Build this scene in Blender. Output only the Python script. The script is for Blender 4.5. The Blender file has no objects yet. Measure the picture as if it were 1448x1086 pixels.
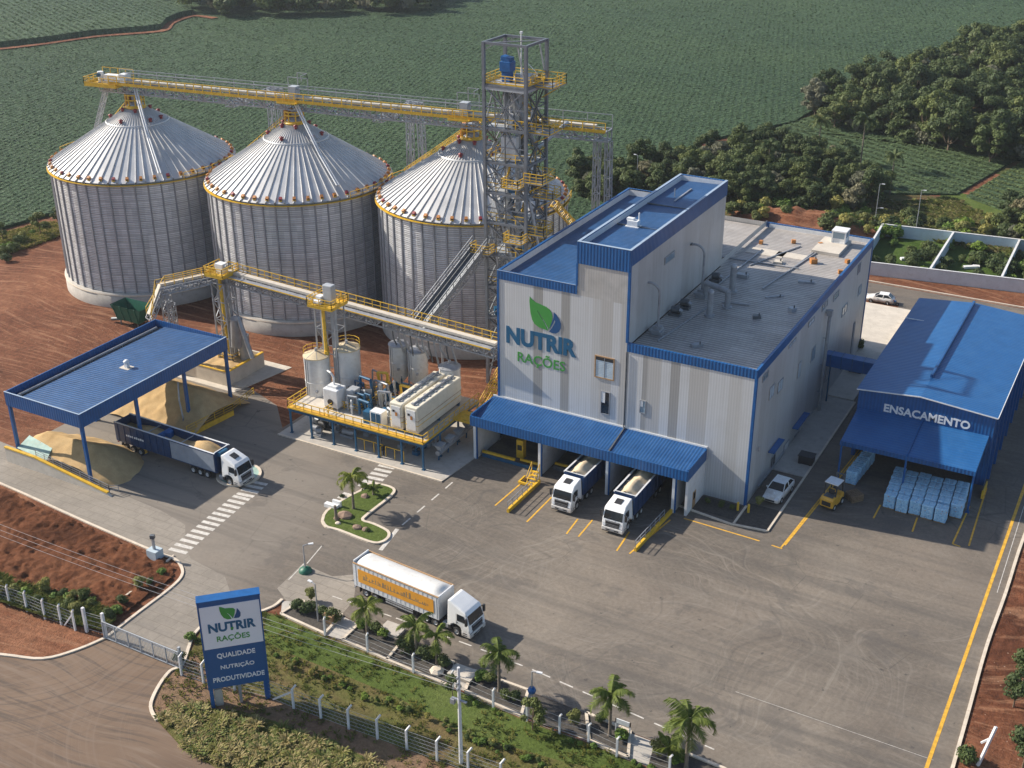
import bpy, bmesh, math, random
import numpy as np
from mathutils import Vector, Matrix
random.seed(7)
RND = random.Random(11)
rad = math.radians
SC = bpy.context.scene
COL = SC.collection

# ------------------------------------------------------------------ survey camera (also the real one)
CF, CPITCH, CROLL, CYAW, CH = 1729.774, 0.452847, -0.0043976, -0.5100815, 78.0
CAMPOS = Vector((0, 0, CH))
_F = Vector((math.cos(CPITCH)*math.sin(CYAW), math.cos(CPITCH)*math.cos(CYAW), -math.sin(CPITCH)))
_R0 = Vector((math.cos(CYAW), -math.sin(CYAW), 0)); _U0 = _R0.cross(_F)
_R = math.cos(CROLL)*_R0 + math.sin(CROLL)*_U0
_U = -math.sin(CROLL)*_R0 + math.cos(CROLL)*_U0
def sight(u, v): return _F + _R*((u-724)/CF) - _U*((v-543)/CF)
def G(u, v, z=0.0):                      # survey point on a level plane
    d = sight(u, v); return CAMPOS + d*((z-CH)/d.z)
def GY(u, v, y):                         # survey point on a wall facing the yard
    d = sight(u, v); return CAMPOS + d*(y/d.y)
def GX(u, v, x):
    d = sight(u, v); return CAMPOS + d*(x/d.x)

# ------------------------------------------------------------------ materials
MATS = {}
class NT:
    def __init__(s, name):
        s.m = bpy.data.materials.new(name); s.m.use_nodes = True
        s.t = s.m.node_tree; s.n = s.t.nodes; s.l = s.t.links
        s.b = s.n['Principled BSDF']; s.pos = None
    def N(s, typ, **kw):
        n = s.n.new(typ)
        for k, v in kw.items():
            if k in n.inputs: s.put(n.inputs[k], v)
            else: setattr(n, k, v)
        return n
    def put(s, inp, v):
        if isinstance(v, bpy.types.NodeSocket): s.l.new(v, inp)
        else: inp.default_value = v
    def P(s):
        if s.pos is None: s.pos = s.N('ShaderNodeNewGeometry').outputs['Position']
        return s.pos
    def math(s, op, a, b=0.0, c=0.0):
        n = s.n.new('ShaderNodeMath'); n.operation = op
        s.put(n.inputs[0], a); s.put(n.inputs[1], b); s.put(n.inputs[2], c); return n.outputs[0]
    def sep(s, v):
        n = s.n.new('ShaderNodeSeparateXYZ'); s.put(n.inputs[0], v); return n.outputs
    def mapp(s, v, scale=(1,1,1), rot=(0,0,0), loc=(0,0,0)):
        n = s.n.new('ShaderNodeMapping'); s.put(n.inputs[0], v)
        n.inputs['Scale'].default_value = scale; n.inputs['Rotation'].default_value = rot; n.inputs['Location'].default_value = loc
        return n.outputs[0]
    def noise(s, scale, detail=4, rough=.55, vec=None, dist=0.0):
        n = s.n.new('ShaderNodeTexNoise'); s.put(n.inputs['Vector'], vec if vec is not None else s.P())
        n.inputs['Scale'].default_value = scale; n.inputs['Detail'].default_value = detail
        n.inputs['Roughness'].default_value = rough; n.inputs['Distortion'].default_value = dist
        return n.outputs['Fac']
    def voro(s, scale, vec=None, feature='F1', out='Distance'):
        n = s.n.new('ShaderNodeTexVoronoi'); n.feature = feature; s.put(n.inputs['Vector'], vec if vec is not None else s.P())
        n.inputs['Scale'].default_value = scale; return n.outputs[out]
    def ramp(s, fac, stops, interp='LINEAR'):
        n = s.n.new('ShaderNodeValToRGB'); s.put(n.inputs[0], fac); e = n.color_ramp.elements
        n.color_ramp.interpolation = interp
        while len(e) > 1: e.remove(e[-1])
        for i, (p, c) in enumerate(stops):
            if not isinstance(c, tuple): c = (c, c, c)
            x = e[0] if i == 0 else e.new(p)
            x.position = p; x.color = (*c, 1) if len(c) == 3 else c
        return n.outputs[0]
    def mix(s, fac, a, b, blend='MIX'):
        n = s.n.new('ShaderNodeMix'); n.data_type = 'RGBA'; n.blend_type = blend
        s.put(n.inputs[0], fac)
        for i, v in ((6, a), (7, b)):
            s.put(n.inputs[i], (*v, 1) if isinstance(v, tuple) and len(v) == 3 else v)
        return n.outputs[2]
    def bump(s, h, strength=.5, dist=.1):
        n = s.n.new('ShaderNodeBump'); n.inputs['Strength'].default_value = strength; n.inputs['Distance'].default_value = dist
        s.put(n.inputs['Height'], h); s.l.new(n.outputs[0], s.b.inputs['Normal']); return n
    def done(s, col, rough=.6, metal=0.0, spec=None):
        s.put(s.b.inputs['Base Color'], (*col, 1) if isinstance(col, tuple) else col)
        s.put(s.b.inputs['Roughness'], rough); s.put(s.b.inputs['Metallic'], metal)
        if spec is not None: s.b.inputs['Specular IOR Level'].default_value = spec
        MATS[s.m.name] = s.m; return s.m

def plain(name, col, rough=.55, metal=0.0, var=.25, vs=.9, bump=0.0, spec=None, dirt=None):
    t = NT(name)
    a = t.noise(vs, 5, .65)
    lo = tuple(c*(1-var) for c in col); hi = tuple(min(1, c*(1+var)) for c in col)
    c = t.ramp(a, [(.3, lo), (.7, hi)])
    if dirt:
        b = t.noise(vs*3.1, 6, .7)
        c = t.mix(t.ramp(b, [(.52, 0.0), (.75, .55)]), c, dirt)
    if bump: t.bump(t.noise(vs*8, 3), bump, .03)
    return t.done(c, rough, metal, spec)

def ribbed(name, col, axis, pitch, rough=.45, metal=0.0, var=.15, bands=None, streak=True, depth=.05, line=.8, dirt=(.2,.17,.14), x0=0, x1=1):
    """profiled sheet metal: ribs across a world axis, weather streaks"""
    t = NT(name); xyz = t.sep(t.P()); c0 = xyz[{'x':0,'y':1,'z':2}[axis]]
    ph = t.math('MULTIPLY', c0, 2*math.pi/pitch)
    w = t.math('SINE', ph)
    if bands:
        f = t.math('DIVIDE', t.math('SUBTRACT', c0, x0), x1-x0)
        base = t.ramp(f, bands, 'CONSTANT')
    else:
        base = t.ramp(t.noise(.5, 4, .6), [(.3, tuple(c*(1-var) for c in col)), (.7, tuple(min(1,c*(1+var)) for c in col))])
    groove = t.ramp(w, [(0.0, line), (.22, 1.0)])
    base = t.mix(1.0, base, groove, 'MULTIPLY')
    if streak:
        v = t.mapp(t.P(), (1.3, 1.3, .09))
        base = t.mix(t.ramp(t.noise(1.6, 5, .7, v), [(.5, 0.0), (.78, .5)]), base, dirt)
        base = t.mix(t.ramp(t.noise(.25, 6, .7), [(.5, 0.0), (.8, .35)]), base, dirt)
    t.bump(w, .35, depth)
    return t.done(base, rough, metal)

BLUE = (.006, .088, .27)
M_blue   = ribbed('blue_sheet_x', BLUE, 'x', .42, .4, 0, .18, depth=.04, dirt=(.03,.08,.2))
M_bluey  = ribbed('blue_sheet_y', BLUE, 'y', .42, .4, 0, .18, depth=.04, dirt=(.03,.08,.2))
M_blueroofx = ribbed('blue_roof_x', (.009,.078,.24), 'x', .4, .38, .05, .16, depth=.05, dirt=(.05,.12,.24), line=.7)
M_blueroofy = ribbed('blue_roof_y', (.012,.078,.22), 'y', .46, .5, .0, .16, depth=.05, dirt=(.07,.12,.22), line=.55)
M_bluepl = plain('blue_paint', BLUE, .38, 0, .2, 1.2)
M_bluedk = plain('teal_blue_steel', (.014,.09,.18), .45, .1, .3, 1.5)
M_bluetrk= plain('blue_truck_paint', (.012,.045,.13), .35, .1, .3, .9, dirt=(.12,.1,.08))
M_white  = plain('white_paint', (.72,.72,.71), .35, 0, .06, 1.5, dirt=(.5,.47,.42))
def cabpaint():
    t = NT('cab_white_paint'); tc = t.n.new('ShaderNodeTexCoord'); z = t.sep(tc.outputs['Object'])[2]
    b = t.ramp(t.noise(.9, 5, .65), [(.3, (.74,.74,.73)), (.7, (.82,.82,.81))])
    dz = t.math('SUBTRACT', t.noise(1.6, 5, .7), t.math('MULTIPLY', z, .33))
    b = t.mix(t.ramp(dz, [(.0, 0.0), (.45, .75)]), b, (.36,.29,.22))
    return t.done(b, .28)
M_cab = cabpaint()
M_trailer= plain('trailer_white', (.66,.67,.68), .4, 0, .08, 1.2, dirt=(.45,.42,.38))
M_tarp   = plain('white_tarpaulin', (.62,.61,.585), .65, 0, .07, .8, .25, dirt=(.42,.38,.33))
M_cream  = plain('cream_panel', (.68,.63,.51), .5, 0, .07, .7, dirt=(.45,.38,.26))
M_yellow = plain('yellow_paint', (.66,.4,.03), .45, 0, .18, 1.4, dirt=(.35,.22,.06))
M_ylwline= plain('yellow_road_paint', (.62,.34,.03), .7, 0, .3, 1.7, dirt=(.2,.16,.11))
M_whtline= plain('white_road_paint', (.52,.49,.445), .8, 0, .3, 2.2, dirt=(.2,.175,.145))
M_steel  = plain('galvanised_steel', (.33,.34,.36), .45, .35, .2, 1.2)
M_steeldk= plain('dark_grey_steel', (.12,.13,.14), .5, .4, .3, 1.2)
M_greyp  = plain('grey_paint', (.38,.4,.42), .45, .1, .12, 1.4)
M_tank   = plain('tank_white', (.58,.58,.57), .42, .1, .1, .8, dirt=(.38,.33,.26))
M_tanktop= plain('tank_top_tan', (.55,.45,.29), .6, 0, .12, 1.2)
M_red    = plain('red_paint', (.22,.025,.03), .5, 0, .2, 2)
M_orange = plain('orange_rust_paint', (.42,.17,.04), .5, 0, .3, 2)
M_tyre   = plain('tyre_rubber', (.02,.02,.02), .8, 0, .25, 4)
M_rim    = plain('wheel_rim', (.45,.45,.45), .35, .6, .1, 4)
M_black  = plain('black_plastic', (.025,.025,.028), .5, 0, .2, 3)
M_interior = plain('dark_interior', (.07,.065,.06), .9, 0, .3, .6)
M_glass  = plain('dark_glass', (.015,.02,.025), .06, 0, .2, .5, spec=.8)
M_pane   = plain('window_pane', (.22,.3,.36), .12, .1, .15, .8, spec=.7)
M_paneb  = plain('light_window_pane', (.5,.6,.68), .2, .1, .1, .8)
M_wood   = plain('pallet_wood', (.22,.15,.09), .8, 0, .25, 3)
M_conc   = plain('concrete', (.4,.37,.33), .85, 0, .14, .6, .15, dirt=(.25,.21,.17))
M_concl  = plain('pale_concrete', (.52,.47,.4), .85, 0, .12, .5, .1, dirt=(.36,.3,.24))
M_kerb   = plain('kerb_concrete', (.58,.5,.4), .85, 0, .15, .9, .1, dirt=(.36,.24,.16))
M_render = plain('white_rendered_wall', (.6,.6,.6), .8, 0, .08, .5, dirt=(.42,.38,.34))
M_bluewall = plain('pale_blue_rendered_wall', (.42,.5,.55), .8, 0, .1, .5, dirt=(.35,.36,.36))
M_forky  = plain('forklift_yellow', (.6,.32,.03), .35, 0, .12, 2, dirt=(.3,.2,.08))
M_green  = plain('green_paint', (.01,.1,.06), .5, 0, .25, 1.5)
M_post   = plain('concrete_post', (.62,.62,.62), .75, 0, .1, 2)
M_wire   = plain('fence_wire', (.42,.42,.42), .5, .4, .1, 2)
M_sunlitside = plain('dusty_blue_sunlit', (.25,.28,.33), .5, 0, .15, .8, dirt=(.36,.32,.27))  # dusty blue trailer side with the sunlight put into its colour
M_towersteel = plain('tower_steel', (.15,.165,.19), .5, .25, .2, 1.2)
M_rock   = plain('rock', (.22,.15,.11), .9, 0, .35, 2.5, .4)
M_bark   = plain('bark', (.12,.085,.055), .9, 0, .3, 3, .4)
M_palmbark = plain('palm_bark', (.16,.13,.1), .9, 0, .3, 4, .4)
M_brown  = plain('brown_trim', (.36,.22,.11), .6, 0, .2, 2)
M_teal   = plain('pale_teal_cover', (.3,.45,.4), .6, 0, .3, .7, dirt=(.5,.42,.28))
M_ltgreen = plain('logo_green', (.05,.27,.05), .45, 0, .06, 1)
M_ltblue  = plain('logo_teal_blue', (.006,.095,.2), .45, 0, .06, 1)
M_ltdkblue= plain('logo_dark_blue', (.008,.07,.2), .45, 0, .06, 1)
M_flash = plain('pale_blue_flashing', (.3,.38,.48), .45, 0, .1, 1.2)
M_lttext = plain('white_lettering', (.72,.73,.74), .5, 0, .03, 1)
M_signbl = plain('sign_blue_panel', (.012,.085,.24), .35, 0, .06, .4)
M_signwh = plain('sign_white_panel', (.72,.73,.77), .4, 0, .03, .4)
M_lens   = plain('lamp_lens', (.75,.77,.8), .15, 0, .05, 3)
M_orangepanel = plain('orange_banner', (.72,.32,.03), .5, 0, .1, 1, dirt=(.5,.3,.1))
M_bannertext = plain('banner_lettering', (.2,.17,.12), .6, 0, .2, 2)

# bands of differently toned sheets on the yard front of the mill
X0, XP, XQ, X1, Y0, YP, Y1, ZL, ZP, ZR = -71.4, -60.35, -53.5, -37.2, 124.1, 156.2, 176.1, 24.1, 29.7, 18.0
def fx(u, v=560): return (GY(u, v, Y0).x - X0)/(X1-X0)
LG, WG, DG, MG = (.58,.59,.6), (.48,.47,.455), (.34,.335,.325), (.53,.53,.525)
bd = [(0.0, LG)]
for u, c in ((753,DG),(765.7,LG),(791,DG),(804,LG),(834,MG),(846,WG),(862,LG),(874,WG),(886,LG),(906,DG),(913,WG),(933,LG),(946,DG),(959,LG),(972,WG),(1000,LG),(1030,MG),(1048,LG)):
    bd.append((fx(u), c))
M_front = ribbed('front_wall_sheet', LG, 'x', .33, .42, .15, bands=bd, x0=X0, x1=X1, line=.9, depth=.006, dirt=(.42,.41,.39))
M_fronthi = ribbed('upper_wall_sheet', WG, 'x', .33, .42, .15, line=.9, depth=.006, dirt=(.4,.37,.33))
sb = [(0.0,MG)]
for i in range(1, 22):
    sb.append((i/22+RND.uniform(-.012,.012), RND.choice([(.52,.52,.515), (.49,.485,.475), (.5,.5,.495), (.46,.455,.445)])))
M_side = ribbed('side_wall_sheet', MG, 'y', .33, .45, .15, bands=sb, x0=Y0, x1=Y1, line=.95, depth=.02, dirt=(.3,.27,.24))

def greyroof():
    t = NT('grey_sheet_roof'); xyz = t.sep(t.P())
    w = t.math('SINE', t.math('MULTIPLY', xyz[1], 2*math.pi/.62))
    b = t.ramp(t.noise(.22, 6, .65), [(.3, (.4,.37,.345)), (.7, (.58,.54,.5))])
    br = t.n.new('ShaderNodeTexBrick'); t.put(br.inputs['Vector'], t.P()); br.inputs['Scale'].default_value = .17
    br.inputs['Mortar Size'].default_value = .008; br.inputs['Color1'].default_value = (1,1,1,1); br.inputs['Color2'].default_value = (.88,.87,.86,1); br.inputs['Mortar'].default_value = (.8,.78,.76,1)
    b = t.mix(1.0, b, br.outputs[0], 'MULTIPLY')
    b = t.mix(1.0, b, t.ramp(w, [(0, .62), (.4, 1.0)]), 'MULTIPLY')
    b = t.mix(t.ramp(t.noise(.9, 6, .75), [(.56, 0.0), (.72, .6)]), b, (.5,.46,.42))
    t.bump(w, .7, .06); return t.done(b, .55, .15)
M_greyroof = greyroof()

def silo_wall():
    t = NT('silo_corrugated_wall'); xyz = t.sep(t.P())
    tc = t.n.new('ShaderNodeTexCoord'); lo = t.sep(tc.outputs['Object'])
    ang = t.math('ARCTAN2', lo[1], lo[0])
    w = t.math('SINE', t.math('MULTIPLY', xyz[2], 2*math.pi/.3))
    cb = t.n.new('ShaderNodeCombineXYZ'); t.put(cb.inputs[0], t.math('FLOOR', t.math('MULTIPLY', ang, 46/6.2832))); t.put(cb.inputs[1], t.math('FLOOR', t.math('MULTIPLY', lo[2], 1/1.15)))
    wn = t.n.new('ShaderNodeTexWhiteNoise'); t.put(wn.inputs['Vector'], cb.outputs[0])
    cb2 = t.n.new('ShaderNodeCombineXYZ'); t.put(cb2.inputs[0], t.math('FLOOR', t.math('MULTIPLY', ang, 23/6.2832)))
    wn2 = t.n.new('ShaderNodeTexWhiteNoise'); t.put(wn2.inputs['Vector'], cb2.outputs[0])
    b = t.ramp(t.math('ADD', t.math('MULTIPLY', wn.outputs[0], .5), t.math('MULTIPLY', wn2.outputs[0], .5)), [(0, (.49,.5,.515)), (.5, (.62,.625,.635)), (1, (.76,.765,.77))])
    n2 = t.noise(1.1, 6, .7, t.mapp(t.P(), (1,1,.35)))
    b = t.mix(t.ramp(n2, [(.45, .0), (.75, .55)]), b, (.42,.435,.46))
    n3 = t.noise(2.2, 5, .7, t.mapp(t.P(), (1,1,.12)))
    b = t.mix(t.ramp(n3, [(.56, .0), (.75, .5)]), b, (.78,.78,.77))
    b = t.mix(1.0, b, t.ramp(w, [(0.0, .66), (.4, 1.0)]), 'MULTIPLY')
    ring = t.math('FRACT', t.math('MULTIPLY', lo[2], 1/1.15)); b = t.mix(1.0, b, t.ramp(ring, [(0.0, .62), (.1, 1.0), (.5, 1.0), (.9, 1.12), (1.0, .7)]), 'MULTIPLY')
    t.bump(w, .5, .05); return t.done(b, .42, .3)
M_silo = silo_wall()
def silo_roof():
    t = NT('silo_roof_sheet')
    b = t.ramp(t.noise(.4, 5, .6), [(.3, (.46,.455,.45)), (.7, (.6,.595,.585))])
    b = t.mix(t.ramp(t.noise(1.4, 6, .7), [(.55, 0.0), (.8, .45)]), b, (.42,.39,.35))
    return t.done(b, .42, .25)
M_siloroof = silo_roof()
M_siloseam = plain('silo_roof_seam', (.36,.36,.36), .5, .2, .12, 1.2)
M_siloleg = plain('silo_stiffener', (.27,.28,.3), .5, .2, .15, 1.2)

def asphalt():
    t = NT('yard_asphalt')
    big = t.noise(.035, 5, .6, dist=.6)
    b = t.ramp(big, [(.3, (.102,.087,.073)), (.48, (.142,.121,.1)), (.7, (.218,.185,.149))])
    fine = t.noise(2.2, 6, .75)
    b = t.mix(.55, b, t.ramp(fine, [(.3, (.55,.55,.55)), (.7, (1.4,1.38,1.35))]), 'MULTIPLY')
    # tyre scuffs: long warped streaks, mostly along the lanes
    for sc, rot, stretch, lo, hi, col, wa, ws in ((.5, .05, .09, .58, .74, (.23,.2,.17), 50, .016), (.42, 1.45, .1, .6, .78, (.21,.185,.155), 60, .02), (.4, .6, .08, .58, .76, (.085,.077,.07), 70, .014), (.9, -.35, .05, .63, .72, (.27,.235,.195), 80, .018), (.8, 2.2, .05, .64, .72, (.24,.21,.175), 90, .013)):
        warp = t.n.new('ShaderNodeTexNoise'); t.put(warp.inputs['Vector'], t.P()); warp.inputs['Scale'].default_value = ws; warp.inputs['Detail'].default_value = 1
        v = t.n.new('ShaderNodeVectorMath'); v.operation = 'MULTIPLY_ADD'
        t.put(v.inputs[0], warp.outputs['Color']); v.inputs[1].default_value = (wa, wa, 0); t.put(v.inputs[2], t.P())
        s = t.noise(sc*3, 5, .7, t.mapp(v.outputs[0], (stretch, 1, 1), (0,0,rot)))
        b = t.mix(t.math('MULTIPLY', t.ramp(s, [(lo-.06, 0.0), (hi, .8)]), t.ramp(t.noise(.06, 3, .6, t.mapp(t.P(), (1,1,1), (0,0,0), (wa,ws*900,0))), [(.42, .0), (.62, 1.0)])), b, col)
    # old slab joints
    br = t.n.new('ShaderNodeTexBrick'); t.put(br.inputs['Vector'], t.mapp(t.P(), (1,1,1), (0,0,.02))); br.inputs['Scale'].default_value = .075
    br.inputs['Mortar Size'].default_value = .006; br.inputs['Mortar Smooth'].default_value = .5; br.inputs['Color1'].default_value = (1,1,1,1); br.inputs['Color2'].default_value = (.93,.93,.93,1); br.inputs['Mortar'].default_value = (1.35,1.3,1.22,1)
    b = t.mix(.22, b, br.outputs[0], 'MULTIPLY')
    for cx_, cy_, fq, rr, col in ((-48,99,1.3,28,(.07,.063,.057)), (-40,94,1.6,24,(.26,.23,.19)), (-44,103,2.1,17,(.25,.22,.185)), (-30,112,1.7,13,(.24,.21,.175)), (-72,100,2.4,11,(.27,.24,.2)), (-25,95,1.9,16,(.22,.195,.165)), (-87,104,2.2,9,(.26,.23,.19)), (-55,96,1.5,22,(.09,.08,.072)), (-36,88,2.6,12,(.25,.22,.185))):
        wv = t.n.new('ShaderNodeTexNoise'); t.put(wv.inputs['Vector'], t.P()); wv.inputs['Scale'].default_value = .07; wv.inputs['Detail'].default_value = 2
        v = t.n.new('ShaderNodeVectorMath'); v.operation = 'MULTIPLY_ADD'; t.put(v.inputs[0], wv.outputs['Color']); v.inputs[1].default_value = (12,12,0); t.put(v.inputs[2], t.P())
        ds = t.n.new('ShaderNodeVectorMath'); ds.operation = 'DISTANCE'; t.put(ds.inputs[0], v.outputs[0]); ds.inputs[1].default_value = (cx_+6,cy_+6,0); d_ = ds.outputs['Value']
        cb = t.n.new('ShaderNodeCombineXYZ'); t.put(cb.inputs[0], t.math('MULTIPLY', d_, fq)); t.put(cb.inputs[1], t.noise(.05, 2)); 
        ln = t.ramp(t.noise(1.0, 4, .75, cb.outputs[0]), [(.5, 0.0), (.66, .58)])
        mk_ = t.math('MULTIPLY', t.ramp(t.math('DIVIDE', d_, rr), [(.25, 0.0), (.5, 1.0), (.8, 1.0), (1.0, 0.0)]), t.ramp(t.noise(.1, 3, .6), [(.4, .25), (.58, 1.0)]))
        b = t.mix(t.math('MULTIPLY', ln, mk_), b, col)
    oil = t.noise(.3, 6, .7)
    b = t.mix(t.ramp(oil, [(.62, 0.0), (.75, .5)]), b, (.075,.068,.062))
    px_ = t.sep(t.P()); old = t.math('ADD', t.math('DIVIDE', t.math('SUBTRACT', -66.0, px_[0]), 30.0), t.math('MULTIPLY', t.math('SUBTRACT', t.noise(.05, 5, .65), .5), 2.2))
    b = t.mix(t.ramp(old, [(.1, 0.0), (.8, .6)]), b, (.235,.205,.172))
    b = t.mix(t.ramp(t.noise(.045, 6, .7, t.mapp(t.P(), (1,1,1), (0,0,0), (31,5,2))), [(.5, 0.0), (.75, .4)]), b, (.2,.155,.118))
    for sc_, lo_, hi_, am, col in ((.9, .66, .72, .8, (.05,.046,.043)), (.13, .56, .7, .3, (.2,.178,.15)), (.17, .6, .64, .35, (.09,.082,.076))):
        b = t.mix(t.math('MULTIPLY', t.ramp(t.noise(sc_, 4, .65, t.mapp(t.P(), (1,1,1), (0,0,.3), (sc_*40,7,1))), [(lo_, 0.0), (hi_, 1.0)]), am), b, col)
    wl = t.noise(.5, 3, .6, t.mapp(t.P(), (.03, 1, 1), (0,0,-.07))); b = t.mix(t.ramp(wl, [(.5, 0.0), (.66, .45)]), b, (.085,.077,.07))
    ck = t.voro(.16, feature='DISTANCE_TO_EDGE', vec=t.mapp(t.P(), (1,1,1), (0,0,.4))); b = t.mix(t.math('MULTIPLY', t.ramp(ck, [(.0, .5), (.012, 0.0)]), t.ramp(t.noise(.05, 2), [(.5, 0.0), (.6, 1.0)])), b, (.06,.055,.05))
    t.bump(fine, .25, .03); return t.done(b, .8, 0, .3)
M_asphalt = asphalt()
def apron():
    t = NT('worn_concrete_paving')
    b = t.ramp(t.noise(.09, 6, .65, dist=.5), [(.3, (.19,.166,.138)), (.7, (.29,.255,.212))])
    b = t.mix(.5, b, t.ramp(t.noise(1.7, 6, .75), [(.3, .7), (.7, 1.25)]), 'MULTIPLY')
    s = t.noise(1.6, 5, .7, t.mapp(t.P(), (.08, 1, 1), (0,0,1.2)))
    b = t.mix(t.ramp(s, [(.55, 0.0), (.75, .7)]), b, (.17,.15,.13))
    br = t.n.new('ShaderNodeTexBrick'); t.put(br.inputs['Vector'], t.P()); br.inputs['Scale'].default_value = .2
    br.inputs['Mortar Size'].default_value = .008; br.inputs['Color1'].default_value = (1,1,1,1); br.inputs['Color2'].default_value = (.9,.9,.9,1); br.inputs['Mortar'].default_value = (.7,.68,.64,1)
    b = t.mix(.8, b, br.outputs[0], 'MULTIPLY'); return t.done(b, .85)
M_apron = apron()
def outer_road():
    t = NT('dusty_road')
    b = t.ramp(t.noise(.1, 5, .6, dist=.8), [(.3, (.12,.077,.05)), (.7, (.18,.12,.079))])
    for rot, lo, col in ((.12, .52, (.19,.138,.1)), (-.12, .5, (.07,.052,.04)), (.55, .56, (.185,.135,.1))):
        warp = t.n.new('ShaderNodeTexNoise'); t.put(warp.inputs['Vector'], t.P()); warp.inputs['Scale'].default_value = .05; warp.inputs['Detail'].default_value = 1
        v = t.n.new('ShaderNodeVectorMath'); v.operation = 'MULTIPLY_ADD'
        t.put(v.inputs[0], warp.outputs['Color']); v.inputs[1].default_value = (7, 7, 0); t.put(v.inputs[2], t.P())
        s = t.noise(1.5, 4, .65, t.mapp(v.outputs[0], (.06, 1, 1), (0,0,rot)))
        b = t.mix(t.ramp(s, [(lo, 0.0), (lo+.14, .75)]), b, col)
    for (u_, v_), fq, col in (((20,850), 1.6, (.185,.135,.1)), ((60,880), 2.1, (.07,.052,.041)), ((330,1010), 1.8, (.18,.13,.097))):
        c_ = G(u_, v_); ds = t.n.new('ShaderNodeVectorMath'); ds.operation = 'DISTANCE'; t.put(ds.inputs[0], t.P()); ds.inputs[1].default_value = (c_.x,c_.y,0)
        cb = t.n.new('ShaderNodeCombineXYZ'); t.put(cb.inputs[0], t.math('MULTIPLY', ds.outputs['Value'], fq)); t.put(cb.inputs[1], t.noise(.07, 2))
        b = t.mix(t.math('MULTIPLY', t.ramp(t.noise(1.0, 4, .75, cb.outputs[0]), [(.5, 0.0), (.64, .6)]), t.ramp(t.math('DIVIDE', ds.outputs['Value'], 24.0), [(.3, 0.0), (.5, 1.0), (1.0, .0)])), b, col)
    t.bump(t.noise(3, 5, .7), .3, .04); return t.done(b, .9)
M_outer = outer_road()
def soil():
    t = NT('red_soil')
    b = t.ramp(t.noise(.05, 6, .65, dist=.5), [(.25, (.072,.026,.014)), (.5, (.152,.058,.03)), (.75, (.255,.115,.062))])
    b = t.mix(.8, b, t.ramp(t.noise(1.1, 7, .8), [(.32, .4), (.68, 1.45)]), 'MULTIPLY')
    warp = t.n.new('ShaderNodeTexNoise'); t.put(warp.inputs['Vector'], t.P()); warp.inputs['Scale'].default_value = .03; warp.inputs['Detail'].default_value = 1
    v = t.n.new('ShaderNodeVectorMath'); v.operation = 'MULTIPLY_ADD'
    t.put(v.inputs[0], warp.outputs['Color']); v.inputs[1].default_value = (22, 22, 0); t.put(v.inputs[2], t.P())
    s = t.noise(1.3, 5, .7, t.mapp(v.outputs[0], (.07, 1, 1), (0,0,.75)))
    b = t.mix(t.ramp(s, [(.5, 0.0), (.68, .65)]), b, (.36,.19,.11))
    st = t.voro(.9); b = t.mix(t.ramp(st, [(.06, .7), (.09, 0.0)]), b, (.36,.24,.17))
    h = t.mix(.5, t.noise(.7, 7, .7), t.noise(3.5, 5, .7))
    t.bump(h, .9, .35); return t.done(b, .95, 0, .15)
M_soil = soil()
def darksoil():
    t = NT('dark_bed_soil')
    b = t.ramp(t.noise(2.5, 6, .75), [(.3, (.03,.027,.024)), (.7, (.09,.078,.066))])
    t.bump(t.noise(5, 4, .7), .7, .08); return t.done(b, .95)
M_bed = darksoil()
def crop(name, c0, c1, c2, rowrot, rows, hz=1.0):
    t = NT(name)
    pat = t.noise(.02, 5, .6)
    b = t.ramp(pat, [(.3, c0), (.7, c1)])
    v1 = t.voro(1.15); v2 = t.noise(1.3, 6, .75)
    b = t.mix(.75, b, t.ramp(v2, [(.34, .3), (.5, .95), (.66, 1.7)]), 'MULTIPLY')
    leaf = t.noise(2.3, 3, .6, t.mapp(t.P(), (.5, 1.6, 1), (0,0,.5)))
    b = t.mix(t.ramp(leaf, [(.55, 0.0), (.66, .8)]), b, c2)
    br_ = t.noise(.95, 5, .8, t.mapp(t.P(), (.7, 1.2, 1), (0,0,-.35))); b = t.mix(.8, b, t.ramp(br_, [(.36, .45), (.5, 1.0), (.62, 1.5)]), 'MULTIPLY')
    pt = t.noise(.007, 4, .6, t.mapp(t.P(), (.5, 1.6, 1), (0,0,-.3))); b = t.mix(.8, b, t.ramp(pt, [(.35, (.8,.86,.9)), (.65, (1.22,1.14,1.05))]), 'MULTIPLY')
    xyz = t.sep(t.mapp(t.P(), (1,1,1), (0,0,rowrot)))
    w = t.math('SINE', t.math('MULTIPLY', t.math('ADD', xyz[0], t.math('MULTIPLY', t.noise(.08, 2), 4.0)), 2*math.pi/rows))
    b = t.mix(.25 if rows < 3 else .3, b, t.ramp(w, [(.1, .5), (.6, 1.1)]), 'MULTIPLY')
    # sprayer lanes
    ln = t.math('SINE', t.math('MULTIPLY', t.math('ADD', t.sep(t.mapp(t.P(), (1,1,1), (0,0,-.18)))[1], t.math('MULTIPLY', t.noise(.02, 2), 9.0)), 2*math.pi/46))
    b = t.mix(t.ramp(t.math('ABSOLUTE', t.math('ADD', ln, 0)), [(.0, .6), (.035, .0)]), b, (.022,.045,.028))
    h = t.mix(.08 if rows < 3 else .2, v2, w)
    t.bump(h, .8, .9); return t.done(b, .8, 0, .15)
M_crop = crop('soy_crop', (.038,.072,.034), (.052,.092,.043), (.09,.135,.066), .3, 1.7)
M_crop2 = crop('row_crop', (.055,.09,.04), (.075,.115,.052), (.12,.16,.08), 1.05, 3.0)
M_crop3 = crop('tall_far_crop', (.045,.08,.042), (.065,.11,.058), (.12,.165,.095), 1.1, 2.6)
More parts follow.
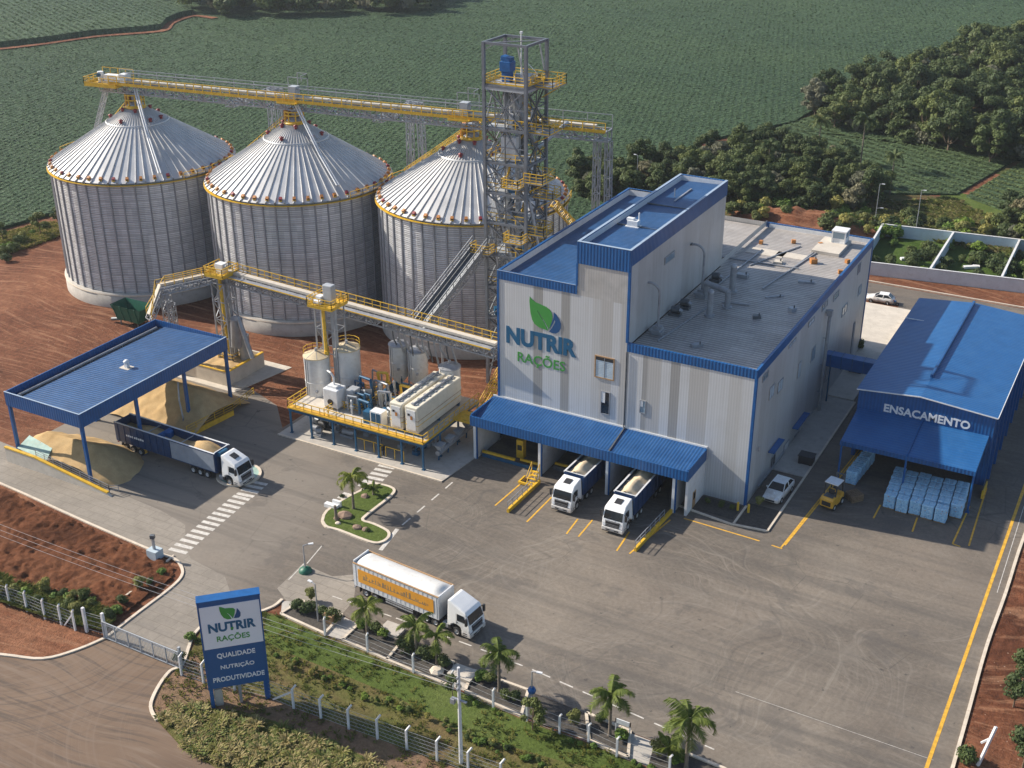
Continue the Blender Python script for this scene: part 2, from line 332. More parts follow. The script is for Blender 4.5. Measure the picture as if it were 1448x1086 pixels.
def grassm(name, a, b_, c):
    t = NT(name)
    b = t.ramp(t.noise(.12, 5, .65, dist=.5), [(.3, a), (.5, b_), (.72, c)])
    b = t.mix(.6, b, t.ramp(t.noise(2.2, 6, .75), [(.3, .5), (.7, 1.45)]), 'MULTIPLY')
    t.bump(t.noise(3, 6, .75), .9, .25); return t.done(b, .95, 0, .1)
M_grass = grassm('mown_grass', (.062,.09,.02), (.092,.128,.03), (.12,.145,.045))
M_rough = grassm('rough_grass', (.17,.115,.06), (.125,.115,.04), (.085,.13,.025))
M_weed  = grassm('weedy_ground', (.16,.085,.045), (.09,.09,.035), (.06,.08,.025))

def leafmat(name, c0, c1, trans=.25):
    t = NT(name)
    oi = t.n.new('ShaderNodeObjectInfo')
    r = t.n.new('ShaderNodeNewGeometry')
    b = t.ramp(r.outputs['Random Per Island'], [(0, c0), (1, c1)])
    b = t.mix(1.0, b, t.ramp(oi.outputs['Random'], [(0, (.7,.75,.75)), (.5, (1,1,1)), (1, (1.35,1.2,1.0))]), 'MULTIPLY')
    m = t.done(b, .65, 0, .25)
    tr = t.n.new('ShaderNodeBsdfTranslucent'); t.put(tr.inputs['Color'], b)
    mx = t.n.new('ShaderNodeMixShader'); mx.inputs[0].default_value = trans
    t.l.new(t.b.outputs[0], mx.inputs[1]); t.l.new(tr.outputs[0], mx.inputs[2])
    out = [n for n in t.n if n.type == 'OUTPUT_MATERIAL'][0]; t.l.new(mx.outputs[0], out.inputs['Surface'])
    return m
L_dark = leafmat('leaf_dark', (.045,.072,.024), (.1,.13,.046))
L_mid  = leafmat('leaf_mid', (.055,.088,.024), (.12,.15,.05))
L_grey = leafmat('leaf_grey', (.11,.115,.07), (.19,.185,.12))
L_light= leafmat('leaf_light', (.09,.16,.02), (.16,.24,.05))
L_palmfar = leafmat('leaf_palm_far', (.05,.08,.025), (.1,.13,.045), .2)
L_palm = leafmat('leaf_palm', (.09,.13,.02), (.2,.24,.05), .3)
L_grass= leafmat('leaf_grass', (.09,.125,.028), (.155,.19,.055), .3)
L_dry  = leafmat('leaf_dry_grass', (.2,.17,.07), (.38,.33,.16), .35)
L_straw= leafmat('leaf_green_tuft', (.17,.18,.045), (.3,.29,.1), .35)
L_crop = leafmat('leaf_crop', (.05,.094,.042), (.1,.16,.076), .28)
L_crop2 = leafmat('leaf_row_crop', (.055,.09,.035), (.11,.155,.065), .25)

def grainm():
    t = NT('grain')
    b = t.ramp(t.noise(.7, 5, .6), [(.3, (.42,.28,.135)), (.7, (.53,.37,.19))])
    b = t.mix(.5, b, t.ramp(t.noise(9, 5, .8), [(.3, .7), (.7, 1.3)]), 'MULTIPLY')
    t.bump(t.noise(6, 5, .7), .5, .06); return t.done(b, .9, 0, .1)
M_grain = grainm()
def mealm():
    t = NT('pale_meal')
    b = t.ramp(t.noise(1.4, 5, .6), [(.3, (.5,.4,.27)), (.7, (.62,.51,.36))])
    t.bump(t.noise(6, 5, .7), .4, .05); return t.done(b, .9, 0, .1)
M_meal = mealm()
def bagm():
    t = NT('woven_feed_bag')
    b = t.ramp(t.noise(3.3, 3, .6), [(.3, (.25,.47,.66)), (.6, (.33,.55,.72)), (.75, (.58,.7,.78))])
    b = t.mix(t.ramp(t.noise(4.1, 2, .5, t.mapp(t.P(), (1,1,1), (0,0,0), (9,3,1))), [(.66, 0.0), (.7, .8)]), b, (.5,.22,.12))
    b = t.mix(t.ramp(t.noise(5, 2, .5, t.mapp(t.P(), (1,1,1), (0,0,0), (2,7,4))), [(.66, 0.0), (.69, .8)]), b, (.03,.12,.4))
    t.bump(t.noise(5, 3), .4, .05); return t.done(b, .5)
M_bag = bagm()

# ------------------------------------------------------------------ mesh builder
WORLD = {}
def root_place(o):
    while o.name not in WORLD: o = o.parent
    return WORLD[o.name]
class MB:
    def __init__(s, mat=None):
        s.v, s.f, s.mi, s.mats, s.sm = [], [], [], [], []
        s.cur = 0; s.smooth = False; s.T = None
        if mat: s.use(mat)
    def use(s, mat, smooth=None):
        if mat not in s.mats: s.mats.append(mat)
        s.cur = s.mats.index(mat)
        if smooth is not None: s.smooth = smooth
        return s
    def add(s, vs, fs, smooth=None):
        o = len(s.v)
        for p in vs:
            p = Vector(p)
            s.v.append(s.T @ p if s.T is not None else p)
        for f in fs:
            s.f.append(tuple(i+o for i in f)); s.mi.append(s.cur); s.sm.append(s.smooth if smooth is None else smooth)
        return s
    def face(s, *pts): return s.add(pts, [tuple(range(len(pts)))])
    def box(s, x0, x1, y0, y1, z0, z1):
        return s.add([(x0,y0,z0),(x1,y0,z0),(x1,y1,z0),(x0,y1,z0),(x0,y0,z1),(x1,y0,z1),(x1,y1,z1),(x0,y1,z1)],
                     [(0,3,2,1),(4,5,6,7),(0,1,5,4),(1,2,6,5),(2,3,7,6),(3,0,4,7)])
    def cbox(s, c, d, rz=0.0, rx=0.0, ry=0.0):
        m = Matrix.Translation(c) @ Matrix.Rotation(rz, 4, 'Z') @ Matrix.Rotation(ry, 4, 'Y') @ Matrix.Rotation(rx, 4, 'X')
        vs = [m @ Vector((sx*d[0]/2, sy*d[1]/2, sz*d[2]/2)) for sz in (-1,1) for sx, sy in ((-1,-1),(1,-1),(1,1),(-1,1))]
        return s.add(vs, [(0,3,2,1),(4,5,6,7),(0,1,5,4),(1,2,6,5),(2,3,7,6),(3,0,4,7)])
    def beam(s, p, q, w, h=None):
        p, q = Vector(p), Vector(q); h = h or w; d = q-p
        if d.length < 1e-6: return s
        d.normalize(); up = Vector((0,0,1)) if abs(d.z) < .98 else Vector((1,0,0))
        a = d.cross(up).normalized()*(w/2); b = a.cross(d).normalized()*(h/2)
        vs = [p-a-b, p+a-b, p+a+b, p-a+b, q-a-b, q+a-b, q+a+b, q-a+b]
        return s.add(vs, [(0,1,2,3),(7,6,5,4),(0,4,5,1),(1,5,6,2),(2,6,7,3),(3,7,4,0)])
    def tube(s, p, q, r, r2=None, n=8, cap=True):
        p, q = Vector(p), Vector(q); r2 = r if r2 is None else r2; d = (q-p).normalized()
        up = Vector((0,0,1)) if abs(d.z) < .98 else Vector((1,0,0))
        a = d.cross(up).normalized(); b = a.cross(d)
        vs = []
        for i in range(n):
            t = 2*math.pi*i/n; e = a*math.cos(t)+b*math.sin(t); vs += [p+e*r, q+e*r2]
        s.add(vs, [(2*i, 2*i+1, (2*i+3) % (2*n), (2*i+2) % (2*n)) for i in range(n)], smooth=True)
        if cap: s.add(vs, [tuple(range(0, 2*n, 2)), tuple(range(2*n-1, 0, -2))], smooth=False)
        return s
    def path(s, pts, r, n=6):
        pts = [Vector(p) for p in pts]
        for a, b in zip(pts, pts[1:]): s.tube(a, b, r, n=n)
        return s
    def lathe(s, c, prof, n=24, smooth=True):
        c = Vector(c); vs = []; k = len(prof)
        for i in range(n):
            t = 2*math.pi*i/n
            for r, z in prof: vs.append(c+Vector((r*math.cos(t), r*math.sin(t), z)))
        fs = [(i*k+j, ((i+1) % n)*k+j, ((i+1) % n)*k+j+1, i*k+j+1) for i in range(n) for j in range(k-1)]
        return s.add(vs, fs, smooth=smooth)
    def prism(s, pts, z0, z1):
        n = len(pts); a = sum(pts[i][0]*pts[(i+1)%n][1]-pts[(i+1)%n][0]*pts[i][1] for i in range(n))
        if a < 0: pts = pts[::-1]
        vs = [(p[0],p[1],z0) for p in pts]+[(p[0],p[1],z1) for p in pts]
        return s.add(vs, [tuple(range(n-1,-1,-1)), tuple(range(n,2*n))]+[(i,(i+1)%n,n+(i+1)%n,n+i) for i in range(n)])
    def extr(s, prof, y0, y1):               # profile in x,z pushed along y
        n = len(prof); a = sum(prof[i][0]*prof[(i+1)%n][1]-prof[(i+1)%n][0]*prof[i][1] for i in range(n))
        if a < 0: prof = prof[::-1]
        vs = [(p[0],y0,p[1]) for p in prof]+[(p[0],y1,p[1]) for p in prof]
        return s.add(vs, [tuple(range(n)), tuple(range(2*n-1,n-1,-1))]+[(i,n+i,n+(i+1)%n,(i+1)%n) for i in range(n)])
    def build(s, name, parent=None, mat=None, local=False, bevel=0.0, tri=False):
        me = bpy.data.meshes.new(name)
        vs = s.v
        if parent is not None and not local:
            loc, rz = root_place(parent); m = Matrix.Rotation(-rz, 4, 'Z') @ Matrix.Translation(-loc)
            vs = [m @ p for p in vs]
        me.from_pydata([tuple(p) for p in vs], [], s.f)
        for m in s.mats: me.materials.append(m)
        me.polygons.foreach_set('material_index', s.mi); me.polygons.foreach_set('use_smooth', s.sm)
        if bevel or tri:
            bm = bmesh.new(); bm.from_mesh(me)
            if bevel:
                bmesh.ops.remove_doubles(bm, verts=bm.verts, dist=1e-4)
                ed = [e for e in bm.edges if len(e.link_faces) == 2 and e.calc_face_angle(0) > .5]
                bmesh.ops.bevel(bm, geom=ed, offset=bevel, segments=2, profile=.5, affect='EDGES', clamp_overlap=True)
            if tri: bmesh.ops.triangulate(bm, faces=[f for f in bm.faces if len(f.verts) > 4])
            bm.to_mesh(me); bm.free()
        me.update()
        o = bpy.data.objects.new(name, me); COL.objects.link(o)
        if parent is not None: o.parent = parent
        return o

def tag(o, label=None, cat=None, group=None, kind=None):
    if label: o['label'] = label
    if cat: o['category'] = cat
    if group: o['group'] = group
    if kind: o['kind'] = kind
    return o
def thing(name, loc, label, cat, rz=0.0, group=None):
    o = bpy.data.objects.new(name, None); COL.objects.link(o); o.empty_display_size = .5
    o.location = loc; o.rotation_euler = (0,0,rz)
    WORLD[o.name] = (Vector(loc), rz)
    return tag(o, label, cat, group)
KIDS = {}
def copy_tree(o, loc=None, rz=None, label=None, scale=None, parent=None, group=None):
    c = o.copy(); COL.objects.link(c)
    if parent is not None: c.parent = parent
    if loc is not None: c.location = loc
    if rz is not None: c.rotation_euler = (0,0,rz)
    if scale is not None: c.scale = scale if isinstance(scale, (tuple, Vector)) else (scale,)*3
    if label: c['label'] = label
    if group: c['group'] = group
    for ch in list(o.children): copy_tree(ch, parent=c)
    return c
def setting(o, name=None): o['kind'] = 'structure'; return o
def sheet(name, pts, z, mat, kind='structure', thick=0.0):
    b = MB(mat); ps = [(p[0], p[1]) for p in pts]
    n = len(ps); a = sum(ps[i][0]*ps[(i+1)%n][1]-ps[(i+1)%n][0]*ps[i][1] for i in range(n))
    if a < 0: ps = ps[::-1]
    if thick: b.prism(ps, z-thick, z)
    else: b.face(*[(x, y, z) for x, y in ps])
    o = b.build(name, tri=True); o['kind'] = kind; return o
def PX(lst, z=0.0): return [G(u, v, z) for u, v in lst]
def smoothline(pts, n=4):
    out = []
    P = [Vector((p[0], p[1], 0)) for p in pts]
    for i in range(len(P)-1):
        p0, p1, p2, p3 = P[max(i-1,0)], P[i], P[i+1], P[min(i+2, len(P)-1)]
        for k in range(n):
            t = k/n
            out.append(.5*((2*p1)+(-p0+p2)*t+(2*p0-5*p1+4*p2-p3)*t*t+(-p0+3*p1-3*p2+p3)*t**3))
    out.append(P[-1]); return out
def strip(b, pts, w, z0, z1):                # a kerb or painted line along a polyline
    P = [Vector((p[0], p[1], 0)) for p in pts]; L, Rr = [], []
    for i, p in enumerate(P):
        d = (P[min(i+1,len(P)-1)]-P[max(i-1,0)]).normalized(); nrm = Vector((-d.y, d.x, 0))*(w/2)
        L.append(p+nrm); Rr.append(p-nrm)
    n = len(P)
    if z0 is None:
        vs = [(p.x,p.y,z1) for p in L]+[(p.x,p.y,z1) for p in Rr]
        return b.add(vs, [(n+i, n+i+1, i+1, i) for i in range(n-1)])
    vs = [(p.x,p.y,z1) for p in L]+[(p.x,p.y,z1) for p in Rr]+[(p.x,p.y,z0) for p in L]+[(p.x,p.y,z0) for p in Rr]
    fs = []
    for i in range(n-1): fs += [(n+i, n+i+1, i+1, i), (i, i+1, 2*n+i+1, 2*n+i), (n+i+1, n+i, 3*n+i, 3*n+i+1)]
    fs += [(0, 2*n, 3*n, n), (n-1, 2*n-1, 4*n-1, 3*n-1)]
    return b.add(vs, fs)
def rail(b, pts, h=1.1, step=1.8, t=.07, mids=1, toe=None):    # guard rail along a polyline
    pts = [Vector(p) for p in pts]
    for p, q in zip(pts, pts[1:]):
        n = max(1, round((q-p).length/step))
        for i in range(n+1):
            c = p.lerp(q, i/n); b.beam(c, c+Vector((0,0,h)), t)
        b.beam(p+Vector((0,0,h)), q+Vector((0,0,h)), t)
        for k in range(mids):
            z = h*(k+1)/(mids+1); b.beam(p+Vector((0,0,z)), q+Vector((0,0,z)), t*.8)
        if toe: b.beam(p+Vector((0,0,toe/2)), q+Vector((0,0,toe/2)), .05, toe)
    return b
def lattice(b, p, q, w, h, bay, t=.12, td=None):       # four-chord truss between two points (w across, h deep)
    p, q = Vector(p), Vector(q); d = (q-p); L = d.length; d.normalize()
    up = Vector((0,0,1)) if abs(d.z) < .95 else Vector((0,1,0))
    a = d.cross(up).normalized(); c = a.cross(d).normalized(); td = td or t*.7
    cor = [a*(sx*w/2)+c*(sz*h/2) for sx, sz in ((-1,-1),(1,-1),(1,1),(-1,1))]
    for e in cor: b.beam(p+e, q+e, t)
    n = max(1, round(L/bay))
    for i in range(n+1):
        s = p.lerp(q, i/n)
        for k in range(4): b.beam(s+cor[k], s+cor[(k+1)%4], td)
        if i < n:
            s2 = p.lerp(q, (i+1)/n)
            for k in range(4):
                j = (k+1) % 4
                if i % 2: b.beam(s+cor[k], s2+cor[j], td)
                else: b.beam(s+cor[j], s2+cor[k], td)
    return b
def lettering(s, width, origin, right, up, mat, name, parent, depth=.03, bold=.02, height=None):
    """raised letters: origin = centre of baseline"""
    cu = bpy.data.curves.new('lettering', 'FONT'); cu.body = s; cu.size = 1; cu.align_x = 'CENTER'; cu.offset = bold; cu.resolution_u = 3; cu.extrude = .5
    ob = bpy.data.objects.new('lettering', cu); COL.objects.link(ob)
    dg = bpy.context.evaluated_depsgraph_get(); dg.update()
    me = bpy.data.meshes.new_from_object(ob.evaluated_get(dg))
    bpy.data.objects.remove(ob); bpy.data.curves.remove(cu)
    xs = [v.co.x for v in me.vertices]; k = width/(max(xs)-min(xs)); cx = (max(xs)+min(xs))/2
    ky = k
    if height:
        ys = [v.co.y for v in me.vertices if v.co.y > 0]; ky = height/max(ys)
    right, up = Vector(right).normalized(), Vector(up).normalized(); nrm = right.cross(up)
    if parent is not None:
        loc, rz = root_place(parent); m = Matrix.Rotation(-rz, 4, 'Z') @ Matrix.Translation(-loc)
    else: m = Matrix.Identity(4)
    for v in me.vertices:
        v.co = m @ (Vector(origin)+right*((v.co.x-cx)*k)+up*(v.co.y*ky)+nrm*((v.co.z+.5)*depth))
    me.materials.clear(); me.materials.append(mat)
    o = bpy.data.objects.new(name, me); COL.objects.link(o)
    if parent is not None: o.parent = parent
    return o
def flatshape(pts, nrm, depth, mat, name, parent):
    b = MB(mat); n = len(pts); nrm = Vector(nrm)
    f = [Vector(p)+nrm*depth for p in pts]; bk = [Vector(p) for p in pts]
    a = sum((f[i]-f[0]).cross(f[(i+1)%n]-f[0]).dot(nrm) for i in range(n))
    if a < 0: f, bk = f[::-1], bk[::-1]
    b.add(f+bk, [tuple(range(n))]+[(i, n+i, n+(i+1)%n, (i+1)%n) for i in range(n)])
    return b.build(name, parent, tri=True)
# ================================================================== SETTING
def fieldsheet(name, pts, z, mat, kind='structure'):
    o = sheet(name, pts, z, mat, kind, thick=z+.05 if z > .3 else 0); return o
def relief(name, x0, x1, y0, y1, step, hfun, mat, kind='structure'):
    """ground relief on a grid; hfun returns height or None outside"""
    b = MB(mat); b.smooth = True; nx = int((x1-x0)/step)+1; ny = int((y1-y0)/step)+1
    idx = {}; vs = []; fs = []
    for j in range(ny):
        for i in range(nx):
            h = hfun(x0+i*step, y0+j*step)
            if h is not None: idx[i, j] = len(vs); vs.append((x0+i*step, y0+j*step, h))
    for (i, j) in idx:
        if (i+1,j) in idx and (i,j+1) in idx and (i+1,j+1) in idx: fs.append((idx[i,j], idx[i+1,j], idx[i+1,j+1], idx[i,j+1]))
    b.add(vs, fs); o = b.build(name)
    if kind: o['kind'] = kind
    return o
from mathutils import noise as mnoise
def fbm(x, y, s, o=4):
    return mnoise.fractal(Vector((x*s, y*s, 3.1)), 1.0, 2.0, o)
def inside(p, poly):
    x, y = p[0], p[1]; c = False; n = len(poly)
    for i in range(n):
        a, b = poly[i], poly[(i+1) % n]
        if (a[1] > y) != (b[1] > y) and x < (b[0]-a[0])*(y-a[1])/(b[1]-a[1])+a[0]: c = not c
    return c

gb = MB(M_soil); gb.face((-3000,-300,-.03),(3000,-300,-.03),(3000,4000,-.03),(-3000,4000,-.03)); setting(gb.build('ground'))

crop_near = [G(-420,420), G(-120,352), G(0,326), G(75,304), (-188,171), (-170,176), (-150,180), (-126,182), (-100,190), (-94,225), (-104,250), (-103,280), (-89,310), (-89,318), (-85,340), (-81,380), (-59,470), (-27,560), (60,800), (200,1600), (-1500,1600), (-1500,140)]
fieldsheet('crop_field', crop_near, .6, M_crop)
path_pts = [(-60,71),(0,65),(60,58),(130,48),(200,42.5),(228,39),(236,30),(252,23),(272,18.5)]
fieldsheet('far_crop_field', PX([(-200,88)]+path_pts+[(262,9),(200,2),(150,-12),(-100,-14),(-500,30)], 1.2), 2.6, M_crop3)
dp = MB(M_soil); strip(dp, smoothline(PX([(u+4, v+3.5) for u, v in path_pts+[(300,22)]], .9), 3), 3.2, None, .93); setting(dp.build('dirt_path'))
fieldsheet('side_crop_field', PX([(1060,200),(1100,182),(1142,167),(1300,194),(1448,229),(1560,256),(1445,222),(1352,276),(1240,275),(1100,240)]), .35, M_crop2)
fieldsheet('corner_crop_field', PX([(1452,226),(1560,282),(1560,350),(1448,310),(1366,279)]), .35, M_crop2)
sheet('lawn', PX([(1335,268),(1440,290),(1470,310),(1400,322),(1310,310)]), .0, M_grass)
sheet('wood_floor', PX([(800,290),(795,250),(870,232),(1000,205),(1100,184),(1140,170),(1160,120),(1448,40),(1700,60),(1700,300),(1448,256),(1300,216),(1180,190),(1150,182),(1200,250),(1240,280),(1240,300),(1030,306),(880,300)]), -.02, M_weed)
sheet('weedy_verge', PX([(1020,262),(1130,262),(1240,268),(1345,280),(1560,350),(1560,420),(1448,352),(1254,330),(1100,308),(1030,300)]), -.015, M_weed)
sheet('grass_verge', PX([(-150,372),(0,335),(60,318),(98,312),(94,330),(30,352),(0,365),(-150,410)]), -.01, M_rough)
# red spoil bank behind the mill
def bank(x, y):
    d = ((x+63)/16)**2 + ((y-232)/4.5)**2
    return -.06+max(0, 1-d)*2.6*(1+.5*fbm(x,y,.22)) if d < 1.3 else None
relief('soil_bank', -80, -44, 225, 239, .8, bank, M_soil)
# rough excavated red soil left of the yard
ROUGH = PX([(-130,660),(-60,672),(0,692),(118,744),(212,785),(238,796),(248,806),(246,818),(190,860),(146,894),(90,862),(0,826),(-120,800)])
def rough(x, y):
    if not inside((x, y), ROUGH): return None
    return .02+.35*max(0, fbm(x,y,.16)+.35)+.5*abs(fbm(x,y,.55,6))+.22*fbm(x,y,1.7,3)
M_clods = grassm('cloddy_soil', (.072,.028,.014), (.135,.052,.025), (.21,.093,.048))
relief('rough_soil', -135, -70, 60, 100, .25, rough, M_clods)
BEYOND = PX([(1352,1086),(1376,1006),(1401,915),(1428,838),(1455,758),(1520,700),(1560,900),(1500,1150),(1340,1150)])
def rough2(x, y):
    if not inside((x, y), BEYOND): return None
    return .05+.3*max(0, fbm(x,y,.2)+.3)+.12*fbm(x,y,.8,4)
relief('soil_verge', -15, 15, 70, 125, .4, rough2, M_soil)
LEFTS = [(-205,140),(-172,130),(-168,158),(-190,168),(-215,160)]
yard = PX([(-120,638),(0,684),(120,738),(215,779),(245,790),(256,801),(257,815),(240,833),(195,867),(150,902),(258,940),(272,902),(284,887),(375,863),(399,848),(427,850),(484,870),(509,882),(569,907),(642,938),(669,949),(747,977),(829,1009),(891,1035),(925,1048),(1022,1087),(1100,1130),(1335,1130),(1347,1086),(1370.5,1002),(1395.4,913),(1422,838.6),(1448,758.6),(1490,660)]) + [Vector(p) for p in ((-4,196,0),(60,196,0),(60,205.5,0),(-62,205.5,0),(-62,197,0),(-36,197,0),(-36,178,0),(-73,178,0),(-73,128.2,0),(-99,128.2,0),(-99,113,0),(-104,118,0),(-111,120.5,0),(-126,120.5,0),(-126,89,0))] + PX([(-120,600)])
sheet('yard', yard, .0, M_asphalt)
sheet('concrete_apron', PX([(-118,638.5),(0,684.5),(120,738.5),(215,779.5),(245,790.5),(255.5,801),(256.5,815),(239.5,832.5),(194.5,866.5),(149.5,901.5),(257.5,939),(271.5,901.5),(283.5,886.5),(330,850),(318,815),(270,790),(262,772),(262,742),(228,722),(132,682),(40,640),(-30,612),(-118,602)]), .006, M_apron)
sheet('gate_slab', PX([(405,850),(392,832),(428,797),(470,815),(505,812),(500,850),(484,868),(427,849)]), .005, M_apron)
sheet('outer_road', PX([(-200,915),(0,926),(60,932),(110,919),(150,902),(258,940),(240,950),(222,975),(213,1000),(222,1019),(260,1060),(330,1100),(400,1200),(100,1300),(-400,1200)]), -.004, M_outer)
sheet('concrete_yard', [(-41.5,158),(-33.2,158),(-33.2,178),(-30,178),(-30,195.5),(-41.5,195.5)], .25, M_concl, thick=.3)
sheet('footway', [(-37.2,134),(-32.9,134),(-32.9,157.9),(-37.2,157.9)], .12, M_conc, thick=.15)
sheet('plant_slab', [(-98.3,111.2),(-72.3,111.2),(-71.6,120),(-71.6,128),(-98.3,128)], .14, M_conc, thick=.2)
sheet('silo_slab', [(-130,118.2),(-112,118.2),(-110,129),(-130,129)], .05, M_concl, thick=.1)
sheet('median_soil', PX([(399,849),(427,852),(484,871),(509,883),(569,908),(642,939),(669,950),(747,978),(829,1010),(891,1036),(925,1049),(1022,1088),(1100,1131),(1000,1160),(917,1083),(888,1071.6),(833,1048),(737,1013),(658,977.5),(634,970),(548,934),(485,905),(458.7,897),(397,869)]), -.002, M_conc)
verge = PX([(260,941),(285,889),(376,865),(397,871),(459,899),(485,907),(548,936),(634,972),(658,980),(737,1016),(833,1051),(888,1074),(917,1086),(1010,1140),(900,1250),(400,1200),(330,1100),(260,1060),(223,1019),(214,1000),(224,975),(242,950)])
sheet('verge_ground', verge, -.012, M_rough)
sheet('mown_verge', PX([(376,868),(397,873),(459,901),(548,938),(634,974),(658,982),(737,1018),(833,1053),(917,1088),(980,1130),(860,1090),(790,1075),(660,1038),(560,985),(470,948),(400,920),(374,905)]), -.006, M_grass)
M_clay = grassm('trodden_clay', (.17,.1,.06), (.22,.14,.09), (.15,.12,.065))
sheet('clay_strip', PX([(214,1000),(224,975),(242,950),(260,941),(275,922),(290,945),(330,972),(380,985),(420,1001),(500,1032),(600,1069),(720,1113),(650,1128),(560,1092),(500,1062),(440,1040),(390,1020),(340,1005),(262,998),(228,1015)]), -.008, M_clay)

# kerbs
kb = MB(M_kerb)
for line in ([(-120,638),(0,684),(120,738),(215,779),(245,790),(256,801),(257,815),(240,833),(195,867),(150,902)],
             [(150,902),(110,919),(60,932),(0,926),(-120,915)],
             [(284,887),(272,902),(258,940),(240,950),(222,975),(213,1000),(222,1019)],
             [(284,887),(375,863),(399,848)],
             [(1335,1130),(1347,1086),(1370.5,1002),(1395.4,913),(1422,838.6),(1448,758.6),(1490,660)]):
    strip(kb, smoothline(PX(line), 4), .32, -.05, .14)
strip(kb, PX([(427,850),(484,870)]), .28, -.05, .16)
for a in ([(509,882),(569,907),(642,938)], [(669,949),(747,977)], [(829,1009),(891,1035)], [(925,1048),(1022,1087),(1100,1131)], [(397,869),(459,897)], [(485,905),(548,934),(634,970)], [(658,978),(737,1013)], [(833,1048),(888,1072)], [(427,850),(397,869)], [(484,870),(459,897)], [(509,882),(485,905)], [(569,907),(547,934)], [(669,949),(658,978)], [(747,977),(737,1013)],[(829,1009),(833,1048)],[(891,1035),(888,1072)]):
    strip(kb, PX(a), .28, -.05, .2)
strip(kb, PX([(246,786),(215,812)][::-1]), .2, -.05, .16); strip(kb, PX([(208,818),(190,834),(162,856)]), .2, -.05, .16)
for a in (((-98.3,111.2),(-72.3,111.2)), ((-44.2,120.1),(-37.3,119.2)), ((-37.3,119.2),(-33,119.8)), ((-33,119.8),(-32.9,134)), ((-37.0,119.3),(-37.0,123.9)), ((-32.9,134),(-32.9,157.8)), ((-60,206),(60,206))):
    strip(kb, [Vector((*p, 0)) for p in a], .25, -.05, .17)
setting(kb.build('kerb'))

# beds in the planted strip between the road and the fence
for bed in ([(427,851.5),(483,870.5),(459,895.5),(398,868.5)], [(509,883),(568,908),(547,932.5),(486,904.5)], [(572,909),(641,939),(633,968),(549,933.5)], [(669,950.5),(746,978),(736,1011.5),(659,977.5)], [(752,980),(828,1009.5),(832,1046),(741,1014)], [(829.5,1010.5),(890,1036),(887,1070),(834,1047)], [(926,1050),(1022,1089),(980,1110),(917,1082)]):
    sheet('bed_soil', PX(bed), .05, M_bed)
for r in ((-44,-37.4,120.3,123.7), (-36.8,-33.2,119.9,124.8)):
    sheet('bed_soil', [(r[0],r[2]),(r[1],r[2]),(r[1],r[3]),(r[0],r[3])], .06, M_bed)

# grassed island
isl = smoothline(PX([(456,738),(462,724),(490,705),(512,694),(520,686),(537,686),(556,692),(553,702),(520,728),(513,737),(528,742),(548,752),(549,761),(538,768),(522,767),(480,751),(462,746),(456,738)]), 3)
sheet('island_grass', isl, .17, M_grass, thick=.2)
ib = MB(M_kerb); strip(ib, isl, .35, -.05, .19); setting(ib.build('island_kerb'))

# painted markings
mk = MB(M_whtline)
def zebra(b, a, c, n, half, w=.55, z=.013):
    a, c = G(*a), G(*c); d = (c-a).normalized(); nr = Vector((-d.y, d.x, 0))
    for i in range(n):
        m = a.lerp(c, i/(n-1)); e = nr*half; k = d*(w/2)
        b.face(*[(p.x, p.y, z) for p in (m-e-k, m+e-k, m+e+k, m-e+k)])
zebra(mk, (252,779), (341,704), 13, 1.2, .55); zebra(mk, (347,700), (366,683), 4, 1.2, .55)
zebra(mk, (547,660), (519,688), 6, 1.2, .6); zebra(mk, (497,701), (478,716), 4, 1.3, .6)
def dashes(b, px, on, off, w=.16, z=.013, start=0):
    P = [G(*p) for p in px]; tot = 0
    for a, c in zip(P, P[1:]):
        L = (c-a).length; d = (c-a)/L; t = start
        while t < L:
            strip(b, [a+d*t, a+d*min(L, t+on)], w, None, z); t += on+off
dashes(mk, [(640,682),(560,750)], 1.7, 1.5, .2)
dashes(mk, [(470,843),(560,874)], 1.3, .8, .14)
dashes(mk, [(560,874),(690,922),(760,950),(1010,1060)], 1.5, 1.1, .16)
strip(mk, PX([(562,748),(538,778)]), .5, None, .013)
strip(mk, PX([(434,797),(455,772)]), .12, None, .013); strip(mk, PX([(408,820),(430,797)]), .12, None, .013)
strip(mk, PX([(1448,716),(1410,838)]), .07, None, .013); strip(mk, PX([(1040,978),(1320,1075)]), .045, None, .013)
mk.build('lane_marking')['kind'] = 'structure'
ym = MB(M_ylwline)
for a in ([(1302,1110),(1310,1086),(1448,690),(1480,600)],): strip(ym, PX(a), .34, None, .014)
for a in ([(1104,775),(1250,592)], [(1110,771),(1254,593)], [(1091,771),(1106,776)], [(967,733),(1074,765)],[(700,715),(762,662)],[(745,738),(780,703)],[(801,755),(817,734)],[(818,759),(838,735)],[(872,779),(890,752)],[(890,783),(948,735)],
          [(1370,772),(1395,690)],[(1347,769),(1371,716)],[(1347,769),(1358,773)],[(1235,733),(1245,714)],[(1290,752),(1297,732)]):
    strip(ym, PX(a), .2, None, .014)
ym.build('yellow_marking')['kind'] = 'structure'

# ================================================================== FEED MILL
mill = thing('feed_mill', ((X0+X1)/2, Y0, 0), 'tall grey feed mill with blue trimmed roofs and a leaf logo on its front', 'building')
AWZ = 5.7; YW = 163.5
b = MB(M_front)
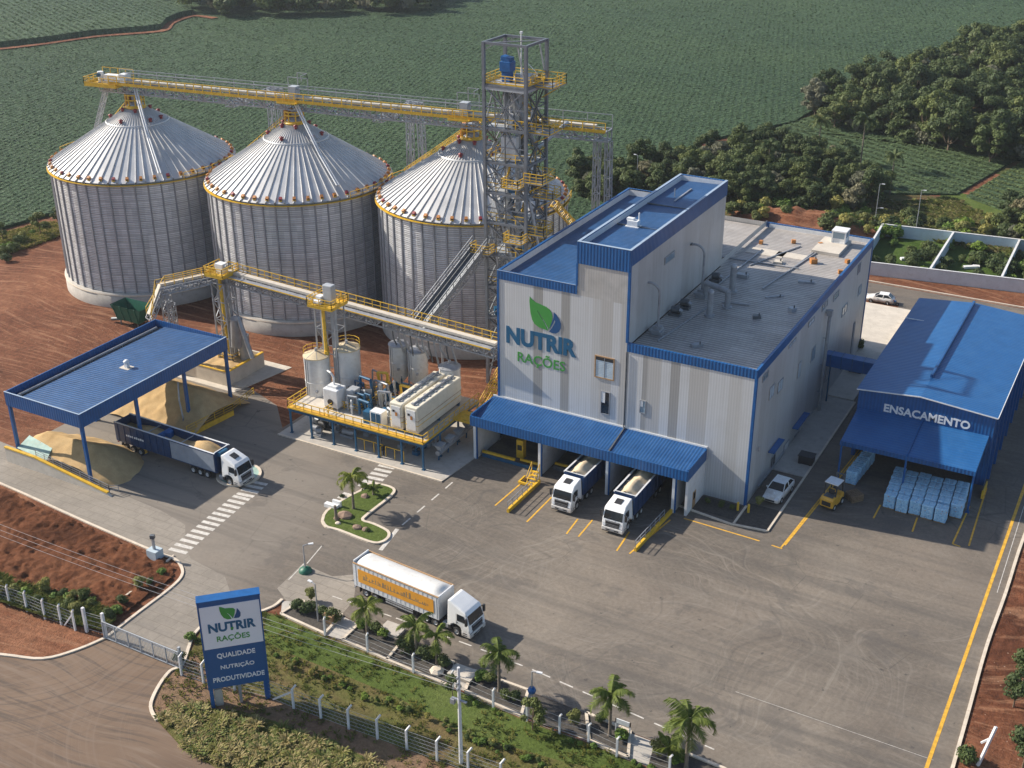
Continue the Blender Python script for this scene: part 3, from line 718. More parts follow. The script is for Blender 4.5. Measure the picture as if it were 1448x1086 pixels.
# yard front: full height left, three truck bays under the canopy
xb = [X0, -62.2, -53.0, -44.4]
b.face((X0,Y0,AWZ),(XP,Y0,AWZ),(XP,Y0,ZL),(X0,Y0,ZL))
b.face((XP,Y0,AWZ),(XQ,Y0,AWZ),(XQ,Y0,ZL-1.2),(XP,Y0,ZL-1.2))
b.face((XQ,Y0,AWZ),(-44.4,Y0,AWZ),(-44.4,Y0,ZR),(XQ,Y0,ZR)); b.face((-44.4,Y0,0),(X1,Y0,0),(X1,Y0,ZR),(-44.4,Y0,ZR))
b.use(M_fronthi); b.face((XP,Y0,ZL-1.2),(XQ,Y0,ZL-1.2),(XQ,Y0,ZP),(XP,Y0,ZP))
b.face((XP,YP,ZL),(XQ,YP,ZL),(XQ,YP,ZP),(XP,YP,ZP))
b.use(M_side)
b.face((X1,Y0,0),(X1,Y1,0),(X1,Y1,ZR),(X1,Y0,ZR)); b.face((XQ,Y0,ZR-.5),(XQ,YP,ZR-.5),(XQ,YP,ZP),(XQ,Y0,ZP))
b.face((XP,YP,ZL-.3),(XP,Y0,ZL-.3),(XP,Y0,ZP),(XP,YP,ZP)); b.face((X0,YW,0),(X0,Y0,0),(X0,Y0,ZL),(X0,YW,ZL)); b.face((X0,Y1,0),(X0,YW,0),(X0,YW,ZR),(X0,Y1,ZR)); b.face((XP,YW,ZR-.7),(XP,YP,ZR-.7),(XP,YP,ZL),(XP,YW,ZL))
b.face((XQ,YP,ZR-.5),(XQ,Y1,ZR-.5),(XQ,Y1,ZR+.3),(XQ,YP,ZR+.3))
b.use(M_fronthi); b.face((X1,Y1,0),(X0,Y1,0),(X0,Y1,ZR),(X1,Y1,ZR)); b.face((XP,YW,ZR-.7),(X0,YW,ZR-.7),(X0,YW,ZL),(XP,YW,ZL))
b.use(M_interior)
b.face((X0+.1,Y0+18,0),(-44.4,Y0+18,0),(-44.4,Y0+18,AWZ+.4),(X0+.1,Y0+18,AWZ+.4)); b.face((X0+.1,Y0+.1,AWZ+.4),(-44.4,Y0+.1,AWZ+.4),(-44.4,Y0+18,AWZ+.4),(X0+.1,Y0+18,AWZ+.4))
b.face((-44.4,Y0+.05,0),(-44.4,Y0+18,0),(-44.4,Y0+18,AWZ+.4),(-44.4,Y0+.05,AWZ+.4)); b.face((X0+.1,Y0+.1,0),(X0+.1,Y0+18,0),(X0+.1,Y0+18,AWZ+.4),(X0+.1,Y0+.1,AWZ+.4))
b.build('wall', mill)
# roofs with parapets
def parapet(b, x0, x1, y0, y1, zt, t=.28, h=1.1, out=.06, sides='xXyY'):
    if 'y' in sides: b.box(x0-out, x1+out, y0-out, y0+t, zt-h, zt)
    if 'Y' in sides: b.box(x0-out, x1+out, y1-t, y1+out, zt-h, zt)
    if 'x' in sides: b.box(x0-out, x0+t, y0+t, y1-t, zt-h, zt)
    if 'X' in sides: b.box(x1-t, x1+out, y0+t, y1-t, zt-h, zt)
b = MB(M_blueroofy); b.face((X0+.2,Y0+.2,ZL-.9),(XP-.01,Y0+.2,ZL-.9),(XP-.01,YW-.2,ZL-.9),(X0+.2,YW-.2,ZL-.9)); b.build('wing_roof', mill)
b = MB(M_blueroofy); b.face((XP+.2,Y0+.2,ZP-.75),(XQ-.2,Y0+.2,ZP-.55),(XQ-.2,YP-.2,ZP-.55),(XP+.2,YP-.2,ZP-.75)); 
pr = b.build('tower_roof', mill)
b = MB(M_greyroof); b.face((XQ+.01,Y0+.2,ZR-.7),(X1-.2,Y0+.2,ZR-.7),(X1-.2,Y1-.2,ZR-.7),(XQ+.01,Y1-.2,ZR-.7)); b.face((X0+.2,YW+.1,ZR-.7),(XP+.01,YW+.1,ZR-.7),(XP+.01,Y1-.2,ZR-.7),(X0+.2,Y1-.2,ZR-.7)); b.face((XP+.01,YP+.1,ZR-.7),(XQ+.01,YP+.1,ZR-.7),(XQ+.01,Y1-.2,ZR-.7),(XP+.01,Y1-.2,ZR-.7))
b.build('low_roof', mill)
b = MB(M_blue)
b.box(X0-.07, XP, Y0-.07, Y0+.25, ZL-1.1, ZL+.05); b.box(XP-.07, XQ+.07, Y0-.09, Y0+.25, ZP-2.7, ZP+.05); b.box(XQ+.0, X1+.07, Y0-.07, Y0+.25, ZR-1.1, ZR+.05)
b.box(XP-.07, XQ+.07, YP-.25, YP+.07, ZP-2.0, ZP+.05)
b.use(M_bluey)
b.box(XQ-.25, XQ+.09, Y0+.25, YP-.25, ZP-2.0, ZP+.05); b.box(X1-.25, X1+.07, Y0+.25, Y1-.25, ZR-1.1, ZR+.05); b.box(X0-.07, X0+.25, Y0+.25, YW, ZL-1.1, ZL+.05); b.box(XP-.25, XP+.05, YP+.1, YW, ZL-1.1, ZL+.05)
b.box(XP-.07, XP+.25, Y0+.25, YP-.25, ZP-1.0, ZP+.05)
b.use(M_blue); b.box(XQ, X1+.07, Y1-.25, Y1+.07, ZR-1.1, ZR+.05); b.box(X0-.07, XP+.05, YW-.0, YW+.3, ZL-1.1, ZL+.05)
b.use(M_bluepl)
b.box(X1-.22, X1+.09, Y0-.1, Y0+.28, 0, ZR-1.1); b.box(X0-.1, X0+.18, Y0-.1, Y0+.22, AWZ+1, ZL-1.1); b.box(XQ-.2, XQ+.1, Y0-.12, Y0+.2, ZR+.05, ZP-2.7); b.box(XP-.14, XP+.08, Y0-.12, Y0+.2, ZL+.05, ZP-2.7)
b.box(X1-.12, X1+.09, Y1-.28, Y1+.1, 0, ZR-1.1)
b.build('roof_trim', mill)
b = MB(M_trailer); b.box(X0+.25, X0+.3, Y0+.3, YW-.3, ZL-.95, ZL-.1); b.build('parapet_lining', mill)
b = MB(M_trailer); b.box(XP+.25, XP+.3, Y0+.3, YP-.3, ZP-.8, ZP-.06); b.build('parapet_lining', mill)
b = MB(M_trailer); b.box(XQ+.5, X1-.3, Y1-.3, Y1-.25, ZR-.7, ZR-.1); b.build('parapet_lining', mill)
b = MB(M_trailer); b.box(XP+.3, XQ-.3, YP-.3, YP-.25, ZP-.8, ZP-.06); b.build('parapet_lining', mill)
b = MB(M_trailer); b.box(X0+.3, XP-.3, YW-.3, YW-.25, ZL-.9, ZL-.06); b.build('parapet_lining', mill)
b = MB(M_flash); b.box(X0-.09, XP-.01, Y0-.09, Y0-.02, ZL+.05, ZL+.1); b.build('parapet_lining', mill)
b = MB(M_flash); b.box(XP-.09, XQ+.1, Y0-.11, Y0+.25, ZP+.052, ZP+.09); b.build('parapet_lining', mill)
b = MB(M_flash); b.box(XQ-.25, XQ+.1, Y0+.25, YP, ZP+.052, ZP+.09); b.build('parapet_lining', mill)
b = MB(M_flash); b.box(XP-.1, XP+.25, Y0+.25, YP, ZP+.052, ZP+.09); b.build('parapet_lining', mill)
b = MB(M_blueroofy); 
# seams and plant on the tower roof
for yy in (134, 143.5): b = MB(M_steeldk); b.box(XP+.5, XQ-.5, yy, yy+.08, ZP-.7, ZP-.5); b.build('roof_seam', mill)
b = MB(M_steel); b.beam((XP+3.3,146,ZP-.62),(XP+3.3,152,ZP-.55),.2); b.build('roof_pipe', mill); b = MB(M_steel); b.tube((XP+2.5,148,ZP-.7),(XP+2.5,148,ZP+.5),.06); b.build('roof_pipe', mill)

b = MB(M_trailer); c = G(896,316,ZP-.3); b.box(c.x-.9,c.x+.9,c.y-.6,c.y+.6,ZP-.75,ZP-.55); b.box(c.x-.7,c.x+.7,c.y-.45,c.y+.45,ZP-.55,ZP+.15); b.box(c.x-.85,c.x+.1,c.y-.3,c.y+.3,ZP+.1,ZP+.4); b.tube((c.x+.6,c.y+.3,ZP),(c.x+.6,c.y+.3,ZP+1.1),.1)
b.build('roof_ventilator', mill, bevel=.03)
# front openings
b = MB(M_brown)
w0, w1 = GY(843,503,Y0), GY(867,537,Y0)
def frame(b, x0, x1, z0, z1, y, t=.14, d=.1):
    b.box(x0-t, x1+t, y-d, y, z0-t, z0); b.box(x0-t, x1+t, y-d, y, z1, z1+t); b.box(x0-t, x0, y-d, y, z0, z1); b.box(x1, x1+t, y-d, y, z0, z1)
frame(b, w0.x, w1.x, w1.z, w0.z, Y0-.01)
fw = b.build('louvre_window', mill)
b = MB(M_paneb)
for k in range(12):
    z = w1.z+(w0.z-w1.z)*k/12; b.box(w0.x+.02, w1.x-.02, Y0-.06, Y0-.02, z+.02, z+(w0.z-w1.z)/12-.03)
b.use(M_steel); b.box((w0.x+w1.x)/2-.04, (w0.x+w1.x)/2+.04, Y0-.1, Y0-.06, w1.z, w0.z); b.use(M_black); b.box(w0.x+.02, w1.x-.02, Y0-.09, Y0-.065, w0.z-.45, w0.z-.02); b.build('louvre', fw)
for (u0, v0, u1, v1, bright) in ((851,553,861,586,1),(906,566,912,584,0)):
    a, c = GY(u0,v0,Y0), GY(u1,v1,Y0)
    b = MB(M_steel); frame(b, a.x, c.x, c.z, a.z, Y0-.01, .08)
    w = b.build('window', mill)
    b = MB(M_pane if not bright else M_glass); b.box(a.x, c.x, Y0-.05, Y0-.015, c.z, a.z); b.use(M_white); b.box(a.x, (a.x+c.x)/2 if not bright else a.x+.5, Y0-.08, Y0-.055, (c.z+a.z)/2, a.z); b.build('pane', w)
# gable cladding joint
b = MB(M_steeldk); b.box(XQ-.06, XQ+.06, Y0-.03, Y0-.005, AWZ+1.2, ZR-1.1); b.tube((XQ+.0,Y0-.12,AWZ+.8),(XQ+.0,Y0-.12,ZR-1.2),.07); b.build('downpipe', mill)
# windows and doors in the long shaded side
def sidewin(u0, v0, u1, v1, mat, nm='window', bars=1):
    a, c = GX(u0, v0, X1), GX(u1, v1, X1); y0_, y1_ = min(a.y,c.y), max(a.y,c.y); z0_, z1_ = min(a.z,c.z), max(a.z,c.z)
    b = MB(M_steel); t = .09
    for q in ((y0_-t,y1_+t,z0_-t,z0_), (y0_-t,y1_+t,z1_,z1_+t), (y0_-t,y0_,z0_,z1_), (y1_,y1_+t,z0_,z1_)): b.box(X1+.005, X1+.1, *q)
    for k in range(bars): yy = y0_+(y1_-y0_)*(k+1)/(bars+1); b.box(X1+.06, X1+.09, yy-.04, yy+.04, z0_, z1_)
    w = b.build(nm, mill)
    b = MB(mat); b.box(X1+.005, X1+.05, y0_, y1_, z0_, z1_); b.build('pane' if nm == 'window' else 'panel', w)
for q in ((1087,565,1095,542),(1099,556,1107,534),(1127,535,1133,510),(1078,540,1086,524),(1115,492,1125,478),(1143,462,1151,448),(1162,440,1170,424),(1178,426,1186,410),(1190,448,1198,428),(1212,388,1217,371),(1213,418,1218,402),(1146,512,1153,488)):
    sidewin(*q, M_paneb if q[0] % 2 else M_pane)
for q in ((1087,676,1096,640),(1121,640,1130,608)):
    sidewin(*q, M_glass, 'door', 1)
sidewin(1106,655,1115,622, M_render, 'door', 0); sidewin(1202,500,1209,455, M_render, 'door', 0); sidewin(1166,540,1176,500, M_fronthi, 'door', 0)
b = MB(M_bluepl)
for u0, v0, u1, v1 in ((1085,640,1098,628),(1119,606,1134,592)):
    a, c = GX(u0,v0,X1), GX(u1,v1,X1); b.box(X1+.1, X1+.9, min(a.y,c.y), max(a.y,c.y)+.4, max(a.z,c.z), max(a.z,c.z)+.12)
b.build('door_canopy', mill)
b = MB(M_steel); b.box(X1+.01, X1+.2, 128.5, 138.5, .2, .5); b.tube((X1+.3,126.5,6.4),(X1+.3,126.5,7.0),.12); b.build('wall_lamp', mill)
b = MB(M_steel); yy = GX(1165,468,X1).y; b.tube((X1+.55,yy,.15),(X1+.55,yy,ZR-3.2),.24,n=12); b.tube((X1+.55,yy,ZR-3.2),(X1-.1,yy,ZR-3.0),.28,n=12); b.box(X1+.2,X1+.9,yy-.35,yy+.35,ZR-3.6,ZR-2.8)
for z in (3,7,11): b.box(X1,X1+.8,yy-.06,yy+.06,z,z+.1)
b.build('exhaust_duct', mill)
# small windows on the tower flank
for u0,v0,u1,v1 in ((940,366,953,354),):
    a, c = GX(u0,v0,XQ), GX(u1,v1,XQ); b = MB(M_steel); b.box(XQ+.01,XQ+.12,min(a.y,c.y)-.1,max(a.y,c.y)+.1,min(a.z,c.z)-.8,max(a.z,c.z)); w = b.build('window', mill); b = MB(M_pane); b.box(XQ+.12,XQ+.15,min(a.y,c.y)+.05,max(a.y,c.y)-.05,min(a.z,c.z)-.65,max(a.z,c.z)-.12); b.build('pane', w)
# ducts and fans on the low roof
RZ = ZR-.7
def gooseneck(u, v, h, nm='vent_pipe'):
    c = G(u, v, RZ); b = MB(M_steel)
    b.box(c.x-.7,c.x+.7,c.y-.6,c.y+.6,RZ,RZ+.5); b.box(c.x-.9,c.x+.5,c.y-.8,c.y+.8,RZ+.5,RZ+.75); b.box(c.x-.5,c.x+.5,c.y-.4,c.y+.4,RZ+.75,RZ+1.1)
    pts = [(c.x,c.y,RZ+1)]; 
    for k in range(9):
        t = k/8*math.pi*.62; pts.append((c.x-1.3*(1-math.cos(t)), c.y-.2*(1-math.cos(t)), RZ+h-1.3+1.3*math.sin(t)))
    b.path(pts, .16, 8); e = Vector(pts[-1]); b.use(M_steeldk); b.cbox(e+Vector((-.45,-.1,-.15)), (1.3,.5,.22), .1, 0, -.5)
    return b.build(nm, mill)
gooseneck(930,472,6.6); gooseneck(992,420,7.2)
b = MB(M_steel)
def stack(b, u, v, h, r):
    c = G(u, v, RZ); b.tube(c, c+Vector((0,0,.25)), r*1.7, n=14); b.tube(c+Vector((0,0,.25)), c+Vector((0,0,h)), r, n=14); b.lathe(c+Vector((0,0,h)), [(r*1.05,-.1),(r*1.1,.15),(r*.6,.4),(0,.45)], 14)
for q in ((1003,447,3.2,.4),(1035,413,3.6,.42)):
    b = MB(M_steel); stack(b, *q); b.build('roof_stack', mill)
b = MB(M_steel); c = G(1028,435,RZ); d = c+Vector((-3.6,1.6,2.2)); e = Vector((c.x,c.y,RZ+2.2)); b.tube(c,c+Vector((0,0,.2)),.65,n=14); b.tube(c,e,.38,n=12); b.tube(e+Vector((.1,0,0)),d,.38,n=12); b.tube(d,d-Vector((0,0,1.6)),.38,n=12); b.build('elbow_duct', mill)
for u, v in ((955,446),(1012,398),(968,436)):
    c = G(u, v, RZ); b = MB(M_steeldk); b.box(c.x-.8,c.x+.7,c.y-.5,c.y+.5,RZ,RZ+.4); b.tube((c.x-.5,c.y,RZ+.8),(c.x+.5,c.y,RZ+.9),.45,n=12); b.use(M_steel); b.tube((c.x+.5,c.y,RZ+.9),(c.x+.9,c.y,RZ+.7),.25,n=8); b.build('roof_fan', mill)
b = MB(M_steel)
for l in ([(930,482),(1004,432)], [(1012,405),(1078,353)], [(1060,375),(1132,348)], [(1078,408),(1170,347)], [(1020,363),(1130,380)], [(1020,427),(1060,431)],[(1118,382),(1165,345)]):
    b.beam(G(*l[0],RZ+.12), G(*l[1],RZ+.12), .16)
b.use(M_orange)
for u, v in ((1160,348),(1122,344),(1076,345),(1198,372),(1188,387)): c = G(u,v,RZ); b.cbox(c+Vector((0,0,.3)), (.6,.5,.5), u)
b.build('roof_pipework', mill)
for k, (u, v, w_, d_, h_, mt) in enumerate(((1050,392,1.6,.9,.5,M_steel),(1100,372,1.2,1.2,.35,M_concl),(1140,400,2.2,.5,.25,M_steel),(1070,450,1.0,.7,.4,M_steeldk),(1150,372,.9,.9,.7,M_orange),(1095,420,2.6,.3,.15,M_steel),(985,490,1.4,.6,.4,M_steel),(1120,440,.8,.8,.5,M_greyp))):
    q = G(u, v, RZ); b = MB(mt); b.cbox(q+Vector((0,0,h_/2)), (w_,d_,h_), .15*k); b.use(M_steeldk); b.tube(q+Vector((w_*.3,0,h_)), q+Vector((w_*.3,0,h_+.35)), .1, n=6); b.build('roof_unit', mill)
c = G(1187,346,RZ); b = MB(M_white); b.box(c.x-1,c.x+1,c.y-1,c.y+1,RZ+.5,RZ+.62)
for sx in (-.95,.95):
    for sy in (-.95,.95): b.box(c.x+sx-.09,c.x+sx+.09,c.y+sy-.09,c.y+sy+.09,RZ+.62,RZ+2.2)
b.box(c.x-1.1,c.x+1.1,c.y-1.1,c.y+1.1,RZ+2.2,RZ+2.4); b.box(c.x-.95,c.x+.95,c.y-.9,c.y+.9,RZ+.62,RZ+1.2); b.use(M_pane); b.box(c.x-.88,c.x+.88,c.y-.88,c.y+.88,RZ+1.2,RZ+2.2)
b.use(M_concl); b.box(c.x-2.6,c.x+1.4,c.y-5.5,c.y+1.3,RZ+.01,RZ+.5)
b.build('roof_cabin', mill)
b = MB(M_concl)
for u, v, w_, d_ in ((1083,357,5.5,2.6),(1120,362,4.5,2.2)): c = G(u,v,RZ); b.box(c.x-w_/2,c.x+w_/2,c.y-d_/2,c.y+d_/2,RZ+.01,RZ+.06)
b.build('roof_patch', mill)
# leaf mark and name on the front wall
LY = Y0-.02
def lp(pts, u0=680, v0=380, k=.19337): return [GY(u0+x*k, v0+y*k, LY) for x, y in pts]
leafA = [(358,203),(380,228),(402,246),(440,262),(478,279),(505,300),(519,325),(524,352),(521,380),(511,408),(500,436),(497,447),(486,422),(462,378),(432,330),(412,298),(420,318),(440,352),(466,398),(484,436),(491,452),(460,440),(425,428),(392,402),(374,368),(364,322),(358,270),(355,235)]
leafB = [(534,318),(556,342),(574,372),(585,404),(584,436),(570,462),(548,474),(522,471),(500,458),(515,440),(532,414),(545,388),(540,372),(528,400),(512,428),(505,440),(512,410),(528,372),(533,345)]
flatshape(lp(leafA), (0,-1,0), .04, M_ltgreen, 'leaf_emblem', mill)
flatshape(lp(leafB), (0,-1,0), .04, M_ltdkblue, 'leaf_emblem', mill)
a, c = GY(716,484,LY), GY(815,508,LY)
z_ = GY(716,479,LY).z; zt_ = GY(716,458,LY).z
lettering('NUTRIR', c.x-a.x, ((a.x+c.x)/2, LY, (GY(716,481,LY).z+GY(813,506,LY).z)/2), (1,0,0), (0,0,1), M_ltblue, 'wall_lettering', mill, .04, .045, zt_-z_+.15)
a2, c2 = GY(732,510,LY), GY(799,526,LY)
lettering('RAÇÕES', c2.x-a2.x, ((a2.x+c2.x)/2, LY, (GY(732,510,LY).z+GY(797,525,LY).z)/2), (1,0,0), (0,0,1), M_ltgreen, 'wall_lettering', mill, .04, .012)
# loading canopy
cx0, cx1, cy0 = -72.2, -42.5, 118.0
b = MB(M_blueroofx)
b.face((cx0+.2,cy0+.2,5.75),(cx1-.2,cy0+.2,5.75),(cx1-.2,Y0-.02,6.5),(cx0+.2,Y0-.02,6.5))
cano = b.build('loading_canopy', mill)
b = MB(M_blue); b.box(cx0,cx1,cy0,cy0+.2,4.9,6.25); b.use(M_bluey); b.box(cx0,cx0+.2,cy0+.2,Y0-.1,4.9,6.45); b.box(cx1-.2,cx1,cy0+.2,Y0-.1,4.9,6.45); b.use(M_white); b.box(cx0,cx1,Y0-.1,Y0-.015,6.5,6.72); b.use(M_bluedk); b.face((cx0+.2,cy0+.2,5.0),(cx0+.2,Y0-.1,5.0),(cx1-.2,Y0-.1,5.0),(cx1-.2,cy0+.2,5.0))
xs_ = XQ+.1; b.use(M_steeldk); b.beam((xs_+.4,cy0+.3,5.85),(xs_+.05,Y0-.15,6.6),.16); b.build('canopy_fascia', cano)
for x in (-71.9, -62.5, -53.2, -44.5):
    b = MB(M_render); b.box(x,x+.35,cy0+.5,Y0+12,0,5.0); b.use(M_bluepl); b.box(x+.36,x+.52,cy0+.35,cy0+.55,0,5.0); b.use(M_white); b.box(x-.0,x+.34,cy0+.3,cy0+.48,0,5.0); b.build('bay_wall', mill)
b = MB(M_render); b.box(cx1-.35,cx1-.05,cy0+.4,Y0-.05,0,4.92); b.build('bay_wall', mill)
b = MB(M_brown); b.box(cx1-.05,cx1-.02,120.2,121.2,.1,2.3); b.use(M_glass); b.box(cx1-.05,cx1-.01,120.4,121.0,1.2,2.1); b.build('side_door', mill)
# equipment at the back of the open bay
b = MB(M_ylwline); b.use(M_yellow); b.box(-67.2,-66.2,121.2,122.0,0,2.6); b.use(M_black); b.box(-67.0,-66.4,121.1,121.2,1.2,1.9); b.build('control_post', mill)
b = MB(M_yellow); b.box(-71.3,-66.5,119.4,119.7,.5,.8); b.box(-66,-63,120.0,120.2,.4,.7); b.use(M_bluedk); b.box(-71.2,-63,119.2,119.35,.05,.5); b.use(M_yellow)
b.box(-61.5,-57.5,121,121.2,.6,.9); b.use(M_steeldk); b.box(-61.5,-57,120.6,120.9,0,.6); b.build('bay_barrier', mill)
# low yellow barriers with rails standing in front of the bays
def barrier(a, c, lab):
    a, c = G(*a), G(*c); r = thing('bay_guard', a, lab, 'barrier')
    b = MB(M_yellow); b.beam(a+Vector((0,0,.25)), c+Vector((0,0,.25)), .3, .5); b.build('kerb_beam', r)
    b = MB(M_steel); rail(b, [a+Vector((0,0,.5)), a.lerp(c,.75)+Vector((0,0,.5))], 1.0, 1.3, .07); b.build('guard_rail', r)
barrier((718,725), (763,683), 'yellow kerb beam with a grey hand rail left of the two loaded trucks')
barrier((898,780), (952,722), 'yellow kerb beam with a long grey hand rail right of the two loaded trucks')
b = MB(M_ylwline); 
r = thing('loading_step', G(745,688), 'yellow wheeled loading step at the mouth of the empty bay', 'step')
c = G(752,684); b = MB(M_yellow); b.box(c.x-1.5,c.x+.9,c.y-.9,c.y-.7,.1,.4); b.box(c.x-1.5,c.x-1.3,c.y-.7,c.y+.8,.1,.4); b.build('base_frame', r); b = MB(M_yellow)
for k in range(4): b.box(c.x-.5,c.x+.5,c.y-.4+k*.35,c.y-.1+k*.35,.25+k*.35,.32+k*.35)
for s in (-.55,.55): b.beam((c.x+s,c.y-.4,.2),(c.x+s,c.y+1,1.6),.08); b.beam((c.x+s,c.y-.4,1.1),(c.x+s,c.y+1,2.5),.06); b.beam((c.x+s,c.y+1,0),(c.x+s,c.y+1,2.5),.08)
b.build('steps', r)

# ================================================================== BAGGING HALL
hall = thing('bagging_hall', (-21.1,142.7,0), 'long blue bagging hall with white lettering over its front canopy', 'building')
ex0, ex1, ey0, ey1, ez, exm, ezm = -29.45, -12.9, 142.7, 177.2, 9.55, -21.9, 10.25
b = MB(M_blue)
b.face((ex0,ey0,4.9),(ex1,ey0,4.9),(ex1,ey0,ez),(exm,ey0,ezm),(ex0,ey0,ez)); b.box(ex0,ex0+.5,ey0,ey0+.3,0,4.9); b.box(ex1-1.3,ex1,ey0,ey0+.3,0,4.9); b.face((ex1,ey1,0),(ex0,ey1,0),(ex0,ey1,ez),(exm,ey1,ezm),(ex1,ey1,ez))
b.use(M_bluey); b.face((ex1,ey0,0),(ex1,ey1,0),(ex1,ey1,ez),(ex1,ey0,ez)); b.face((ex0,ey1,0),(ex0,ey0,0),(ex0,ey0,ez),(ex0,ey1,ez))
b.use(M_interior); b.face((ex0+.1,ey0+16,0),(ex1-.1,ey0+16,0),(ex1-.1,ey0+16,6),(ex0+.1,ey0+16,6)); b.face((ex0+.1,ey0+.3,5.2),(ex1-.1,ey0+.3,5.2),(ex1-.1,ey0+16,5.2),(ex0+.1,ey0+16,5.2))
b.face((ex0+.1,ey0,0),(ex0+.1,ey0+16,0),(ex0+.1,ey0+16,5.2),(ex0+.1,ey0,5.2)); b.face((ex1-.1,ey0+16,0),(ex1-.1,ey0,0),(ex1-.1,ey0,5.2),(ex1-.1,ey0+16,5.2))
b.build('wall', hall)
b = MB(M_blueroofy); o_ = .25
M_hallroof = ribbed('hall_roof_sheet', (.014,.1,.28), 'y', .5, .45, .0, .1, depth=.03, dirt=(.04,.13,.27), line=.86)
b.use(M_hallroof); b.face((ex0-o_,ey0-o_,ez+.03),(exm,ey0-o_,ezm+.06),(exm,ey1+o_,ezm+.06),(ex0-o_,ey1+o_,ez+.03)); b.face((exm,ey0-o_,ezm+.06),(ex1+o_,ey0-o_,ez+.03),(ex1+o_,ey1+o_,ez+.03),(exm,ey1+o_,ezm+.06)); 
rf = b.build('roof', hall)
b = MB(M_blueroofx); b.box(exm-.18,exm+.18,ey0+6,ey1-.2,ezm+.07,ezm+.5); b.build('ridge_vent', rf)
b = MB(M_white); b.beam((ex0-o_,ey0-o_-.03,ez-.02),(exm,ey0-o_-.03,ezm+.02),.06,.14); b.beam((exm,ey0-o_-.03,ezm+.02),(ex1+o_,ey0-o_-.03,ez-.02),.06,.14); b.box(ex1+o_,ex1+o_+.08,ey0-o_,ey1+o_,ez-.1,ez+.06); b.box(ex0-.2,exm,ey1-9,ey1-8.9,ez+.2,ez+.28); b.build('gutter', rf)
for k in range(8):
    y = ey0+2+k*4.3; b = MB(M_bluepl); b.box(ex1+.002,ex1+.35,y,y+.3,0,ez-.1); b.build('pilaster', hall)
    if k < 7:
        b = MB(M_steeldk); b.box(ex1+.004,ex1+.06,y+.8,y+3.7,.1,4.2)
        for q in range(8): b.box(ex1+.06,ex1+.085,y+.85,y+3.65,.2+q*.5,.6+q*.5)
        b.build('roller_door', hall)
lettering('ENSACAMENTO', GY(1371,602,ey0).x-GY(1250,570,ey0).x, ((GY(1250,580,ey0).x+GY(1371,606,ey0).x)/2, ey0-.02, (GY(1251,580,ey0).z+GY(1369,608,ey0).z)/2), (1,0,0), (0,0,1), M_lttext, 'wall_lettering', hall, .05, .03)
b = MB(M_hallroof); kx0, kx1, ky0 = -29.3, -13.3, 135.2
b.add([(kx0,ky0,5.65),(kx1,ky0,5.65),(kx1,ey0-.02,6.9),(kx0,ey0-.02,6.9),(kx0,ky0,5.5),(kx1,ky0,5.5),(kx1,ey0-.02,6.75),(kx0,ey0-.02,6.75)], [(0,1,2,3),(7,6,5,4)])
cp = b.build('front_canopy', hall)
b = MB(M_blue); b.box(kx0-.05,kx1+.05,ky0-.12,ky0,5.1,5.7); b.use(M_bluey); b.face((kx0,ey0-.02,6.3),(kx0,ky0,5.1),(kx0,ky0,5.7),(kx0,ey0-.02,6.95)); b.face((kx1,ky0,5.1),(kx1,ey0-.02,6.3),(kx1,ey0-.02,6.95),(kx1,ky0,5.7)); b.use(M_bluepl); xm_ = (kx0+kx1)/2; b.beam((xm_,ky0,5.78),(xm_,ey0-.05,7.02),.14); b.build('canopy_fascia', cp)
for x in (kx0+.15, xm_, kx1-.15): b = MB(M_bluepl); b.tube((x,ky0+.2,0),(x,ky0+.2,5.3),.13,n=8); b.box(x-.25,x+.25,ky0-.05,ky0+.45,0,.06); b.build('canopy_post', hall)
b = MB(M_ylwline); b.use(M_yellow); b.box(ex1+.3,ex1+.45,139.5,142.5,0,.9); b.box(ex1+.25,ex1+.5,139.4,139.6,0,1.1); b.build('corner_guard', hall)
b = MB(M_yellow); b.box(-24.9,-24.5,151,151.4,0,2.3); b.box(-14.8,-14.4,150,150.4,0,2.6); b.build('door_guard', hall)
# covered conveyor between mill and hall
lk = thing('link_conveyor', (-33.3,158,0), 'blue boxed conveyor bridging from the mill side wall to the bagging hall', 'conveyor')
ly = GX(1168,505,X1).y; b = MB(M_bluepl); b.box(X1+.02,ex0-.02,ly-.8,ly+.8,6.0,7.8); b.build('casing', lk, bevel=.04); b = MB(M_bluedk)
for k in range(5): b.box(X1+.8+k*1.5,X1+.9+k*1.5,ly-.86,ly+.86,5.95,7.86)
b.build('casing_rib', lk); b = MB(M_bluedk); b.box(X1+.6,X1+.8,ly+.1,ly+.3,.25,6.0); b.build('leg', lk)
# ================================================================== GRAIN RECEIVING SHED
sx0, sx1, sy0, sy1, sz = -123.3, -110.1, 89.3, 116.0, 10.02
shed = thing('receiving_shed', ((sx0+sx1)/2, sy0, 0), 'open sided blue receiving shed over heaps of grain', 'shed')
b = MB(M_blueroofx); b.use(M_blueroofy); b.face((sx0+1.9,sy0+.2,sz-.75),(sx1-.15,sy0+.2,sz-.25),(sx1-.15,sy1-.2,sz-.25),(sx0+1.9,sy1-.2,sz-.75)); b.use(M_steeldk); b.face((sx0+.2,sy0+.2,sz-1.0),(sx0+1.9,sy0+.2,sz-1.0),(sx0+1.9,sy1-.2,sz-1.0),(sx0+.2,sy1-.2,sz-1.0)); b.face((sx0+1.9,sy0+.2,sz-1.0),(sx0+1.9,sy0+.2,sz-.75),(sx0+1.9,sy1-.2,sz-.75),(sx0+1.9,sy1-.2,sz-1.0))
rf = b.build('roof', shed)
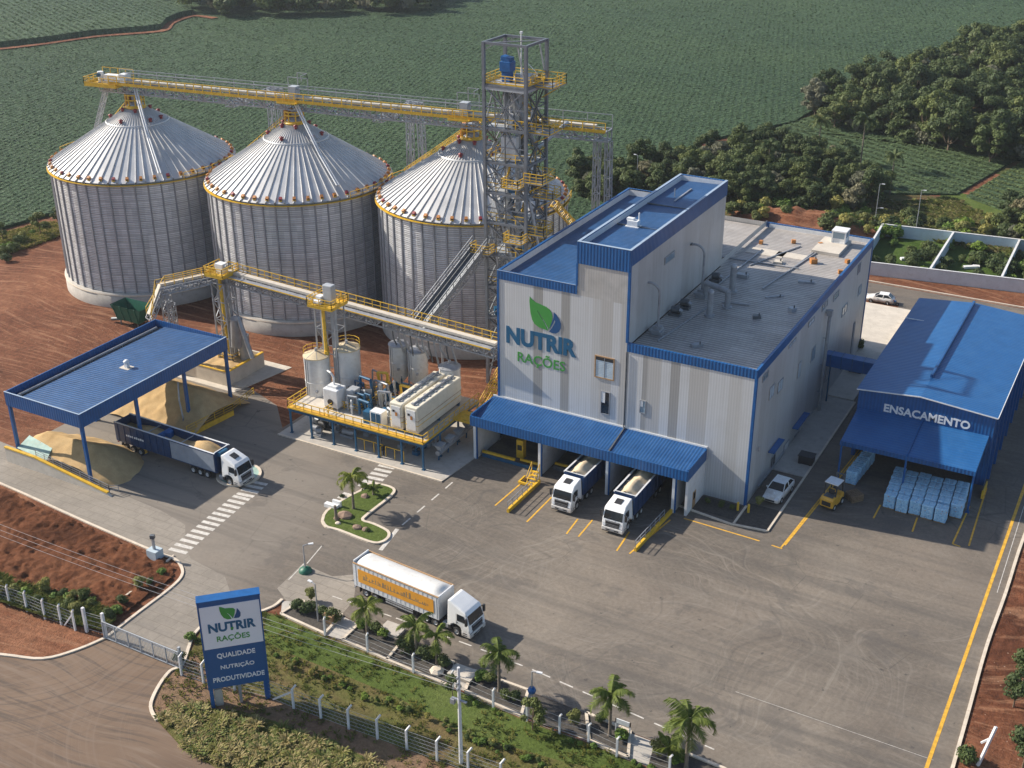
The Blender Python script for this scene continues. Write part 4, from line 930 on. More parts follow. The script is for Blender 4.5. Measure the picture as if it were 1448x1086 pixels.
b = MB(M_blue); b.box(sx0,sx1,sy0,sy0+.15,sz-1.9,sz); b.box(sx0,sx1,sy1-.15,sy1,sz-1.9,sz); b.use(M_bluey); b.box(sx0,sx0+.15,sy0+.15,sy1-.15,sz-1.9,sz); b.box(sx1-.15,sx1,sy0+.15,sy1-.15,sz-1.9,sz); b.use(M_bluedk); b.face((sx0+.15,sy0+.15,sz-1.7),(sx0+.15,sy1-.15,sz-1.7),(sx1-.15,sy1-.15,sz-1.7),(sx1-.15,sy0+.15,sz-1.7)); b.build('fascia', shed)
b = MB(M_steel); b.tube((sx0+1.1,sy0+1,sz-.75),(sx0+1.1,sy1-1,sz-.7),.16,n=8)
for k in range(9): b.box(sx0+.95,sx0+1.25,sy0+1.5+k*2.9,sy0+1.6+k*2.9,sz-1,sz-.6)
b.build('roof_pipe', rf)
b = MB(M_trailer); c = G(180,520,sz-.5); b.box(c.x-.25,c.x+.25,c.y-.25,c.y+.25,sz-.6,sz+.35); b.lathe((c.x,c.y,sz+.3), [(.4,0),(.45,.12),(.2,.35),(0,.38)], 10); b.use(M_concl); b.box(c.x-.9,c.x+.7,c.y-.6,c.y+.6,sz-.5,sz-.44); b.build('roof_ventilator', rf)
b = MB(M_flash); b.box(sx0-.02,sx1+.02,sy0-.02,sy0+.18,sz,sz+.03); b.box(sx1-.18,sx1+.02,sy0+.18,sy1,sz,sz+.03); b.build('edge_flashing', rf)
for x, y in ((sx0+.25,sy0+.3),(sx1-.25,sy0+.3),(sx1-.25,98.6),(sx1-.25,107.4),(sx1-.25,sy1-.3),(sx0+.25,sy1-.3),(sx0+.25,102.5)):
    b = MB(M_bluepl); b.box(x-.19,x+.19,y-.19,y+.19,0,sz-1.9); b.box(x-.4,x+.4,y-.4,y+.4,0,.08); 
    if x > -115 and 95 < y < 110: b.use(M_yellow); b.box(x-.32,x+.32,y-.32,y+.32,.08,1.3)
    b.build('post', shed)
def ridge_heap(x0, x1, y0, y1, ridge, slope, mat, name, label, z0=.0, step=.3, top=None, seed=0.0):
    (ax, ay, ah), (bx, by, bh) = ridge
    def h(x, y):
        dx, dy = bx-ax, by-ay; t = max(0, min(1, ((x-ax)*dx+(y-ay)*dy)/(dx*dx+dy*dy)))
        d = math.hypot(x-ax-t*dx, y-ay-t*dy); v = ah+(bh-ah)*t-d*slope*(1+.12*fbm(x+seed,y,.3))
        v = v-.35*max(0, .35-d*.2)
        v += .1*fbm(x+seed,y,.9)
        return z0+v if v > -.25 else None
    o = relief(name, x0, x1, y0, y1, step, h, mat, None); return tag(o, label, 'grain heap')
ridge_heap(sx0+.2, -104, 89.75, 98.2, ((-121,92.5,3.5),(-113.2,93.0,3.6)), .6, M_grain, 'grain_heap', 'golden grain heap spilling out behind the low wall at the near end of the shed')
ridge_heap(-123, -107.5, 104.6, 118, ((-121,111,4.2),(-111.5,110.5,4.3)), .62, M_grain, 'grain_heap', 'grain heap in the shade at the far end of the shed, behind the truck', seed=9)
rt = thing('retaining_wall', (-116,88.8,0), 'low concrete retaining wall with yellow coping and rail at the near end of the shed', 'wall')
wl = [G(16,652), G(148,700)]
zt = [G(14,628), 0]
b = MB(M_concl); a, c = Vector((-124.4,88.7,0)), Vector((-106.6,88.9,0))
prof = [(-124.4,0),(-106.0,0),(-106.6,.35),(-113,1.2),(-119,2.0),(-124.4,2.05)]; b.extr(prof, 88.55, 88.85); b.build('wall', rt)
b = MB(M_yellow); top = [(-124.4,2.05),(-119,2.0),(-113,1.2),(-106.6,.35)]
for p, q in zip(top, top[1:]): b.beam((p[0],88.7,p[1]+.08),(q[0],88.7,q[1]+.08),.4,.18)
b.build('coping', rt); b = MB(M_steel); rail(b, [(p[0],88.95,p[1]) for p in top[1:]], 1.0, 1.6, .06, 2); rail(b, [(-106.6,88.95,.3),(-105.9,89.8,.1)],1.0,1,.06,2); b.build('guard_rail', rt)
b = MB(M_teal); b.add([(-122.8,89.2,2.12),(-117.5,89.2,1.75),(-118.2,90.9,2.5),(-122.8,91.4,2.95)],[(0,1,2,3)]); b.build('plastic_cover', rt)
rt = thing('retaining_wall', (-109,112,0), 'yellow edged pen rail round the far grain heap beside the truck lane', 'barrier')
b = MB(M_yellow); P_ = [Vector((-108.3,104.6,.35)),Vector((-107.4,112.8,.35))]; b.beam(P_[0],P_[1],.25,.7); b.beam((-115,104.2,.3),P_[0],.25,.6); b.build('kerb_beam', rt); b = MB(M_yellow); rail(b,[P_[0]+Vector((0,0,.3)),P_[1]+Vector((0,0,.3)),(-108.2,118.2,.6)],1.1,1.7,.07,2); b.build('guard_rail', rt)
b = MB(M_steel); pts = [(-110.6,106.3,.1),(-110.2,106.1,2),(-110.9,106.5,4.2),(-111.4,107.2,6.5)]; b.path(pts,.12,6); b.build('hose', rt)
# round turning pad
pad = MB(M_teal); c = G(338,672); pad.lathe((c.x,c.y,0), [(0,.16),(2.5,.16),(2.5,0)], 28, False); pad.use(M_kerb); pad.lathe((c.x,c.y,0), [(2.5,.0),(2.5,.22),(2.85,.22),(2.85,0)], 28, False)
tag(pad.build('pit_cover'), 'round pale teal pit cover with a concrete rim in front of the shed', 'pit cover')
# green hopper trailer and bunker behind the shed
gt = thing('grain_hopper', G(190,462), 'dark green open topped hopper behind the blue receiving shed', 'hopper')
c = G(186,458); b = MB(M_green)
for z0_, z1_, w0_, w1_ in ((1.0,3.6,1.5,2.4),):
    vs = [(c.x-w0_,c.y-1.2,z0_),(c.x+w0_+1.5,c.y-1.2,z0_),(c.x+w0_+1.5,c.y+1.2,z0_),(c.x-w0_,c.y+1.2,z0_),(c.x-w1_,c.y-1.7,z1_),(c.x+w1_+1.7,c.y-1.7,z1_),(c.x+w1_+1.7,c.y+1.7,z1_),(c.x-w1_,c.y+1.7,z1_)]
    b.add(vs, [(0,3,2,1),(0,1,5,4),(1,2,6,5),(2,3,7,6),(3,0,4,7)])
for k in range(4): b.beam((c.x-1.6+k*1.5,c.y-1.25,1.0),(c.x-1.9+k*1.6,c.y-1.75,3.6),.14)
b.build('bin', gt); b = MB(M_steeldk)
for x in (-1.2,2.6):
    for y in (-1,1): b.beam((c.x+x,c.y+y,0),(c.x+x,c.y+y,1.1),.16)
b.tube((c.x-3.4,c.y-.8,.5),(c.x-1.4,c.y-.6,.9),.3,n=8); b.build('support_leg', gt)
bn = thing('grain_bunker', (-121,122,0), 'low concrete bunker of golden grain under the sloping conveyor', 'bunker')
b = MB(M_concl); bx0,bx1,by0,by1 = -127.5,-113.8,119.3,127.3
for q in ((bx0,bx1,by0,by0+.3),(bx0,bx1,by1-.3,by1),(bx0,bx0+.3,by0+.3,by1-.3),(bx1-.3,bx1,by0+.3,by1-.3)): b.box(*q,0,2.3)
b.box(-121.2,-120.9,by0+.3,by1-.3,0,2.2); b.build('wall', bn); b = MB(M_yellow); b.box(-121,bx1+.05,by0-.06,by0+.2,2.3,2.4); b.box(bx1-.36,bx1+.05,by0+.36,by1,2.3,2.45); b.build('coping', bn); b = MB(M_concl); b.use(M_teal); b.face((bx0+.3,by0+.3,2.1),(-121.2,by0+.3,2.1),(-121.2,by1-.3,2.2),(bx0+.3,by1-.3,2.2)); b.build('cover', bn)
ridge_heap(-120.8,-114.2,by0+.35,by1-.35,((-119,123,2.5),(-116,123.5,2.6)),.25,M_grain,'grain_heap','flat golden grain heap inside the concrete bunker behind the shed', 0.0, .25)

# ================================================================== SILOS
SILOS = [((-155.2,148.4),15.1,21.5,'leftmost of the three corrugated grain silos, standing alone beside red soil'), ((-124.1,151.6),14.6,21.8,'middle one of the three corrugated grain silos'), ((-95.0,157.6),14.6,21.5,'rightmost corrugated grain silo, partly behind the elevator tower')]
NR = 46
vent = None; capv = None
for si, ((cx_, cy_), R_, ez_, lab) in enumerate(SILOS):
    s = thing('grain_silo', (cx_,cy_,0), lab, 'silo', 0, 'corrugated grain silos'); AZ = ez_+8.75
    b = MB(M_silo); b.lathe((cx_,cy_,0), [(R_,2.6),(R_,ez_)], 96)
    b.use(M_siloleg)
    for k in range(NR):
        t = 2*math.pi*(k+.5)/NR; e = Vector((math.cos(t),math.sin(t),0)); b.beam(Vector((cx_,cy_,2.6))+e*(R_+.09), Vector((cx_,cy_,ez_))+e*(R_+.09), .17, .22)
    b.build('wall', s)
    b = MB(M_conc); b.lathe((cx_,cy_,0), [(R_+.55,0),(R_+.55,2.5),(R_-.2,2.62)], 72); b.use(M_kerb); b.lathe((cx_,cy_,0), [(R_+.62,2.2),(R_+.62,2.35),(R_+.5,2.5)], 72); b.build('base_ring', s)
    b = MB(M_siloroof); NS = 66; vs = []; r_t = 1.5
    for k in range(NS):
        t0 = 2*math.pi*k/NS; dt = 2*math.pi/NS
        def pt(fr, r, dz): a = t0+dt*fr; z = AZ-(AZ-ez_)*(r-r_t)/(R_+.45-r_t); return (cx_+r*math.cos(a), cy_+r*math.sin(a), z+dz)
        ro = R_+.45
        b.face(pt(0,ro,0),pt(.8,ro,0),pt(.8,r_t,0),pt(0,r_t,0)); b.face(pt(.8,ro,0),pt(.85,ro,.21),pt(.85,r_t,.08),pt(.8,r_t,0)); b.face(pt(.85,ro,.21),pt(.93,ro,.21),pt(.93,r_t,.08),pt(.85,r_t,.08)); b.use(M_siloseam); b.face(pt(.93,ro,.21),pt(1,ro,0),pt(1,r_t,0),pt(.93,r_t,.08)); b.use(M_siloroof)
    for rr in (5.2,):
        z = AZ-(AZ-ez_)*(rr-r_t)/(R_+.45-r_t); b.lathe((cx_,cy_,z), [(rr+.05,.0),(rr+.02,.2),(rr-.1,.25)], 66)
    b.build('roof', s)
    b = MB(M_yellow); b.lathe((cx_,cy_,ez_), [(R_+.1,-.42),(R_+.6,-.42),(R_+.6,-.3),(R_+.1,-.3)], 72, False);  b.build('eave_ring', s)
    # back walkway rail at the eave
    b = MB(M_yellow); arc = [(cx_+(R_+.7)*math.cos(t), cy_+(R_+.7)*math.sin(t), ez_-.3) for t in [math.pi*(.86+.045*k) for k in range(6)]]; rail(b, arc, 1.2, 2.2, .08); b.build('eave_rail', s); b = MB(M_yellow); arc = [(cx_+(R_+.7)*math.cos(t), cy_+(R_+.7)*math.sin(t), ez_-.3) for t in [math.pi*(-.12+.05*k) for k in range(6)]]; rail(b, arc, 1.2, 2.2, .08); b.build('eave_rail', s)
    # stairs up the left slope with yellow hand rail
    b = MB(M_yellow); ta = math.pi*.93 if si else math.pi*.9; e = Vector((math.cos(ta),math.sin(ta),0)); c = Vector((cx_,cy_,0))
    p, q = c+e*(R_+.2)+Vector((0,0,ez_+.35)), c+e*2+Vector((0,0,AZ)); n_ = Vector((-e.y,e.x,0))
    for sgn in (-.45,.45): rail(b, [p+n_*sgn, q+n_*sgn], .9, 1.5, .07, 1)
    for k in range(24): m = p.lerp(q,k/23); b.beam(m-n_*.45, m+n_*.45, .25, .05)
    b.build('roof_ladder', s)
    nv = 44
    for k in range(nv):
        t = 2*math.pi*(k+.3)/nv; e = Vector((math.cos(t),math.sin(t),0))
        col = M_red if (k*7+si) % 9 < 2 else M_orange
        b = MB(col); b.cbox(Vector((0,0,.25)), (.5,.46,.38), 0, 0, .0); b.use(M_yellow); b.cbox((.32,0,.1), (.1,.5,.22)); b.use(M_black); b.cbox((.16,0,.24),(.3,.3,.24))
        if vent is None or k < 2:
            o = b.build('eave_vent', s, local=True)
            if k == 0: vent = {}
            vent[col.name] = o.data
        else:
            o = bpy.data.objects.new('eave_vent', vent[col.name]) if col.name in vent else b.build('eave_vent', s, local=True)
            if o.name not in COL.objects: COL.objects.link(o)
            vent[col.name] = o.data; o.parent = s
        z = AZ-(AZ-ez_)*(R_-.25-r_t)/(R_+.45-r_t); o.location = e*(R_-.25)+Vector((0,0,z)); o.rotation_euler = (0, math.atan2(AZ-ez_, R_+.45-r_t), t)
    for k in range(11):
        t = 2*math.pi*(k+.5)/11; rr = 2.3 if k % 2 else 4.4; z = AZ-(AZ-ez_)*(rr-r_t)/(R_+.45-r_t)
        b = MB(M_red); b.tube((0,0,0),(0,0,.45),.24,n=8); b.lathe((0,0,.4), [(.38,0),(.38,.12),(0,.3)], 8)
        o = bpy.data.objects.new('roof_vent', capv) if capv else b.build('roof_vent', s, local=True)
        if o.name not in COL.objects: COL.objects.link(o); o.parent = s
        capv = o.data; o.location = (rr*math.cos(t), rr*math.sin(t), z)
    b = MB(M_yellow); b.lathe((cx_,cy_,AZ), [(r_t+.1,-.15),(r_t+.25,-.1),(r_t+.25,.15),(r_t-.1,.25)], 24); b.use(M_steel); b.lathe((cx_,cy_,AZ), [(r_t,.2),(r_t*.9,.5),(.8,.9)], 24); b.build('roof_collar', s)
    # filling head: yellow hopper cage under the conveyor
    b = MB(M_yellow); zb = AZ+.2; zt_ = 32.5
    for k in range(8):
        t = math.pi/4*k; p = Vector((cx_+1.45*math.cos(t), cy_+1.45*math.sin(t), zb)); b.beam(p, p+Vector((0,0,zt_-zb)), .16)
    for z in (zb+.1,zb+1.1,zt_-.1): b.lathe((cx_,cy_,z), [(1.4,-.09),(1.55,-.09),(1.55,.09),(1.4,.09)], 16, False)
    b.use(M_orange); b.box(cx_-1.35,cx_-.7,cy_-1,cy_+.4,zb,zt_); b.use(M_steel); b.tube((cx_,cy_,zb),(cx_,cy_,zt_),.55,n=12); b.build('filling_head', s)

# ================================================================== OVERHEAD CONVEYOR
oc = thing('overhead_conveyor', (-116,153,32.6), 'long horizontal grain conveyor with yellow walkway running over the three silo tops', 'conveyor')
A_, B_ = Vector((-161.5,147.8,32.7)), Vector((-72.2,158.0,32.7)); D_ = (B_-A_).normalized(); Nn = Vector((D_.y,-D_.x,0))     # towards the yard
b = MB(M_steel); lattice(b, A_+Vector((0,0,.6)), B_+Vector((0,0,.6)), 1.9, 1.5, 1.9, .2, .15); b.build('truss', oc)
b = MB(M_concl); m0 = A_+D_*5+Vector((0,0,2.0)); b.beam(m0-Vector((0,0,.25)), B_-D_*2+Vector((0,0,1.75)), .8, .4); b.use(M_steel)
for k in range(28): p = m0+D_*(k*3.0-.0); b.beam(p-Vector((0,0,.6)), p+Vector((0,0,.0)), .9, .07)
b.build('belt_casing', oc)
b = MB(M_steel); o1 = Nn*1.55+Vector((0,0,1.4)); b.beam(A_+o1+D_*3, B_+o1, 1.0, .12); b.use(M_yellow); b.beam(A_+Nn*2.05+D_*3+Vector((0,0,1.5)), B_+Nn*2.05+Vector((0,0,1.5)), .06, .36)
b.build('walkway', oc)
b = MB(M_yellow); rail(b, [A_+Nn*2.02+Vector((0,0,1.5))+D_*3, B_+Nn*2.02+Vector((0,0,1.5))], 1.25, 1.7, .12, 1, .3); b.build('walkway_rail', oc)
b = MB(M_steel); rail(b, [A_-Nn*1.1+Vector((0,0,1.4))+D_*3, B_-Nn*1.1+Vector((0,0,1.4))], 1.9, 3.8, .09, 1); b.beam(A_+D_*5+Vector((0,0,3.1))+Nn*.2, B_-D_*14+Vector((0,0,3.1))+Nn*.2, .16, .16); b.build('cable_rail', oc)
b = MB(M_yellow); hp = A_+D_*1.2; 
b.beam(hp-D_*3.0+Vector((0,0,1.0)), hp+D_*3.4+Vector((0,0,1.0)), 5.0, .3)
hz = Vector((0,0,1.15)); cs = [hp-D_*3.0-Nn*2.5+hz, hp-D_*3.0+Nn*2.5+hz, hp+D_*3.4+Nn*2.5+hz]; rail(b, cs, 1.2, 1.3, .09, 2, .3); rail(b, [cs[0], hp+D_*3.4-Nn*2.5+hz], 1.9, 1.6, .09, 1, .3)
b.build('head_platform', oc)
b = MB(M_white); b.cbox(hp+D_*1.0+Vector((0,0,2.0)), (2.6,1.2,1.1), math.atan2(D_.y,D_.x)); b.tube(hp-D_*1.4+Vector((0,0,1.2)), hp-D_*1.4+Vector((0,0,2.9)), .5, n=10); b.cbox(hp+D_*3.6+Vector((0,0,2.2)), (1.2,1.6,1.4), math.atan2(D_.y,D_.x)); b.use(M_bluedk); b.tube(hp-D_*1.4-Nn*.7+Vector((0,0,2.4)), hp-D_*1.4+Nn*.7+Vector((0,0,2.4)), .35, n=10); b.build('drive_unit', oc)
for (c_, r_, z_, l_) in SILOS[1:]:
    t = (Vector((c_[0],c_[1],32.7))-A_).dot(D_); m = A_+D_*t
    b = MB(M_yellow); rail(b, [m-D_*1.6+Nn*2.6+Vector((0,0,1.4)), m+D_*1.6+Nn*2.6+Vector((0,0,1.4))], 1.2, 1.1, .09, 1, .3); b.beam(m-D_*1.7+Nn*1.5+Vector((0,0,1.25)), m+D_*1.7+Nn*1.5+Vector((0,0,1.25)), 2.3, .2)
    b.use(M_steel); rail(b, [m-D_*2-Nn*1.6+Vector((0,0,1.4)), m+D_*1.6-Nn*1.6+Vector((0,0,1.4))], 3.0, 1.8, .1, 1); rail(b, [m-D_*.2-Nn*1.6+Vector((0,0,4.3)), m+D_*1.6-Nn*1.6+Vector((0,0,4.3)), m+D_*1.6+Nn*.2+Vector((0,0,4.3))], .9, 1.8, .09, 0)
    b.use(M_greyp); b.cbox(m+Vector((0,0,2.5)), (1.3,1.3,1.9), .1); b.build('discharge_platform', oc)
# pipes from the conveyor down the right of each roof
def roofpt(i, ang, rr):
    (c_, r_, z_, l_) = SILOS[i]; AZ = z_+8.75; return Vector((c_[0]+rr*math.cos(ang), c_[1]+rr*math.sin(ang), AZ-8.75*(rr-1.5)/(r_+.45-1.5)+.2))
b = MB(M_trailer)
for i, (a0, r1) in enumerate(((-.62,14.6),(-.45,13.2),)):
    b = MB(M_trailer)
    (c_, r_, z_, l_) = SILOS[i]; m = Vector((c_[0]+.8, c_[1]-.6, 33.5)); e = roofpt(i, a0, r1); 
    for dx in (0,.55): b.tube(m+Vector((dx,0,0)), roofpt(i,a0+dx*.07,8)+Vector((0,0,.35)), .14, n=8); b.tube(roofpt(i,a0+dx*.07,8)+Vector((0,0,.35)), roofpt(i,a0+dx*.05,r1)+Vector((0,0,.2)), .14, n=8)
    b.build('down_pipe', oc)
b = MB(M_steel); lattice(b, A_+D_*.5+Vector((0,0,0)), roofpt(0, math.pi*1.02, 9.5), .6, .6, 1.0, .1); b.build('stay_brace', oc)
for (x, y, lab) in ((-138.6,164.6,'grey lattice support behind the gap between the left and middle silos'), (-111.6,167.2,'grey lattice support behind the gap between the middle and right silos')):
    lt = thing('lattice_support', (x,y,0), lab, 'support tower', 0, 'lattice supports of the overhead conveyor'); t = (Vector((x,y,32.7))-A_).dot(D_); m = A_+D_*t
    b = MB(M_steel)
    for s in (-1.0,1.0): lattice(b, (x+s*1.7,y,0), (x+s*1.0,y,31.8), .9, .9, 2.7, .16, .09)
    b.build('column', lt); b = MB(M_steel); b.beam((x-1.6,y,31.9),(x+1.6,y,31.9),.3); lattice(b, (x,y,31.7), (m.x,m.y+.6,31.9), 1.6, .6, 1.4, .12, .1); b.build('bracket', lt)
lt = thing('lattice_support', (-73.4,158,0), 'grey lattice support under the free end of the overhead conveyor right of the tower', 'support tower', 0, 'lattice supports of the overhead conveyor')
b = MB(M_steel)
for s in (-1.0,1.0): lattice(b, (-73.4+s*1.2,159.0,0), (-73.2+s*.9,158.0,32.4), .8, .8, 2.6, .15, .085)
b.build('column', lt)

# ================================================================== ELEVATOR TOWER
tx0, tx1, ty0, ty1, tz = -81.55, -75.3, 138.6, 144.3, 48.8
tw = thing('elevator_tower', ((tx0+tx1)/2,(ty0+ty1)/2,0), 'tall grey steel elevator tower with yellow platforms and a blue drive at its top', 'tower')
for x in (tx0,tx1):
    for y in (ty0,ty1): b = MB(M_towersteel); b.box(x-.2,x+.2,y-.2,y+.2,0,tz); b.build('column', tw)
levels = [5.5,10.5,15.2,20.0,24.6,28.8,33.0,37.6,43.2]
for z in levels+[tz-.15]:
    b = MB(M_towersteel)
    for p, q in (((tx0,ty0),(tx1,ty0)),((tx1,ty0),(tx1,ty1)),((tx1,ty1),(tx0,ty1)),((tx0,ty1),(tx0,ty0))): b.beam((*p,z),(*q,z),.26,.32)
    b.build('ring_beam', tw)
b = MB(M_steeldk); cor = [(tx0,ty0),(tx1,ty0),(tx1,ty1),(tx0,ty1)]; zs = [0]+levels
for i in range(len(zs)-1):
    for k in range(4):
        p, q = cor[k], cor[(k+1)%4]; b.use(M_towersteel if k % 2 == 0 else M_steeldk); zm_ = (zs[i]+zs[i+1])/2; b.beam((*p,zm_),(*q,zm_),.12)
        if (i+k) % 4 == 3: m = ((p[0]+q[0])/2,(p[1]+q[1])/2); b.beam((*p,zs[i]),(*m,zs[i+1]),.17); b.beam((*q,zs[i]),(*m,zs[i+1]),.17)
        else: b.beam((*p,zs[i]),(*q,zs[i+1]),.17); b.beam((*q,zs[i]),(*p,zs[i+1]),.17)
for y in (ty0,ty1): b.use(M_steel); b.beam((tx1,y,levels[-1]),(tx1-1.2,y,tz-.2),.16); b.beam((tx0,y,levels[-1]+4.5),(tx0+1.6,y,tz-.2),.12)
b.beam((tx0,ty0,tz-.2),(tx1,ty1,tz-.2),.12)
for i in range(1, len(zs)-1):
    for k in range(4):
        p, q = Vector((*cor[k],0)), Vector((*cor[(k+1)%4],0)); m = (p+q)/2; dz_ = Vector((0,0,1)); b.use(M_steeldk if (i+k) % 2 else M_towersteel)
        b.beam(m+dz_*zs[i], m+dz_*zs[i+1], .13); b.beam(p.lerp(q,.25)+dz_*zs[i], p+dz_*(zs[i]+1.6), .1); b.beam(p.lerp(q,.75)+dz_*zs[i], q+dz_*(zs[i]+1.6), .1)
    b.beam((*cor[0],zs[i]),(*cor[2],zs[i]),.14); b.beam((*cor[1],zs[i]),(*cor[3],zs[i]),.14)
for i in range(1, len(zs)-1):
    za, zb = Vector((0,0,zs[i])), Vector((0,0,zs[i+1])); c2 = [Vector((*c,0)) for c in cor]; mid = [(c2[k]+c2[(k+1)%4])/2 for k in range(4)]
    for k in range(4): b.use(M_steeldk if k % 2 else M_towersteel); b.beam(mid[k]+za, mid[(k+1)%4]+zb, .1); b.beam(c2[k].lerp(mid[k],.5)+za, mid[k]+(za+zb)/2, .09); b.beam(c2[(k+1)%4].lerp(mid[k],.5)+zb, mid[k]+(za+zb)/2, .09)
b.build('bracing', tw)
for i, z in enumerate(levels[1:], 1):
    b = MB(M_greyp)
    if i in (8,6,4): b.box(tx0+.15,tx1-.15,ty0+.15,ty1-.15,z+.16,z+.26)
    elif i % 2: b.box(tx0+.15,tx0+3.2,ty0+.15,ty1-.15,z+.16,z+.26)
    else: b.box(tx0+2.6,tx1-.15,ty0+.15,ty1-.15,z+.16,z+.26)
    b.build('floor_grating', tw)
b = MB(M_greyp); b.box(tx0-.1,tx1+.1,ty0-.1,ty1+.1,levels[-1]-.5,levels[-1]-.16); b.build('floor_grating', tw)
for i, z in enumerate(levels[2:], 2):
    b = MB(M_yellow); e = .1; zz = z+.26
    ring = [(tx0+e,ty0+e,zz),(tx1-e,ty0+e,zz),(tx1-e,ty1-e,zz),(tx0+e,ty1-e,zz),(tx0+e,ty0+e,zz)]
    rail(b, ring if i in (8,6) else ring[:2] if i % 3 else ring[:3], 1.15, 1.4, .09, 2 if i == 8 else 1, .22 if i == 8 else None); b.build('platform_rail', tw)
# projecting balconies on the right and front
for z, xo, y0_, y1_ in ((43.0,2.6,ty0+2.4,ty1+.6),(37.4,3.2,ty0+.6,ty0+4.4),(31.0,2.8,ty0-.6,ty0+3),(28.2,2.9,ty0+2.2,ty0+4.6),(23.6,2.6,ty0+.2,ty0+3),(18.0,2.6,ty0,ty0+3)):
    b = MB(M_steel); b.box(tx1-.4,tx1+xo,y0_,y1_,z,z+.14); b.use(M_yellow); rail(b, [(tx1,y0_,z+.14),(tx1+xo,y0_,z+.14),(tx1+xo,y1_,z+.14),(tx1,y1_,z+.14)], 1.3, 1.1, .08, 2, .14); b.beam((tx1,(y0_+y1_)/2,z-1.6),(tx1+xo,(y0_+y1_)/2,z),.12); b.build('balcony', tw)
for z, x0_, x1_ in ((20.3,tx0-1.6,tx0+1.3),(30.2,tx1-2.8,tx1-.3),(22.6,tx1-2.6,tx1+.2)):
    b = MB(M_steel); b.box(x0_,x1_,ty0-1.7,ty0+.2,z,z+.14); b.use(M_yellow); rail(b, [(x0_,ty0,z+.14),(x0_,ty0-1.7,z+.14),(x1_,ty0-1.7,z+.14),(x1_,ty0,z+.14)], 1.2, .9, .08, 2, .14); b.build('balcony', tw)
# zigzag stairs inside
b = MB(M_yellow)
for i in range(2, len(levels)):
    z0_, z1_ = levels[i-1]+.3, levels[i]+.3; y = ty1-1.0; xa, xb_ = (tx0+.8, tx1-.8) if i % 2 else (tx1-.8, tx0+.8)
    for s in (-.4,.4):
        b.use(M_yellow); b.beam((xa,y+s,z0_),(xb_,y+s,z1_),.08,.25); b.beam((xa,y+s,z0_+1),(xb_,y+s,z1_+1),.06)
    b.use(M_steel)
    for k in range(14): p = Vector((xa,y,z0_)).lerp(Vector((xb_,y,z1_)),k/13); b.box(p.x-.13,p.x+.13,y-.38,y+.38,p.z-.02,p.z+.02)
b.build('stair', tw)
# bucket legs, ducts and spouts
b = MB(M_greyp)
b.box(tx0+1.7,tx0+2.3,ty0+2.6,ty0+3.1,0,44.5); b.box(tx0+3.2,tx0+3.8,ty0+2.6,ty0+3.1,0,44.5); b.box(tx0+1.6,tx0+3.9,ty0+2.4,ty0+3.3,41.6,43.0); b.use(M_greyp); b.box(tx0+1.8,tx0+3.4,ty0+3.4,ty0+4.6,37.9,41.6); b.use(M_trailer); b.box(tx0+2.2,tx0+4.4,ty0+.5,ty0+1.5,33.4,36.6); b.box(tx0+.6,tx0+2,ty0+.6,ty0+1.6,25.2,27.6); b.build('bucket_leg', tw)
b = MB(M_bluepl); b.box(tx0+1.8,tx0+3.0,ty0+1.5,ty0+2.6,43.5,44.9); b.box(tx0+1.6,tx0+3.2,ty0+1.3,ty0+2.8,44.9,46.2); b.cbox((tx0+2.4,ty0+2,46.5),(1.4,1.2,.6),0,0,.15); b.build('elevator_head', tw, bevel=.06)
b = MB(M_greyp); b.tube((tx0+4.4,ty0+2.5,44.2),(tx0+5.8,ty0+2.5,44.2),.6,n=12); b.use(M_steeldk); b.tube((tx0+4.8,ty0+4,44.0),(tx0+6,ty0+4,44.0),.5,n=12); b.build('drive_motor', tw)
b = MB(M_steel)
for p, q, r in (((tx0+3,ty0+2,42),(tx1-.6,ty0+4.2,34.5),.3),((tx1-.6,ty0+4.2,34.5),(-78.5,157.0,34.6),.3),((tx0+2,ty0+2,42),(tx0+.8,ty0+4.8,36),.28),((tx0+.8,ty0+4.8,36),(-87.0,156.2,34.8),.28),((tx1-1.2,ty0+1,33),(tx1+1.4,ty0+1.2,22),.24),((tx1+1.4,ty0+1.2,22),(-71.6,ty0+.5,19.5),.24),((tx0+1.2,ty0+.6,28),(tx0+3.8,ty0+.4,20),.26),((tx0+3.8,ty0+.4,20),(tx0+3.6,ty0-.3,9),.26),((tx1-1.5,ty1-.6,33),(tx1-.4,ty1+.6,16),.26),((tx0+.6,ty0+.4,24),(tx0+2.4,ty0+.2,15),.22)):
    b.tube(p, q, r, n=8)
b.build('spout', tw)
b = MB(M_trailer); b.tube((tx0+2.6,ty1-.3,43),(tx0+2.6,ty1-.3,tz+.6),.08,n=6); b.cbox((tx0+2.6,ty1-.3,tz+.5),(.3,.3,.3)); b.tube((tx1,ty1,43),(tx0+3.2,ty1-.4,45.8),.05,n=5); b.build('mast', tw)
# yellow braced chute on the far side
b = MB(M_yellow); p, q = Vector((tx1+.3,ty1+2,26)), Vector((-71.9,153,18.2)); lattice(b, p, q, .8, .9, 1.0, .1); b.build('stair_flight', tw)
# filler machinery: gearboxes and valves
rr_ = random.Random(5)
for k in range(54):
    z = rr_.choice(levels[1:8])+.3; x, y = rr_.uniform(tx0+.6,tx1-.6), rr_.uniform(ty0+.4,ty1-.6); b = MB(rr_.choice([M_greyp,M_steel,M_trailer,M_steeldk,M_bluedk,M_yellow]))
    if k % 2: b.cbox((x,y,z+.5),(rr_.uniform(.5,1.3),rr_.uniform(.5,1),1.0),rr_.uniform(0,1))
    else: b.tube((x,y,z),(x+rr_.uniform(-.8,.8),y+rr_.uniform(-.5,.5),z+rr_.uniform(1.6,3.4)),rr_.uniform(.15,.38),n=8)
    b.build('valve_gear', tw)

